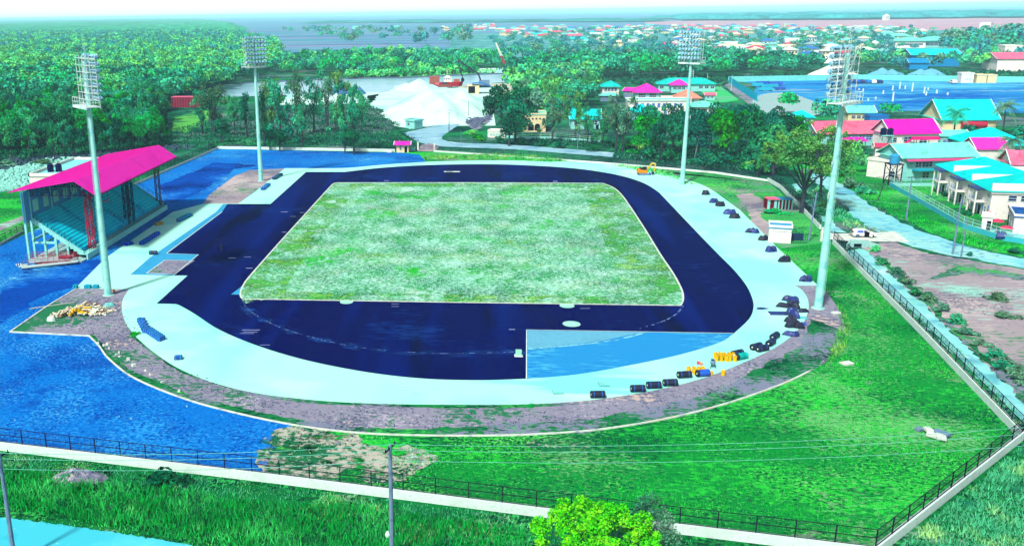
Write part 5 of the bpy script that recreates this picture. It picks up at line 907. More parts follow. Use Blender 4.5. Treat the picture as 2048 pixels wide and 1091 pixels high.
house('flat_house', 'white flat-roofed house left of the blue water tower', 'house', (1732, 352), (1800, 362), 11, 4.8, 'flat', 0, .4, WHITEW, WHITEW, [('f', .75, 1.6, 1.6, 1.6)])
house('shed', 'low shed roof in deep pink left of the pale turquoise roof', 'shed', (1748, 322), (1800, 324), 5, 4.6, 'gable', .9, .5, WHITEW, plain('dpink', (225, 60, 110)), [])
def tank_stand(x, y, tz, r, hh, tm_, lab, n=1, m=DARKST, w=1.6):
    b = P(x, y); s = thing('tank_stand', lab[0], 'tank stand', b); 
    for i, (a, c) in enumerate(((-w, -w), (w, -w), (w, w), (-w, w))): MB().beam((a, c, 0), (a, c, tz), .25).build('leg', m, s)
    br = MB(); [br.beam((-w, sy, z0), (w, sy, z1), .12) for sy in (-w, w) for z0, z1 in ((0.5, tz - .3), (tz - .3, .5), (tz / 2, tz / 2))]; br.build('brace', m, s); MB().box((0, 0, tz + .1), (2 * w + .6, 2 * w + .6, .2)).build('platform', m, s)
    for k in range(n):
        t = thing('water_tank', lab[1 + k], 'water tank', (b[0] + (k - (n - 1) / 2) * r * 2.3, b[1], tz + .2)); MB().lathe((0, 0, 0), [(0.01, 0), (r, 0), (r, hh), (r * .6, hh * 1.15), (0.01, hh * 1.2)], 16).build('body', tm_, t); MB().lathe((0, 0, hh * 1.17), [(r * .3, 0), (r * .3, .15), (0.01, .16)], 10).build('lid', tm_, t)
tank_stand(1783, 368, 5.6, 1.25, 2.2, plain('blue_tank', (60, 165, 225)), ['dark tower stand before the pale turquoise roof', 'blue water tank on the tower before the pale turquoise roof'])
tank_stand(1768, 308, 6.2, .95, 1.9, TANK, ['pale tower stand left of the magenta-roofed house', 'black water tank left on the tower by the magenta-roofed house', 'black water tank right on the tower by the magenta-roofed house'], 2, CYANW, 1.5)
house('house', 'hall under the largest bright turquoise hip roof at the right edge', 'house', (1952, 316), (2052, 316), 18, 4.2, 'hip', 4.6, 1.2, CYANW, AQUA, W_(4, 2.4, 1.6, 1.3))
house('house', 'hall with turquoise gable roof and white-trimmed dormer ridge', 'hall', (1884, 262), (1990, 262), 19, 4.4, 'gable', 7., 1.2, CREAM, AQUA, [])
house('house', 'low school-like pale building with turquoise windows behind the palms', 'building', (1878, 300), (1936, 300), 8, 4.8, 'gable', 1.6, .5, CYANW, PTEAL, W_(7, 3., 1.4, 1.2), wc=BLUEG)
house('house', 'house with pink and white roof between the turquoise roofs', 'house', (1950, 326), (2012, 326), 9, 4.4, 'gable', 3., .6, WHITEW, mat('magp', (250, 50, 190)), [])
house('house', 'gabled white house with pale pink roof at the right edge', 'house', (2018, 372), (2075, 374), 10, 6., 'gable', 3.2, .7, WHITEW, PINK, [('f', .3, 4, 1.2, 1.)])
house('house', 'low building with pale teal roof left of the round tree', 'house', (1695, 244), (1748, 244), 9, 4., 'gable', 2.6, .7, CREAM, PTEAL, W_(4, 2.2, 1.6, 1.2))
house('cottage', 'small cottage with turquoise roof behind the long pink building left end', 'cottage', (1588, 254), (1625, 254), 9, 4., 'hip', 2.4, .8, CYANW, AQUA, W_(2, 2.2, 1.6, 1.2))
house('blue_shed', 'blue framed open shed right of the low teal-roofed building', 'shed', (1738, 250), (1775, 250), 6, 3.4, 'flat', 0, .3, BLUEWALL, BLUEG, [])
rt = thing('red_tank', 'long red cylindrical tank beside the palms', 'tank', P(1945, 262), .05); MB().cyl((-4.6, 0, 2.6), (4.6, 0, 2.6), 1.5, 1.5, 18).build('body', plain('tankred', (205, 40, 80)), rt); [MB().box((x, 0, .6), (.5, 2.2, 1.2)).build('saddle', KERB, rt) for x in (-3, 3)]
# terrace of three stepped white houses
A = np.array(P(1870, 378)[:2]); B = np.array(P(1978, 439)[:2]); ax = (B - A) / np.linalg.norm(B - A); LT = np.linalg.norm(B - A); nrmv = np.array([-ax[1], ax[0]])
names = ['furthest', 'middle', 'nearest']
for k in range(3):
    seg = LT / 3; a = A + ax * seg * k; b = A + ax * (seg * (k + 1) - .6); off = -nrmv * 0
    r_, L_ = house('terrace_house', f'{names[k]} of three stepped white two-storey houses with turquoise hip roof', 'house', tuple(a), tuple(b), 17, 6.6, 'hip', 3.2, .6, WHITEW, AQUA if k < 2 else mat('aq2', (0, 215, 215), [((0, 190, 200), .3, .5, .7, 4.)]),
        [('f', .14, 5., .7, 1.2), ('f', .3, 5., .7, 1.2), ('f', .86, 5., .9, 1.2), ('f', .2, 1.8, 1., 1.4), ('f', .8, 1.8, 1., 1.4)] + [('r', f, 5., 1.7, 1.3) for f in (.25, .4, .7)], px=False, doors=[('f', .5, 1.2, 2.2)])
    bal = MB(); bal.box((L_ * .52, -1.1, 3.3), (L_ * .38, 2.2, .3)); bal.build('balcony', WHITEW, r_); bl = rail([(L_ * .34, -2.1, 3.45), (L_ * .7, -2.1, 3.45)], 1., .6, 2); bl.build('balcony_rail', plain('ltblue', (120, 170, 235)), r_)
    cn = MB(); cn.box((L_ * .52, -1.1, 6.3), (L_ * .44, 2.4, .25)); cn.build('balcony_roof', NAVY, r_); [MB().box((L_ * f, -2., 3.1), (.3, .3, 6.2)).build('pillar', WHITEW, r_) for f in (.34, .7)]
    pw = MB(); pw.box((L_ + .2, 8.2, 7.2), (.35, 17, 2.4)); pw.build('party_wall', WHITEW, r_)
    dp = MB(); [dp.box((L_ * f, -.06, 1.6), (.35, .08, 2.8)) for f in (.1, .35, .66, .93)]; dp.build('drainpipe', BLUEG, r_)
# lower right building and kiosk
house('annexe_building', 'white building with flat dark blue roof at the right edge', 'building', (2024, 467), (2125, 475), 11, 3.7, 'flat', 0, .5, WHITEW, mat('bluer', (40, 100, 180), [((20, 60, 140), .4, .5, .62, 5., (1, 3, 1)), ((70, 140, 205), .5, .6, .7, 4.)]), [('f', .32, 2.2, 1.2, 1.6), ('l', .3, 2, 1.4, 1.2), ('l', .6, 2, 1.4, 1.2)], doors=[('l', .8, 1.2, 2.3)])
house('kiosk', 'small white kiosk with slab roof inside the estate wall', 'kiosk', (1961, 459), (1982, 461), 2.6, 2.9, 'flat', 0, .5, WHITEW, WHITEW, [], doors=[('f', .7, .8, 2.1)])
for i, (x, y, l) in enumerate(((1975, 432, 'red parasol nearest to the terrace garden'), (1992, 448, 'red parasol in the middle behind the kiosk'), (2010, 462, 'red parasol beside the flat blue roof'))):
    t = thing('parasol', l, 'parasol', P(x, y + 12)); MB().cyl((0, 0, 0), (0, 0, 2.3), .05, .05, 6).build('pole', WHITE, t); MB().lathe((0, 0, 0), [(1.4, 2.0), (.7, 2.4), (0.01, 2.6)], 8).build('canopy', plain('redcan', (235, 60, 110)), t)
# far buildings
house('warehouse', 'big blue warehouse with bright turquoise roof', 'warehouse', (1822, 133), (1918, 133), 34, 9, 'gable', 4., 1.5, plain('whblue', (10, 150, 225)), AQUA, [])
house('warehouse_annexe', 'lower blue annexe before the big warehouse', 'warehouse', (1818, 139), (1855, 139), 14, 5, 'gable', 3., 1., plain('whblue', ()), plain('whblue', ()), [])
house('school', 'long white school building behind the blue warehouse', 'school', (1790, 96), (1850, 96), 25, 8, 'hip', 4, 2, WHITEW, PTEAL, W_(8, 4, 4, 2)); house('school', 'long white school wing with shaded openings right of the first', 'school', (1845, 96), (1905, 95), 25, 8, 'hip', 4, 2, CYANW, PTEAL, W_(6, 4, 5, 3))
house('factory', 'white and orange factory with pink roof at the right edge', 'factory', (1992, 143), (2080, 143), 30, 9, 'gable', 4, 1, WHITEW, PINK, []); house('factory_tower', 'white block with antenna above the pink-roofed factory', 'building', (2005, 128), (2040, 128), 18, 14, 'flat', 0, .5, WHITEW, WHITEW, [])
for i, (a, b, y, hh, l) in enumerate(((1921, 1946, 166, 5.6, 'white block hut on the works yard wall, leftmost'), (1952, 1972, 166, 4.6, 'white open-topped tank block, left'), (1974, 1992, 166, 4.4, 'white open-topped tank block, right'))): house('tank_block', l, 'building', (a, y), (b, y), 7, hh, 'flat', 0, .5, CREAM if i else WHITEW, WHITEW, [('f', .5, 2.4, 3, .4)] if i == 0 else [], wc=BLUEG)
# the far town: many small houses
FH = []
rng_ = random.Random(4)
WALLS = [WHITEW, CYANW, CREAM, plain('palepink', (240, 200, 200))]
ROOFS = {'pink': PINK, 'turquoise': AQUA, 'pale teal': PTEAL, 'white': WHITE, 'red': plain('redroof', (235, 70, 110)), 'blue': plain('blueroof', (60, 130, 210)), 'grey': plain('greyroof', (150, 190, 205)), 'cream': plain('creamroof', (235, 225, 200))}
HM = {}
def fh_mesh(rk):
    v = []
    for s in range(3):
        mb = MB(); L, D, h = (13, 10, 5.5) if s == 0 else (17, 11, 4.2) if s == 1 else (10, 9, 6.4)
        mb.box((0, 0, h / 2), (L, D, h), mi=0)
        for k in range(4): mb.box((-L / 2 + L * (k + .5) / 4, -D / 2 - .03, h * .68), (1.4, .08, 1.3), mi=2)
        o = .8; e = [(-L / 2 - o, -D / 2 - o, h), (L / 2 + o, -D / 2 - o, h), (L / 2 + o, D / 2 + o, h), (-L / 2 - o, D / 2 + o, h)]; q = D / 2 if s != 1 else 0; rg = [(-L / 2 + q - (o if s == 1 else 0), 0, h + 2.6), (L / 2 - q + (o if s == 1 else 0), 0, h + 2.6)]
        mb.add(e + rg, [(0, 1, 5, 4), (2, 3, 4, 5), (1, 2, 5), (3, 0, 4)], 1); me = mb.build('house', [WALLS[s], ROOFS[rk], GLASS]); v.append(me.data); bpy.data.objects.remove(me)
    return v
for k in ROOFS: HM[k] = fh_mesh(k)
def town(poly, spacing, weights, part, seed, maxn):
    R = random.Random(seed); pl = [P(x, y)[:2] for x, y in poly]; xs = [p[0] for p in pl]; ys = [p[1] for p in pl]; pts = []; y = min(ys)
    while y < max(ys):
        x = min(xs)
        while x < max(xs):
            q = (x + R.uniform(-.35, .35) * spacing, y + R.uniform(-.4, .4) * spacing * 1.2)
            if inside(*q, pl): pts.append(q)
            x += spacing
        y += spacing * 1.25
    R.shuffle(pts)
    for q in pts[:maxn]:
        rk = R.choices(list(weights), list(weights.values()))[0]; si = R.randrange(3); s = R.uniform(.9, 1.5); o = link('house', HM[rk][si], None, (q[0], q[1], 0), R.choice([0, .1, -.15, 1.57, .3]) + R.uniform(-.1, .1)); o.scale = (s, s, R.uniform(.9, 1.25))
        tag(o, f"{['two-storey', 'low long', 'tall narrow'][si]} far house with {rk} roof in the {part}", 'house', f'houses in the {part}')
wt = {'pink': 3, 'turquoise': 3, 'pale teal': 4, 'white': 6, 'red': 2, 'blue': 2, 'grey': 3, 'cream': 4}
town([(860, 60), (1010, 50), (1040, 66), (1010, 74), (860, 66)], 46, {'pink': 4, 'white': 5, 'turquoise': 2, 'red': 3, 'cream': 2}, 'left fringe of the far town', 1, 26)
town([(1010, 74), (1030, 56), (1330, 54), (1330, 104), (1180, 98)], 36, wt, 'left half of the far town', 2, 84)
town([(1330, 98), (1330, 54), (1640, 53), (1640, 100), (1480, 112)], 31, wt, 'middle of the far town', 3, 94)
town([(1640, 100), (1640, 56), (1800, 60), (1860, 72), (1780, 100)], 31, {'white': 6, 'pale teal': 4, 'grey': 4, 'turquoise': 2, 'cream': 3}, 'right half of the far town', 4, 56)
town([(1370, 116), (1380, 98), (1640, 96), (1800, 102), (1800, 118), (1600, 122)], 27, wt, 'near fringe of the far town', 5, 36)
r_, _ = house('temple', 'tall white temple-like building beyond the ploughed field', 'building', (1764, 41), (1771, 41), 20, 12, 'hip', 8, 1, WHITEW, WHITEW, [])
r_, _ = house('farmhouse', 'lone white building on the edge of the ploughed field', 'house', (1958, 59), (1980, 59), 26, 12, 'flat', 0, 1, WHITEW, WHITEW, [('f', .8, 6, 6, 3)])
for i, (x, w_, l) in enumerate(((712, 16, 'first'), (790, 12, 'second'), (1165, 10, 'third'))): house('barn', f'{l} pale barn from the left in the far fields', 'barn', (x - w_ / 2, 58 if i < 2 else 100), (x + w_ / 2, 58 if i < 2 else 100), 20, 6, 'gable', 3, .5, CYANW, PTEAL, [])
# ------------------------------------------------------------------ poles and wires
def pole(x, y, ytop, lab, arms=1, r=.14, lean=(0, 0), m=GREYP, h=None, ang=0., tr=False):
    b = P(x, y); h = h or HT(x, y, ytop); t = thing('utility_pole', lab, 'pole', b); MB().cyl((0, 0, 0), (lean[0], lean[1], h), r * 1.25, r * .8, 8).build('shaft', m, t)
    if arms:
        a = MB(); c, s = math.cos(ang), math.sin(ang)
        for k in range(arms): z = h - .35 - k * .9; a.beam((-1. * c, -1. * s, z), (1. * c, 1. * s, z), .1)
        a.build('cross_arm', DARKST if arms < 3 else m, t); ins = MB()
        for k in range(arms):
            for q in (-.9, -.3, .3, .9): ins.cyl((q * c, q * s, h - .3 - k * .9), (q * c, q * s, h - .08 - k * .9), .05, .05, 6)
        ins.build('insulator', BLK, t)
    if tr: MB().cyl((.3, 0, h - 2.6), (.3, 0, h - 1.7), .25, .25, 10).build('transformer', GREYP, t)
    return (b[0] + lean[0], b[1] + lean[1], h)
p1 = pole(30, 1125, 905, 'grey concrete pole at the lower left corner by the near road', 1, .19, ang=1.2)
p2 = pole(784, 1122, 888, 'grey concrete pole at the lower edge left of the lime green tree', 1, .19, ang=1.2)
bk = P(784, 1122); lb = thing('street_lamp', 'small white lamp on a bracket low on the near pole', 'lamp', (bk[0] - .35, bk[1], 2.6)); MB().lathe((0, 0, 0), [(0.01, -.05), (.2, 0), (.24, .2), (.1, .5), (0.01, .55)], 10).build('globe', WHITE, lb); MB().beam((0, 0, .3), (.35, 0, .3), .05).build('bracket', DARKST, lb)
p3 = P(2230, 838, 9.); p0 = P(-330, 880, 9.)
def wire(a, b, sag, lab, r=.022, m=WIRE, grp='overhead wires'):
    mb = MB(); n = 22; pt = [Vector(a).lerp(Vector(b), i / n) - Vector((0, 0, sag * 4 * (i / n) * (1 - i / n))) for i in range(n + 1)]; o = Vector(pt[0])
    for i in range(n): mb.cyl(pt[i] - o, pt[i + 1] - o, r, r, 5, caps=False)
    t = mb.build('overhead_wire', m, None, o); return tag(t, lab, 'wire', grp)
for k, (dz_, s) in enumerate(((0, 'topmost'), (-.55, 'second'), (-1.55, 'lowest'))):
    d = Vector((0, 0, dz_)); wire(Vector(p2) + d, Vector(p3) + d * 1.3, 1.1, f'{s} thin overhead wire running right from the near pole across the green field'); wire(Vector(p1) + d, Vector(p2) + d, .5, f'{s} thin overhead wire between the two near poles'); wire(Vector(p0) + d, Vector(p1) + d, .4, f'{s} thin overhead wire left of the lower left pole')
q1 = pole(1617, 482, 385, 'slanting grey pole beside the white block hut', 2, .16, (.6, 0), m=GREYP, ang=.6)
q2 = pole(1905, 508, 405, 'grey roadside pole, left of the close pair at the bend', 2, .17, ang=.1); q3 = pole(1922, 513, 432, 'shorter grey roadside pole, right of the close pair at the bend', 0, .12)
q4 = pole(1812, 440, 352, 'pale pole with cross arm in the estate lawn verge', 1, .15, ang=.2); q5 = pole(1755, 402, 352, 'leaning dark pole on the roadside below the white flat house', 1, .12, (1.4, 0), m=BARK)
q6 = pole(1388, 320, 270, 'leaning pale wooden pole before the dense tree row', 0, .13, (1.2, 0), m=PBARK); q7 = pole(1155, 298, 252, 'thin pole under the feathery trees', 0, .12, m=GREYP); q8 = pole(898, 262, 225, 'dark pole at the foot of the sand heap', 1, .13, m=BARK); q9 = pole(937, 238, 203, 'thin dark pole beside the sand road', 0, .12, m=BARK); q10 = pole(970, 222, 188, 'thin dark pole with signs near the top of the sand road', 0, .1, m=BARK)
pole(922, 292, 262, 'small post on the road island', 0, .07); pole(1862, 395, 345, 'white lamp post behind the estate wall', 0, .08, m=WHITE); pole(1787, 372, 330, 'white lamp post near the estate wall corner', 1, .08, m=WHITE)
sg = P(970, 215); t = thing('road_sign', 'two small dark boards on the pole by the sand road', 'sign', (sg[0], sg[1], 3.)); MB().box((0, -.2, 2.2), (2.6, .12, .8)).build('board', DARK, t); MB().box((0, -.2, .6), (2.6, .12, .8)).build('board', DARK, t); MB().beam((0, 0, -3), (0, 0, 3), .15).build('post', BARK, t)
wire(q1, q2, 1., 'wire from the slanting pole towards the bend', .02, GREYP, 'roadside wires'); wire(q2, q4, .8, 'wire from the bend pole to the estate lawn pole', .02, GREYP, 'roadside wires')
for i, (x, y, yt) in enumerate(((1768, 22, 0), (1662, 150, 108), (1940, 166, 145), (1413, 178, 147), (1462, 182, 150))):
    if i: pole(x, y, yt, ['', 'thin green-white post behind the white sand heap', 'thin white post behind the yard wall on the right', 'pale pole on the lawn behind the turquoise roof', 'thin pole at the corner of the works yard'][i], 0, .16, m=CYANW)
# ------------------------------------------------------------------ rubber rolls
def roll_thing(first=[None]):
    if first[0]: return first[0]
    mb = MB(); n = 22; r, ri, L = .46, .13, 1.75; prof = [(ri, -L / 2 + .05), (r - .04, -L / 2), (r, -L / 2 + .04), (r, L / 2 - .04), (r - .04, L / 2), (ri, L / 2 - .05), (ri, -L / 2 + .05)]
    vs = []; 
    for rr_, x in prof: vs += [(x, rr_ * math.cos(2 * math.pi * i / n), rr_ * math.sin(2 * math.pi * i / n) + r) for i in range(n)]
    mb.add(vs, [(k * n + i, k * n + (i + 1) % n, (k + 1) * n + (i + 1) % n, (k + 1) * n + i) for k in range(6) for i in range(n)])
    co = MB(); co.cyl((-L / 2 + .02, 0, r), (L / 2 - .02, 0, r), .11, .11, 12); st = MB(); [st.cyl((x - .04, 0, r), (x + .04, 0, r), r + .006, r + .006, 22, caps=False) for x in (-.5, .5)]
    first[0] = (mb.build('roll_body', BLK), co.build('core', WHITE), st.build('strap', mat('strapb', (40, 110, 210)))); return first[0]
proto = roll_thing()
def roll(x, y, a, lab, grp='rolls of black rubber along the apron', s=1., tape=None):
    t = thing('rubber_roll', lab, 'roll', P(x, y), a, grp); t.scale = (s, s, s)
    for o in proto: c = link(o.name.split('.')[0], o.data, t)
    if tape: st = MB(); st.cyl((-.6, 0, .46), (.8, 0, .46), .468, .468, 22, caps=False); st.build('wrapping', tape, t)
RL = [(1195, 795, .1, 'black rubber roll lying alone, leftmost on the near curve'), (1275, 783, .12, 'black rubber roll, left of the three spaced ones on the near curve'), (1307, 776, .15, 'black rubber roll, middle of the three spaced ones on the near curve'), (1340, 771, .15, 'black rubber roll, right of the three spaced ones on the near curve'),
      (1368, 755, .2, 'black rubber roll just left of the yellow drums'), (1405, 752, .3, 'black rubber roll with blue wrap in front of the yellow drums'), (1474, 712, .55, 'black rubber roll behind the cyan-wrapped one'), (1482, 718, .5, 'rubber roll with cyan wrapping right of the larger drum cluster'),
      (1512, 698, .6, 'black rubber roll, left of the touching pair on the curve'), (1524, 702, .5, 'black rubber roll, right of the touching pair on the curve'), (1541, 690, .9, 'black rubber roll, lower of the two end to end'), (1549, 677, .9, 'black rubber roll, upper of the two end to end'), (307, 509, .0, 'single black rubber roll on the apron before the grandstand')]
for i, (x, y, a, l) in enumerate(RL): roll(x, y, a, l, s=1.05 if i < 12 else .95, tape=BLUEB if i == 5 else TEAL if i == 7 else None)
for o in proto: bpy.data.objects.remove(o)
# tarpaulin heaps and covered bundles
def blob(name, lab, cat, x, y, sx, sy, h, m, rz=0., grp=None, seed=0, rough_=.28, z=0., flat=False):
    R = np.random.default_rng(seed + int(x)); t = thing(name, lab, cat, (*P(x, y)[:2], z), rz, grp); n, k = 22, 7; mb = MB(); ph = R.uniform(0, 6.28, 6); vs = [(0, 0, h)]
    for j in range(1, k + 1):
        u = j / k
        for i in range(n):
            a = 6.283 * i / n; f = 1 + rough_ * (math.sin(2 * a + ph[0]) * .5 + math.sin(3 * a + ph[1]) * .4 + math.sin(7 * a + ph[2]) * .22 * u); 
            zz = h * max(0., (1 - u ** 5)) * (1 + .3 * math.sin(3 * a + ph[3]) * u + R.uniform(-.12, .12)) if not flat else h * (1 if u < .9 else 0)
            vs.append((math.cos(a) * u * sx / 2 * f, math.sin(a) * u * sy / 2 * f, max(0.01, zz) if j < k else 0.0))
    mb.add(vs, [(0, 1 + i, 1 + (i + 1) % n) for i in range(n)] + [(1 + (j - 1) * n + i, 1 + j * n + i, 1 + j * n + (i + 1) % n, 1 + (j - 1) * n + (i + 1) % n) for j in range(1, k) for i in range(n)])
    mb.build('cover' if cat != 'sand heap' else 'heap', m, t); return t
tp = [(1411, 389, 2.6, 1.6, 1.1, 'dark covered bundle on the far right apron edge, first from the excavator'), (1427, 405, 2.6, 1.5, 1., 'dark covered bundle, second from the excavator'), (1440, 412, 2.6, 1.6, 1.1, 'dark covered bundle, third from the excavator'), (1460, 428, 2.8, 1.8, 1.1, 'dark covered bundle, fourth from the excavator'), (1470, 436, 2.6, 1.6, 1., 'dark covered bundle, fifth from the excavator'),
      (1505, 465, 3., 1.6, .9, 'low blue-black covered bundle left of the white block hut'), (1527, 480, 2.4, 1.5, .9, 'dark covered bundle touching the white block hut'), (1541, 503, 2.2, 1.5, 1.1, 'dark covered bundle just below the white block hut'), (1569, 523, 2.3, 1.5, 1.1, 'dark covered bundle between the hut and the fourth mast'), (1612, 562, 2.2, 1.5, 1., 'dark covered bundle nearest above the fourth mast')]
for i, (x, y, a, b, h, l) in enumerate(tp):
    t = blob('covered_bundle', l, 'bundle', x, y, a, b, h, NAVY if i % 2 else BLK, grp='covered bundles along the far right apron', seed=i)
    s = MB(); [s.cyl((q, -.5, .25), (q + .7, .4, .25), .28, .28, 10) for q in (-.7, .2)]; s.build('roll_end', BLK, t)
for i, (x, y, a, b, h, m, l) in enumerate(((1583, 602, 3.0, 2.6, .8, NAVY, 'crumpled dark blue tarpaulin heap, uppermost by the fourth mast'), (1587, 614, 2.5, 2.2, 1., BLK, 'dark heap directly below the uppermost tarpaulin'), (1586, 630, 2.2, 3., 1.1, NAVY, 'tall dark blue heap in the middle of the tarpaulins'), (1582, 642, 2.2, 1.8, .9, BLK, 'small dark heap below the middle one'), (1590, 654, 2.5, 1.8, 1., BLK, 'rounded black heap near the lower end of the tarpaulins'), (1583, 670, 3., 1.2, .6, NAVY, 'flat dark tarpaulin, lowest of the row by the fourth mast'), (1606, 624, 1.6, .8, .6, BLK, 'small black bundle right of the tarpaulin row'), (1570, 614, 2.6, 1.1, .7, BLK, 'rolled dark strip behind the flat mat'), (1605, 649, 1., 1., .4, BLUEB, 'small blue bundle right of the lower heaps'), (1524, 617, 2.4, 1., .15, NAVY, 'thin blue sheet end pointing at the track'))):
    blob('tarpaulin_heap', l, 'tarpaulin', x, y, a, b, h, m, grp='tarpaulin heaps by the fourth mast', seed=40 + i, rough_=.4)
fm = thing('rubber_mat', 'flat dark blue rubber mat with pale edge beside the tarpaulin heaps', 'mat', P(1558, 627)); MB().box((0, 0, .09), (3.4, 1.7, .12)).build('sheet', NAVY, fm); MB().box((-1.72, 0, .1), (.1, 1.7, .16)).build('edge', WHITE, fm)
fm = thing('pallet', 'pale pallet lying right of the tarpaulin heaps', 'pallet', P(1606, 636)); MB().box((0, 0, .1), (1.1, 1.1, .1)).build('deck', plain('palc', (100, 215, 230)), fm); [MB().box((0, q, .03), (1.1, .1, .06)).build('runner', CYANW, fm) for q in (-.4, .4)]
# drums
DR = None
def drum(x, y, lab, grp, z=0., first=[None], tilt=0., m=None):
    if first[0] is None:
        a = MB(); a.lathe((0, 0, 0), [(0.01, 0), (.27, 0), (.29, .05), (.27, .32), (.29, .34), (.27, .36), (.27, .62), (.29, .64), (.27, .66), (.27, .9), (.29, .93), (.25, .93), (.25, .9), (0.01, .9)], 14); b = MB(); b.lathe((.1, .08, .9), [(.06, 0), (.06, .05), (0.01, .05)], 8)
        first[0] = (a.build('drum_body', YEL), b.build('bung', DARKST)); 
    t = thing('drum', lab, 'drum', (*P(x, y)[:2], z), random.uniform(0, 6), grp); t.rotation_euler.x = tilt; sc_ = .92; t.scale = (sc_, sc_, sc_); link('drum_body', first[0][0].data, t); link('bung', first[0][1].data, t)
    return first
R = random.Random(5)
def cluster(cxp, cyp, n, lab, grp, sp=.62, seed=1, nx=4):
    R = random.Random(seed); c = P(cxp, cyp)
    for i in range(n):
        X = c[0] + (i % nx - (nx - 1) / 2) * sp + R.uniform(-.1, .1); Y = c[1] + (i // nx) * sp + R.uniform(-.1, .1); q = proj(X, Y); drum(q[0], q[1], lab, grp)
cluster(1393, 748, 8, 'yellow drum standing in the smaller cluster behind the blue-wrapped roll', 'yellow drums of the smaller cluster', nx=4)
cluster(1452, 722, 15, 'yellow drum packed in the larger cluster beside the cyan-wrapped roll', 'yellow drums of the larger cluster', nx=5, seed=3)
for o in [o for o in bpy.data.objects if o.name.split('.')[0] in ('drum_body', 'bung') and o.parent is None]: bpy.data.objects.remove(o)
def can(x, y, lab, m, r=.2, h=.5, grp=None):
    t = thing('can', lab, 'can', P(x, y), 0, grp); MB().lathe((0, 0, 0), [(0.01, 0), (r, 0), (r, h), (r * .8, h + .03), (0.01, h + .03)], 12).build('body', m, t); MB().lathe((0, 0, h + .03), [(r * .3, 0), (r * .3, .08), (0.01, .08)], 8).build('cap', WHITE, t)
can(1422, 750, 'small yellow can left of the two before the drums', YEL, .24, .6); can(1446, 750, 'small yellow can right of the two at the apron edge', YEL, .25, .75); can(1396, 728, 'pinkish pail behind the smaller drum cluster, left', PINK, .2, .45); can(1402, 730, 'pinkish pail behind the smaller drum cluster, right', SALMON, .2, .45)
can(1468, 720, 'white pail between the larger drum cluster and the black roll', WHITE, .2, .8); can(228, 584, 'orange can at the foot of the mast by the log pile', ORG, .22, .5)
mx_ = thing('mixer', 'small grey mixing machine with splashes around it between the drum clusters', 'machine', P(1425, 735)); MB().lathe((0, 0, .5), [(0.01, 0), (.3, .05), (.38, .35), (.28, .6), (.2, .6)], 12).build('bowl', GREYP, mx_); [MB().beam((a, b, 0), (a * .5, b * .5, .55), .06).build('leg', BLK, mx_) for a, b in ((-.4, -.3), (.4, -.3), (0, .4))]; MB().box((.1, .5, .8), (.4, .5, .5)).build('motor', NAVY, mx_)
# ------------------------------------------------------------------ blue bundles on the left
def stack(name, lab, grp, x, y, d, m, rz, tarp=None):
    t = thing(name, lab, 'bundle', P(x, y), rz, grp); w_, dp, h = d; mb = MB(); n = 4
    for k in range(n): mb.box((0, 0, h * (k + .5) / n + .05), (w_ - .03 * (k % 2), dp - .03 * (k % 2), h / n - .015))
    mb.build('layers', m, t); st = MB(); [st.box((q, 0, h / 2 + .05), (.05, dp + .03, h + .03)) for q in (-w_ * .28, w_ * .28)]; st.build('strap', TEAL, t); MB().box((0, 0, .02), (w_ * .96, dp * .9, .06)).build('pallet', BARK, t)
g1 = 'blue strapped bundles on the left curve'
for i in range(5): stack('strapped_bundle', f"{['first', 'second', 'third', 'fourth', 'fifth'][i]} blue bundle from the top of the straight row on the left curve", g1, 283 + i * 2.6, 644 + i * 5.2, (1.2, .75, .7), BLUEB, -.1)
for i in range(7): stack('strapped_bundle', f"{['first', 'second', 'third', 'fourth', 'fifth', 'sixth', 'seventh'][i]} blue bundle from the left in the slanting row on the left curve", g1, 299 + i * 3.9, 665 + i * 2.6, (.75, 1.15, .75), BLUEB, -.5 + .04 * (i % 3))
stack('strapped_bundle', 'single small blue bundle lying alone on the left curve', g1, 357, 718, (1.1, .9, .5), BLUEB, .2)
for i in range(9): stack('strapped_bundle', f"{['first', 'second', 'third', 'fourth', 'fifth', 'sixth', 'seventh', 'eighth', 'ninth'][i]} royal blue bundle from the near end of the row before the grandstand", 'royal blue bundles before the grandstand', 285 + i * 3.7, 489 - i * 2.35, (1.25, .75, .75), ROYAL, 1.0)
for i in range(7): stack('strapped_bundle', f"{['first', 'second', 'third', 'fourth', 'fifth', 'sixth', 'seventh'][i]} dull blue bundle from the near end of the row past the grandstand", 'dull blue bundles past the grandstand', 359 + i * 3.4, 443 - i * 1.7, (1.3, .8, .8), mat('dullblue', (40, 120, 195), [((20, 75, 150), 1.2, .5, .62, 4.)]), 1.0)
for i in range(4): stack('strapped_bundle', f"{['nearest', 'second', 'third', 'furthest'][i]} bright blue bundle at the apron corner near the second mast", 'bright blue bundles near the second mast', 527 + i * 3., 380 - i * 2.6, (1.3, 1., .8), BLUEB, .9)
for i in range(4): stack('strapped_bundle', f"{['nearest', 'second', 'third', 'furthest'][i]} dark bundle in the short row left of the track corner", 'dark bundles left of the track corner', 550 + i * 3.6, 359 - i * 2.4, (1.3, 1., .8), NAVY, .9)
for x, w_, l in ((151, .8, 'left small'), (176, 1.2, 'middle'), (192, 1.0, 'right')): stack('strapped_bundle', f'{l} cyan bundle above the log pile', 'cyan bundles above the log pile', x, 576, (w_, .8, .6), mat('cyanb', (30, 175, 215), [((15, 120, 180), 1.2, .5, .62, 4.)]), .05)
stack('strapped_bundle', 'blue bundle half hidden below the grandstand parapet', 'royal blue bundles before the grandstand', 258, 490, (1.8, 1., .7), ROYAL, 1.); stack('strapped_bundle', 'brown-orange stack of boards below the grandstand parapet', 'boards below the grandstand', 318, 450, (1.9, 1., .7), plain('brownst', (190, 140, 60)), 1.)
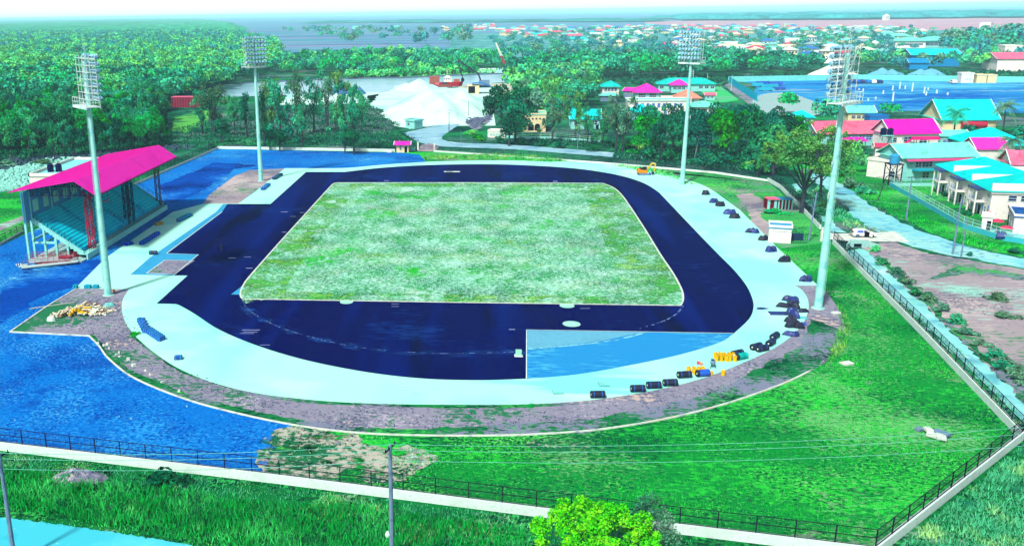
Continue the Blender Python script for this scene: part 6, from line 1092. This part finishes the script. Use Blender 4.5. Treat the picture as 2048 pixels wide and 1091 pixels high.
for x, y, l in ((1207, 770, 'right'), (1115, 785, 'left')):
    t = thing('pallet', f'pale cyan pallet {l} of the two on the near curve', 'pallet', P(x, y), .1); MB().box((0, 0, .2), (1.3, 1.1, .16)).build('deck', plain('palcy', (115, 220, 225)), t); [MB().box((0, q, .06), (1.3, .12, .12)).build('runner', GREYP, t) for q in (-.45, 0, .45)]; mb = MB(); [mb.box((-.5 + k * .25, 0, .3), (.16, 1.1, .05)) for k in range(5)]; mb.build('slat', CYANW, t)
t = thing('marking_cart', 'small pale green cart with trolley frame on the dark track', 'cart', P(1037, 712)); MB().box((0, .1, .55), (.85, .6, .75)).build('box', plain('cartg', (160, 240, 215)), t); MB().box((0, -.1, .16), (1.2, .9, .1)).build('frame', WHITE, t); [MB().cyl((q, -.45, .12), (q, -.35, .12), .12, .12, 10).build('wheel', BLK, t) for q in (-.45, .45)]
# ------------------------------------------------------------------ log pile
R = random.Random(11); c = P(163, 628); LG = []
lmats = [plain('log_pale', (250, 240, 215)), plain('log_white', (235, 250, 240)), plain('log_brown', (150, 110, 80)), YEL]
for k in range(4):
    mb = MB(); mb.cyl((-.95, 0, 0), (.95, 0, 0), .13, .11, 9); mb.cyl((.955, 0, 0), (.96, 0, 0), .1, .1, 9); q = mb.build('log', lmats[k]); LG.append(q.data); bpy.data.objects.remove(q)
for i in range(210):
    u = R.uniform(-1, 1); v = R.uniform(-1, 1); H_ = 1.9 * (1 - abs(u) ** 1.6) * (1 - abs(v) ** 1.8 * .8) * (1.15 if u > 0 else .75); z = .14 + max(0, H_) * R.random() ** .45
    X, Y = c[0] + u * 4.4 + v * .3, c[1] + v * 1.5 + u * .8; yel = (-.25 < u < .4 and v < -.25 and R.random() < .6); k = 3 if yel else R.choices([0, 1, 2], [6, 3, 2])[0]
    o = link('log', LG[k], None, (X, Y, z)); s = R.uniform(.4, .7) if yel else R.uniform(.5, .95); o.scale = (s, .95, .95); o.rotation_euler = (0, R.uniform(-.35, .35), (1.35 if u < .1 else .6) + R.gauss(0, .45))
    tag(o, 'short yellow-ended piece in the front of the cut wood pile' if yel else 'cut log lying in the heap of wood at the foot of the mast', 'log', 'yellow pieces in the wood pile' if yel else 'logs of the wood pile')
blob('sheet_scrap', 'crumpled pale cyan sheet at the right end of the log pile', 'sheet', 217, 612, 1.8, 2.6, .5, plain('csheet', (130, 225, 225)), seed=3); blob('sheet_scrap', 'white sacks at the left end of the log pile', 'sack', 103, 640, 1.6, 1.4, .6, WHITE, seed=4)
b = P(105, 612); t = link('plank', None, None); bpy.data.objects.remove(t); mb = MB(); mb.beam((-3.2, -1.9, .12), (3.1, 1.9, .16), .2, .12); tag(mb.build('plank', plain('plk', (190, 205, 195)), None, b), 'long pale plank lying left of the log pile', 'plank')
# ------------------------------------------------------------------ excavator, car, people
t = thing('excavator', 'yellow excavator parked at the far apron edge', 'excavator', P(1286, 350), 0.05); t.scale = (.78, .78, .8)
for q in (-1., 1.):
    mb = MB(); pts_ = [(-1.9, .1), (-1.6, 0), (1.6, 0), (1.9, .1), (2.1, .45), (1.7, .85), (-1.7, .85), (-2.1, .45)]; n = 8
    mb.add([(x, q - .28, z) for x, z in pts_] + [(x, q + .28, z) for x, z in pts_], [tuple(range(n)), tuple(range(n, 2 * n))[::-1]] + [(i, n + i, n + (i + 1) % n, (i + 1) % n) for i in range(n)]); mb.build('track', GREYP if q < 0 else BLK, t)
mb = MB(); mb.box((-.4, 0, 1.5), (3.4, 2.3, 1.1)); mb.box((-1.7, 0, 1.75), (1.2, 2.4, 1.3)); mb.box((0, 0, .95), (1.4, 1.4, .3)); mb.build('body', ORG, t)
cb_ = MB(); cb_.box((.35, -.55, 2.55), (1.5, 1.0, 1.4), 0, 0, .86); cb_.box((-.9, 0, 2.5), (1.1, 1.6, .5)); cb_.build('cab', BLK, t)
bm = MB(); bm.beam((1.1, .2, 1.7), (3.2, .25, 4.4), .38, .45); bm.beam((3.2, .25, 4.4), (4.6, .3, 4.0), .34, .4); bm.build('boom', YEL, t); sm = MB(); sm.beam((4.6, .3, 4.15), (4.1, .3, 1.3), .28, .34); sm.build('stick', YEL, t)
bk_ = MB(); bk_.box((3.8, .3, .75), (1., 1., .9), 0, 0, .7); bk_.build('bucket', BLK, t); bl_ = MB(); bl_.box((2.6, 0, .5), (.25, 2.5, .8)); bl_.build('blade', BLUEB, t); hy = MB(); hy.cyl((1.6, .2, 2.2), (2.9, .25, 3.4), .09, .07, 8); hy.cyl((3.1, .25, 4.7), (4.7, .3, 4.4), .08, .06, 8); hy.build('hydraulic_ram', WHITE, t)
def car(x, y, rz, lab, body, parts=True, grp=None, s=1.):
    t = thing('parked_car', lab, 'car', P(x, y), rz, grp); t.scale = (s, s, s)
    prof = [(-2.25, .35), (-2.3, .85), (-2.15, 1.05), (-1.75, 1.5), (-1.2, 1.62), (.25, 1.6), (1.05, 1.08), (2.0, .92), (2.25, .7), (2.25, .35)]; n = len(prof); mb = MB(); cols = [(-.86, 0), (-.93, 0), (.93, 0), (.86, 0)]; ws = []
    for px_, z in prof: w2 = .92 - max(0, z - .9) * .25; ws.append(w2)
    vs = [(p[0], -w2, p[1]) for p, w2 in zip(prof, ws)] + [(p[0], w2, p[1]) for p, w2 in zip(prof, ws)]
    mb.add(vs, [tuple(range(n)), tuple(range(n, 2 * n))[::-1]] + [(i, n + i, n + (i + 1) % n, (i + 1) % n) for i in range(n)]); mb.build('body', body, t)
    for sy in (-1, 1):
        g = MB(); g.add([(-1.65, sy * .895, 1.02), (-.35, sy * .895, 1.02), (-.35, sy * .80, 1.48), (-1.35, sy * .80, 1.48)], [(0, 1, 2, 3)]); g.build('window', BLUEG, t); g = MB(); g.add([(-.25, sy * .895, 1.02), (.8, sy * .895, 1.02), (.2, sy * .80, 1.5), (-.25, sy * .80, 1.5)], [(0, 1, 2, 3)]); g.build('window', GLASS, t)
        for wx in (-1.4, 1.4):
            wh_ = MB(); wh_.cyl((wx, sy * .72, .36), (wx, sy * .97, .36), .36, .36, 18); tt = wh_.build('tyre', BLK, t); MB().cyl((wx, sy * .96, .36), (wx, sy * .985, .36), .2, .2, 12).build('rim', GREYP, tt)
    g = MB(); g.add([(.32, -.7, 1.6), (.32, .7, 1.6), (1.06, .8, 1.12), (1.06, -.8, 1.12)], [(0, 3, 2, 1)]); g.build('windscreen', GLASS, t); [MB().box((2.25, q, .72), (.08, .35, .16)).build('headlight', WHITE, t) for q in (-.65, .65)]
    return t
ct = car(1726, 473, -.03, 'white parked car with its near front door open on the driveway', WHITEW, s=1.05); MB().box((.35, -.94, .72), (.95, .03, .95)).build('door_opening', DARK, ct); mb = MB(); mb.beam((.85, -.95, .72), (1.15, -1.75, .72), .07, .85); mb.build('open_door', WHITEW, ct)
mb = MB(); mb.beam((-2.1, 0, 1.1), (-2.9, 0, 1.75), 1.5, .08); mb.build('tailgate', DARKST, ct)
for i, (x, y, m) in enumerate(((1690, 166, BLUEWALL), (1700, 166, NAVY), (1711, 166.5, BLUEB), (1722, 166.5, NAVY), (1733, 167, BLUEWALL), (1745, 167, WHITEW), (1756, 167, NAVY), (1905, 167, WHITEW))): car(x, y, 1.5 if i % 2 else 1.7, f"{['first', 'second', 'third', 'fourth', 'fifth', 'sixth', 'seventh', 'single white'][i]} vehicle {'in the row at' if i < 7 else 'left of the block hut by'} the works yard wall", m, grp='vehicles in the works yard', s=1.5)
car(2000, 476, 1.2, 'dark car parked behind the kiosk in the estate', NAVY)
for i, (x, y, w_, h) in enumerate(((1514, 174, 7, 2.6), (1525, 171, 9, 2.8), (1540, 176, 10, 2.4), (1552, 172, 8, 2.8), (1531, 182, 9, 2.), (1560, 180, 6, 2.))):
    t = thing('flatbed_trailer', f"{['first', 'second', 'third', 'fourth', 'fifth', 'sixth'][i]} blue trailer from the left in the works yard", 'trailer', P(x, y), .2 * (i % 3) - .1, 'blue trailers in the works yard'); MB().box((0, 0, h * .6), (w_, 2.8, h * .7), 0, 0, .9).build('body', BLUEB if i % 2 else plain('cyanp', (40, 190, 225)), t); [MB().cyl((q, -1.3, .5), (q, 1.3, .5), .5, .5, 10).build('wheel', BLK, t) for q in (-w_ * .3, w_ * .3)]
# yard posts
R = random.Random(8)
for i, (x, y, h) in enumerate(((1726, 183, 2.5), (1766, 188, 3.), (1785, 181, 4), (1799, 178, 6), (1810, 178, 3), (1824, 183, 7), (1848, 187, 5), (1852, 191, 3), (1873, 187, 3), (1736, 202, 2), (1785, 203, 7), (1895, 190, 2), (1751, 199, 2), (1718, 180, 1.5), (1856, 180, 2.))):
    t = MB().box((0, 0, h * .35), (.7, .5, h * .7), 0, 0, .9).build('marker_post', WHITE, None, P(x, y)); tag(t, f"white concrete stub {'tall' if h > 4 else 'short'}, standing in the blue works yard {'left' if x < 1770 else 'centre' if x < 1830 else 'right'}", 'post', 'white stubs in the works yard')
def person(x, y, lab, rz, shirt, pants, walk=.25, z=0.):
    t = thing('person', lab, 'person', (*P(x, y)[:2], z), rz); j = [(0, 0, .95, .13), (0, 0, 1.15, .13), (0, 0, 1.4, .15), (0, 0, 1.52, .06), (0, 0.01, 1.6, .07), (0, .02, 1.72, .095),
        (-.1, 0, .9, .1), (-.11, walk * .5, .5, .07), (-.11, walk * .6 - .1, .08, .05), (-.11, walk * .6 + .08, .04, .04), (.1, 0, .9, .1), (.11, -walk * .4, .5, .07), (.11, -walk, .1, .05), (.11, -walk + .17, .04, .04),
        (-.2, 0, 1.4, .07), (-.27, -walk * .4, 1.12, .05), (-.26, .05 - walk * .3, .88, .04), (.2, 0, 1.4, .07), (.27, walk * .3, 1.12, .05), (.26, walk * .6, .9, .04)]
    e = [(0, 1), (1, 2), (2, 3), (3, 4), (4, 5), (0, 6), (6, 7), (7, 8), (8, 9), (0, 10), (10, 11), (11, 12), (12, 13), (2, 14), (14, 15), (15, 16), (2, 17), (17, 18), (18, 19)]
    me = bpy.data.meshes.new('body'); me.from_pydata([q[:3] for q in j], e, []); o = link('body', me, t); me.skin_vertices or None
    md = o.modifiers.new('skin', 'SKIN')
    if not me.skin_vertices: me.attributes
    for v, q in zip(me.skin_vertices[0].data, j): v.radius = (q[3], q[3])
    me.skin_vertices[0].data[0].use_root = True; sd = o.modifiers.new('sub', 'SUBSURF'); sd.levels = 1; sd.render_levels = 1; me.materials.append(shirt)
    MB().lathe((0, 0, 0), [(.15, .9), (.165, 1.1), (.19, 1.4), (.1, 1.5)], 12).build('shirt', shirt, t); MB().lathe((0, .02, 1.72), [(.1, .0), (.105, .05), (.06, .11), (0.01, .12)], 10).build('hair', BLK, t)
    pt = MB(); pt.cyl((-.1, 0, .95), (-.11, walk * .5, .5), .12, .085, 9); pt.cyl((-.11, walk * .5, .5), (-.11, walk * .6 - .1, .12), .085, .07, 9); pt.cyl((.1, 0, .95), (.11, -walk * .4, .5), .12, .085, 9); pt.cyl((.11, -walk * .4, .5), (.11, -walk, .14), .085, .07, 9); pt.build('trousers', pants, t)
try:
    person(443, 503, 'person in dark clothes walking on the dark track', .4, BLK, BLK)
    person(1850, 262, 'person', 0, BLK, BLK) if False else None
except Exception as ex: print('person failed', ex)
# ------------------------------------------------------------------ sand works
def heap(x, y, sx, sy, h, lab, m=SAND, seed=0, pk=None, name='sand_heap'):
    rng = np.random.default_rng(seed); b = P(x, y); n = 46; mb = MB(); vs = []; pk = pk or [(0, 0, 1.)]; ph = rng.uniform(0, 6.28, 8)
    for j in range(n):
        for i in range(n):
            u, v = 2 * i / (n - 1) - 1, 2 * j / (n - 1) - 1; z = 0
            for a, c_, w_ in pk: d = math.hypot((u - a) * 1.0, (v - c_) * 1.0) / w_; z = max(z, (1 - d) * w_ if d < 1 else 0)
            z = max(z, .0); z += .04 * (math.sin(u * 7 + ph[0]) * math.sin(v * 6 + ph[1]) + math.sin(u * 13 + ph[2] + v * 5) * .5 + math.sin(v * 17 + ph[3]) * .3) * min(1, z * 6); e_ = max(0, 1 - (u * u + v * v) ** 2)
            vs.append((u * sx / 2, v * sy / 2, max(0, z) * h * min(1, e_ * 3) - .02))
    mb.add(vs, [(j * n + i, j * n + i + 1, (j + 1) * n + i + 1, (j + 1) * n + i) for j in range(n - 1) for i in range(n - 1)]); t = mb.build(name, m, None, b, smooth=True); return tag(t, lab, 'sand heap')
heap(872, 229, 56, 92, 15, 'largest white sand heap with several peaks beside the river', pk=[(-.1, .05, .8), (.45, .35, .72), (-.4, .3, .6), (.1, -.3, .62), (.4, -.1, .55), (-.25, -.35, .5), (.15, .3, .75)])
heap(838, 178, 36, 60, 8, 'low spur of white sand behind the largest heap', pk=[(0, 0, .8), (-.5, .1, .5)], seed=2)
heap(1672, 155, 42, 24, 11, 'white sand heap behind the works yard wall', pk=[(-.1, 0, .95), (.4, 0, .5)], seed=3, m=plain('wsand', (250, 252, 250))); heap(1662, 125, 30, 24, 9, 'second white sand heap further behind the yard wall', seed=4, m=plain('wsand', ()))
heap(1770, 152, 28, 20, 7, 'grey-blue gravel heap left behind the yard wall', m=plain('gsand', (110, 190, 220)), seed=5, pk=[(-.2, 0, .8), (.3, 0, .7)]); heap(1852, 152, 28, 20, 7, 'grey-blue gravel heap right behind the yard wall', m=plain('gsand', ()), seed=6, pk=[(-.3, 0, .7), (.2, 0, .8)])
t = thing('dredger', 'red-hulled dredger boat with white wheelhouse behind the sand', 'boat', P(900, 172), .0); t.scale = (.5, .7, .6)
mb = MB(); mb.add([(-14, -3.5, 0), (12, -3.5, 0), (16, 0, 0), (12, 3.5, 0), (-14, 3.5, 0), (-14, -4, 4), (13, -4, 4.4), (18, 0, 5), (13, 4, 4.4), (-14, 4, 4)], [(0, 1, 6, 5), (1, 2, 7, 6), (2, 3, 8, 7), (3, 4, 9, 8), (4, 0, 5, 9), (5, 6, 7, 8, 9)]); mb.build('hull', RED, t)
MB().box((-3, 0, 7.2), (11, 5, 5.6), 0, 0, .92).build('wheelhouse', WHITEW, t); MB().box((-3, 0, 10.6), (6, 4, 1.6)).build('upper_deck', WHITEW, t); MB().cyl((-4, 0, 11), (-4, 0, 20), .3, .2, 8).build('mast', WHITEW, t); mb = MB(); [mb.box((-7 + k * 2.4, -2.56, 8), (1.2, .12, 1.2)) for k in range(4)]; mb.build('window', GLASS, t); MB().box((9, 0, 6), (8, 4, 3)).build('hopper', plain('rust', (190, 110, 90)), t)
MB().cyl((-4, 0, 17), (-1.5, 0, 18.5), .18, .18, 6).build('yard', WHITEW, t)
t = thing('container', 'rust-coloured container at the river edge left of the dredger', 'container', P(869, 168)); t.scale = (.62, .8, .75); MB().box((0, 0, 3.6), (11, 5, 7)).build('body', plain('rust', ()), t); mb = MB(); [mb.box((-5 + k * 1., -2.52, 3.6), (.3, .1, 6.6)) for k in range(11)]; mb.build('rib', plain('rust2', (160, 80, 80)), t)
t = thing('barge', 'low red barge with machinery left of the dredger', 'boat', P(884, 174)); t.scale = (.6, .8, .7); MB().box((0, 0, 1.2), (20, 6, 2.4)).build('hull', plain('rust2', (160, 80, 80)), t); MB().box((3, 0, 3.4), (5, 3, 2)).build('pump', BARK, t); MB().box((-5, 0, 3.1), (4, 4, 1.4)).build('deck_box', PINK, t)
t = thing('long_reach_crane', 'black long-reach excavator by the blue-roofed shed', 'excavator', P(962, 175)); mb = MB(); mb.beam((0, 0, 4), (-2, 0, 9), 1., 1.); mb.beam((-2, 0, 9), (-15, 0, 17.5), .9, 1.); mb.beam((-15, 0, 17.5), (-12, 0, 6), .6, .7); mb.build('boom', BLK, t); MB().box((2, 0, 3), (7, 4, 3.4)).build('body', GREYP, t); [MB().box((2, q, .8), (8, 1, 1.6)).build('track', BLK, t) for q in (-1.8, 1.8)]; MB().box((-12, 0, 5), (2, 2, 2)).build('bucket', DARK, t)
t = thing('open_shed', 'small open shed with sloping blue roof in the sand yard', 'shed', P(950, 187)); mb = MB(); mb.add([(-2, -5, 6), (4, -5, 6.5), (16, -5, 1), (16, 5, 1), (4, 5, 6.5), (-2, 5, 6)], [(0, 1, 4, 5), (1, 2, 3, 4)]); mb.build('roof', BLUEWALL, t); MB().box((-1, 0, 2.6), (7, 8, 5.2)).build('wall', CREAM, t); MB().box((-2, -4.1, 2.6), (4, .2, 4)).build('doorway', DARK, t)
t = thing('lattice_crane', 'red and white lattice boom crane beyond the river', 'crane', P(1012, 138)); t.scale = (.7, .9, .58); cr = MB(); cr2 = MB()
for m_, a, b, w0, w1 in ((cr, (0, 0, 2), (-6, 0, 19), 2.4, 2.2), (cr2, (-6, 0, 19), (-13, 0, 38), 2.2, .6)):
    A_, B_ = Vector(a), Vector(b); n = 7
    for k in range(n):
        p, q = A_.lerp(B_, k / n), A_.lerp(B_, (k + 1) / n); wa, wb = w0 + (w1 - w0) * k / n, w0 + (w1 - w0) * (k + 1) / n
        for sx_ in (-1, 1):
            for sy_ in (-1, 1): m_.beam(p + Vector((sx_ * wa / 2, sy_ * wa / 2, 0)), q + Vector((sx_ * wb / 2, sy_ * wb / 2, 0)), .75)
        m_.beam(p + Vector((-wa / 2, -wa / 2, 0)), q + Vector((wb / 2, -wb / 2, 0)), .3); m_.beam(p + Vector((wa / 2, -wa / 2, 0)), q + Vector((-wb / 2, -wb / 2, 0)), .3)
cr.build('boom', RED, t); cr2.build('boom_tip', WHITEW, t); MB().box((1, 0, 2.5), (7, 4, 3.6)).build('cab', RED, t); [MB().box((1, q, .5), (8, 1.1, 1.2)).build('track', BLK, t) for q in (-1.8, 1.8)]
t = thing('container', 'long red container roof in the clearing beside the forest', 'container', P(376, 214)); MB().box((0, 0, 2.8), (16, 6, 5.4)).build('body', plain('rcont', (165, 40, 75)), t); mb = MB(); [mb.box((-7.5 + k * 1.5, -3.04, 2.8), (.3, .1, 5)) for k in range(11)]; mb.build('rib', DARKST, t); MB().box((0, 0, 5.6), (16.4, 6.4, .2)).build('lid', PINK, t)
t = thing('tarpaulin_heap', 'blue tarpaulin cover near the river left of the big sand heap', 'tarpaulin', P(690, 188)); MB().box((0, 0, 2), (26, 8, 4), 0, 0, .7).build('cover', BLUEB, t); MB().box((-8, -4.2, .4), (8, 1, .8)).build('weight', KERB, t)
blob('dune', 'small dark drift of gravel across the sand road', 'gravel heap', 898, 226, 20, 5, .8, plain('gdr', (90, 130, 170)), seed=8)
heap(150, 957, 7, 4.2, 1.9, 'grey mound of dug soil in the grass outside the near fence', m=EARTH, seed=9, pk=[(0, 0, .8), (.4, .1, .6)], name='soil_mound')
# ------------------------------------------------------------------ odds and ends on the ground
t = thing('culvert', 'pale concrete culvert headwall with dark opening at the drain', 'culvert', P(1717, 494)); MB().box((0, 0, .75), (3.6, .5, 1.5)).build('headwall', plain('culv', (160, 215, 215)), t); MB().beam((-1.8, 0, .7), (-2.9, -1.4, .35), .3, 1.2).build('wing_wall', plain('culv', ()), t); MB().beam((1.8, 0, .7), (3.3, -1., .35), .3, 1.1).build('wing_wall', plain('culv', ()), t); MB().box((-.3, -.26, .45), (1.5, .06, .7)).build('opening', DARK, t)
for x, y, s, l in ((1693, 728, 1.6, 'flat pale concrete slab in the grass near the fourth mast'), (1672, 627, 1.3, 'thin pale slab at the edge of the earth bank by the fourth mast')):
    t = thing('slab', l, 'slab', P(x, y), .4); MB().box((0, 0, .16), (s, s * .7, .22)).build('top', KERB, t); MB().box((0, 0, .03), (s * .9, s * .6, .1)).build('base', GREYP, t)
t = thing('rubble_slab', 'broken pale slab with grey debris in the green field', 'rubble', P(1866, 872)); t.scale = (1.35, 1.5, 1.3); [MB().box((a, b, .2 + k * .04), (s, s * .8, .22), r_).build('piece', KERB if k % 2 else GREYP, t) for k, (a, b, s, r_) in enumerate(((-.7, .9, .6, .5), (0, 0, 1.1, .9), (.5, .3, .9, .3), (.3, -.6, .9, 1.2), (.9, -.2, .7, .6), (-.2, .5, .7, 1.6)))]
R = random.Random(21); sv = []
def stones(name, lab, px, n, s0, s1, m, seed):
    R = random.Random(seed); pl = [P(x, y)[:2] for x, y in px]; xs = [p[0] for p in pl]; ys = [p[1] for p in pl]; mb = MB(); k = 0
    while k < n:
        x, y = R.uniform(min(xs), max(xs)), R.uniform(min(ys), max(ys))
        if not inside(x, y, pl): continue
        s = R.uniform(s0, s1); mb.box((x, y, s * .3), (s * R.uniform(.7, 1.3), s, s * .8), R.uniform(0, 3), 0, R.uniform(.5, .9)); k += 1
    tag(mb.build(name, m), lab, 'rubble', kind='stuff')
stones('rubble', 'scattered pale stones along the outer kerb of the left curve', [(185, 680), (240, 715), (330, 770), (420, 812), (400, 800), (300, 745), (215, 690)], 16, .2, .55, KERB, 1)
stones('rubble', 'field of pale demolition rubble left of the grandstand', [(-60, 395), (0, 345), (100, 318), (160, 318), (120, 345), (60, 372), (0, 385)], 900, .4, 1.3, plain('rubb', (160, 240, 230)), 2)
stones('brushwood', 'grey brushwood and debris at the forest edge', [(-60, 340), (0, 320), (140, 305), (350, 292), (420, 290), (330, 305), (150, 318), (0, 345)], 700, .3, 1.2, plain('brushw', (70, 95, 120)), 3)
stones('gravel_lumps', 'small stones strewn over the earth bank', [(60, 650), (200, 590), (250, 600), (300, 720), (600, 815), (1000, 830), (1300, 805), (1580, 710), (1660, 640), (1660, 700), (1450, 800), (1200, 850), (850, 860), (480, 820), (220, 710), (178, 665)], 1500, .05, .2, plain('lump', (90, 105, 135)), 4)
stones('boulders', 'dark rock edging beside the sand road', [(930, 245), (960, 215), (985, 208), (985, 235), (950, 258)], 260, .6, 1.8, plain('rocks', (105, 115, 150)), 5)
stones('lot_debris', 'pale scraps scattered on the blue gravel yard', [(-60, 700), (20, 680), (170, 690), (400, 815), (560, 860), (500, 930), (0, 870)], 12, .1, .22, plain('scr', (150, 215, 240)), 6)
# ------------------------------------------------------------------ haze
hz = MB(); hz.box((0, 9000, 29.5), (50000, 20400, 61.0)); ho = hz.build('haze', None) if False else None
mb = MB(); mb.box((0, 0, 0), (1, 1, 1)); me_ = None
hm = bpy.data.materials.new('haze_air'); hm.use_nodes = True; nt = hm.node_tree; nt.nodes.remove(nt.nodes['Principled BSDF']); pv = nt.nodes.new('ShaderNodeVolumePrincipled')
pv.inputs['Color'].default_value = (.42, .90, 1., 1); pv.inputs['Density'].default_value = .0001; pv.inputs['Anisotropy'].default_value = -.3; nt.links.new(pv.outputs[0], nt.nodes['Material Output'].inputs['Volume'])
mb = MB(); mb.box((0, 14400, 29.5), (64000, 30400, 62.)); o = mb.build('haze', hm); tag(o, 'pale air thickening with distance', 'haze', kind='stuff')
print('objects', len(SC.objects), 'trees', len(ind), 'rest', len(rest), 'missing parents ok')
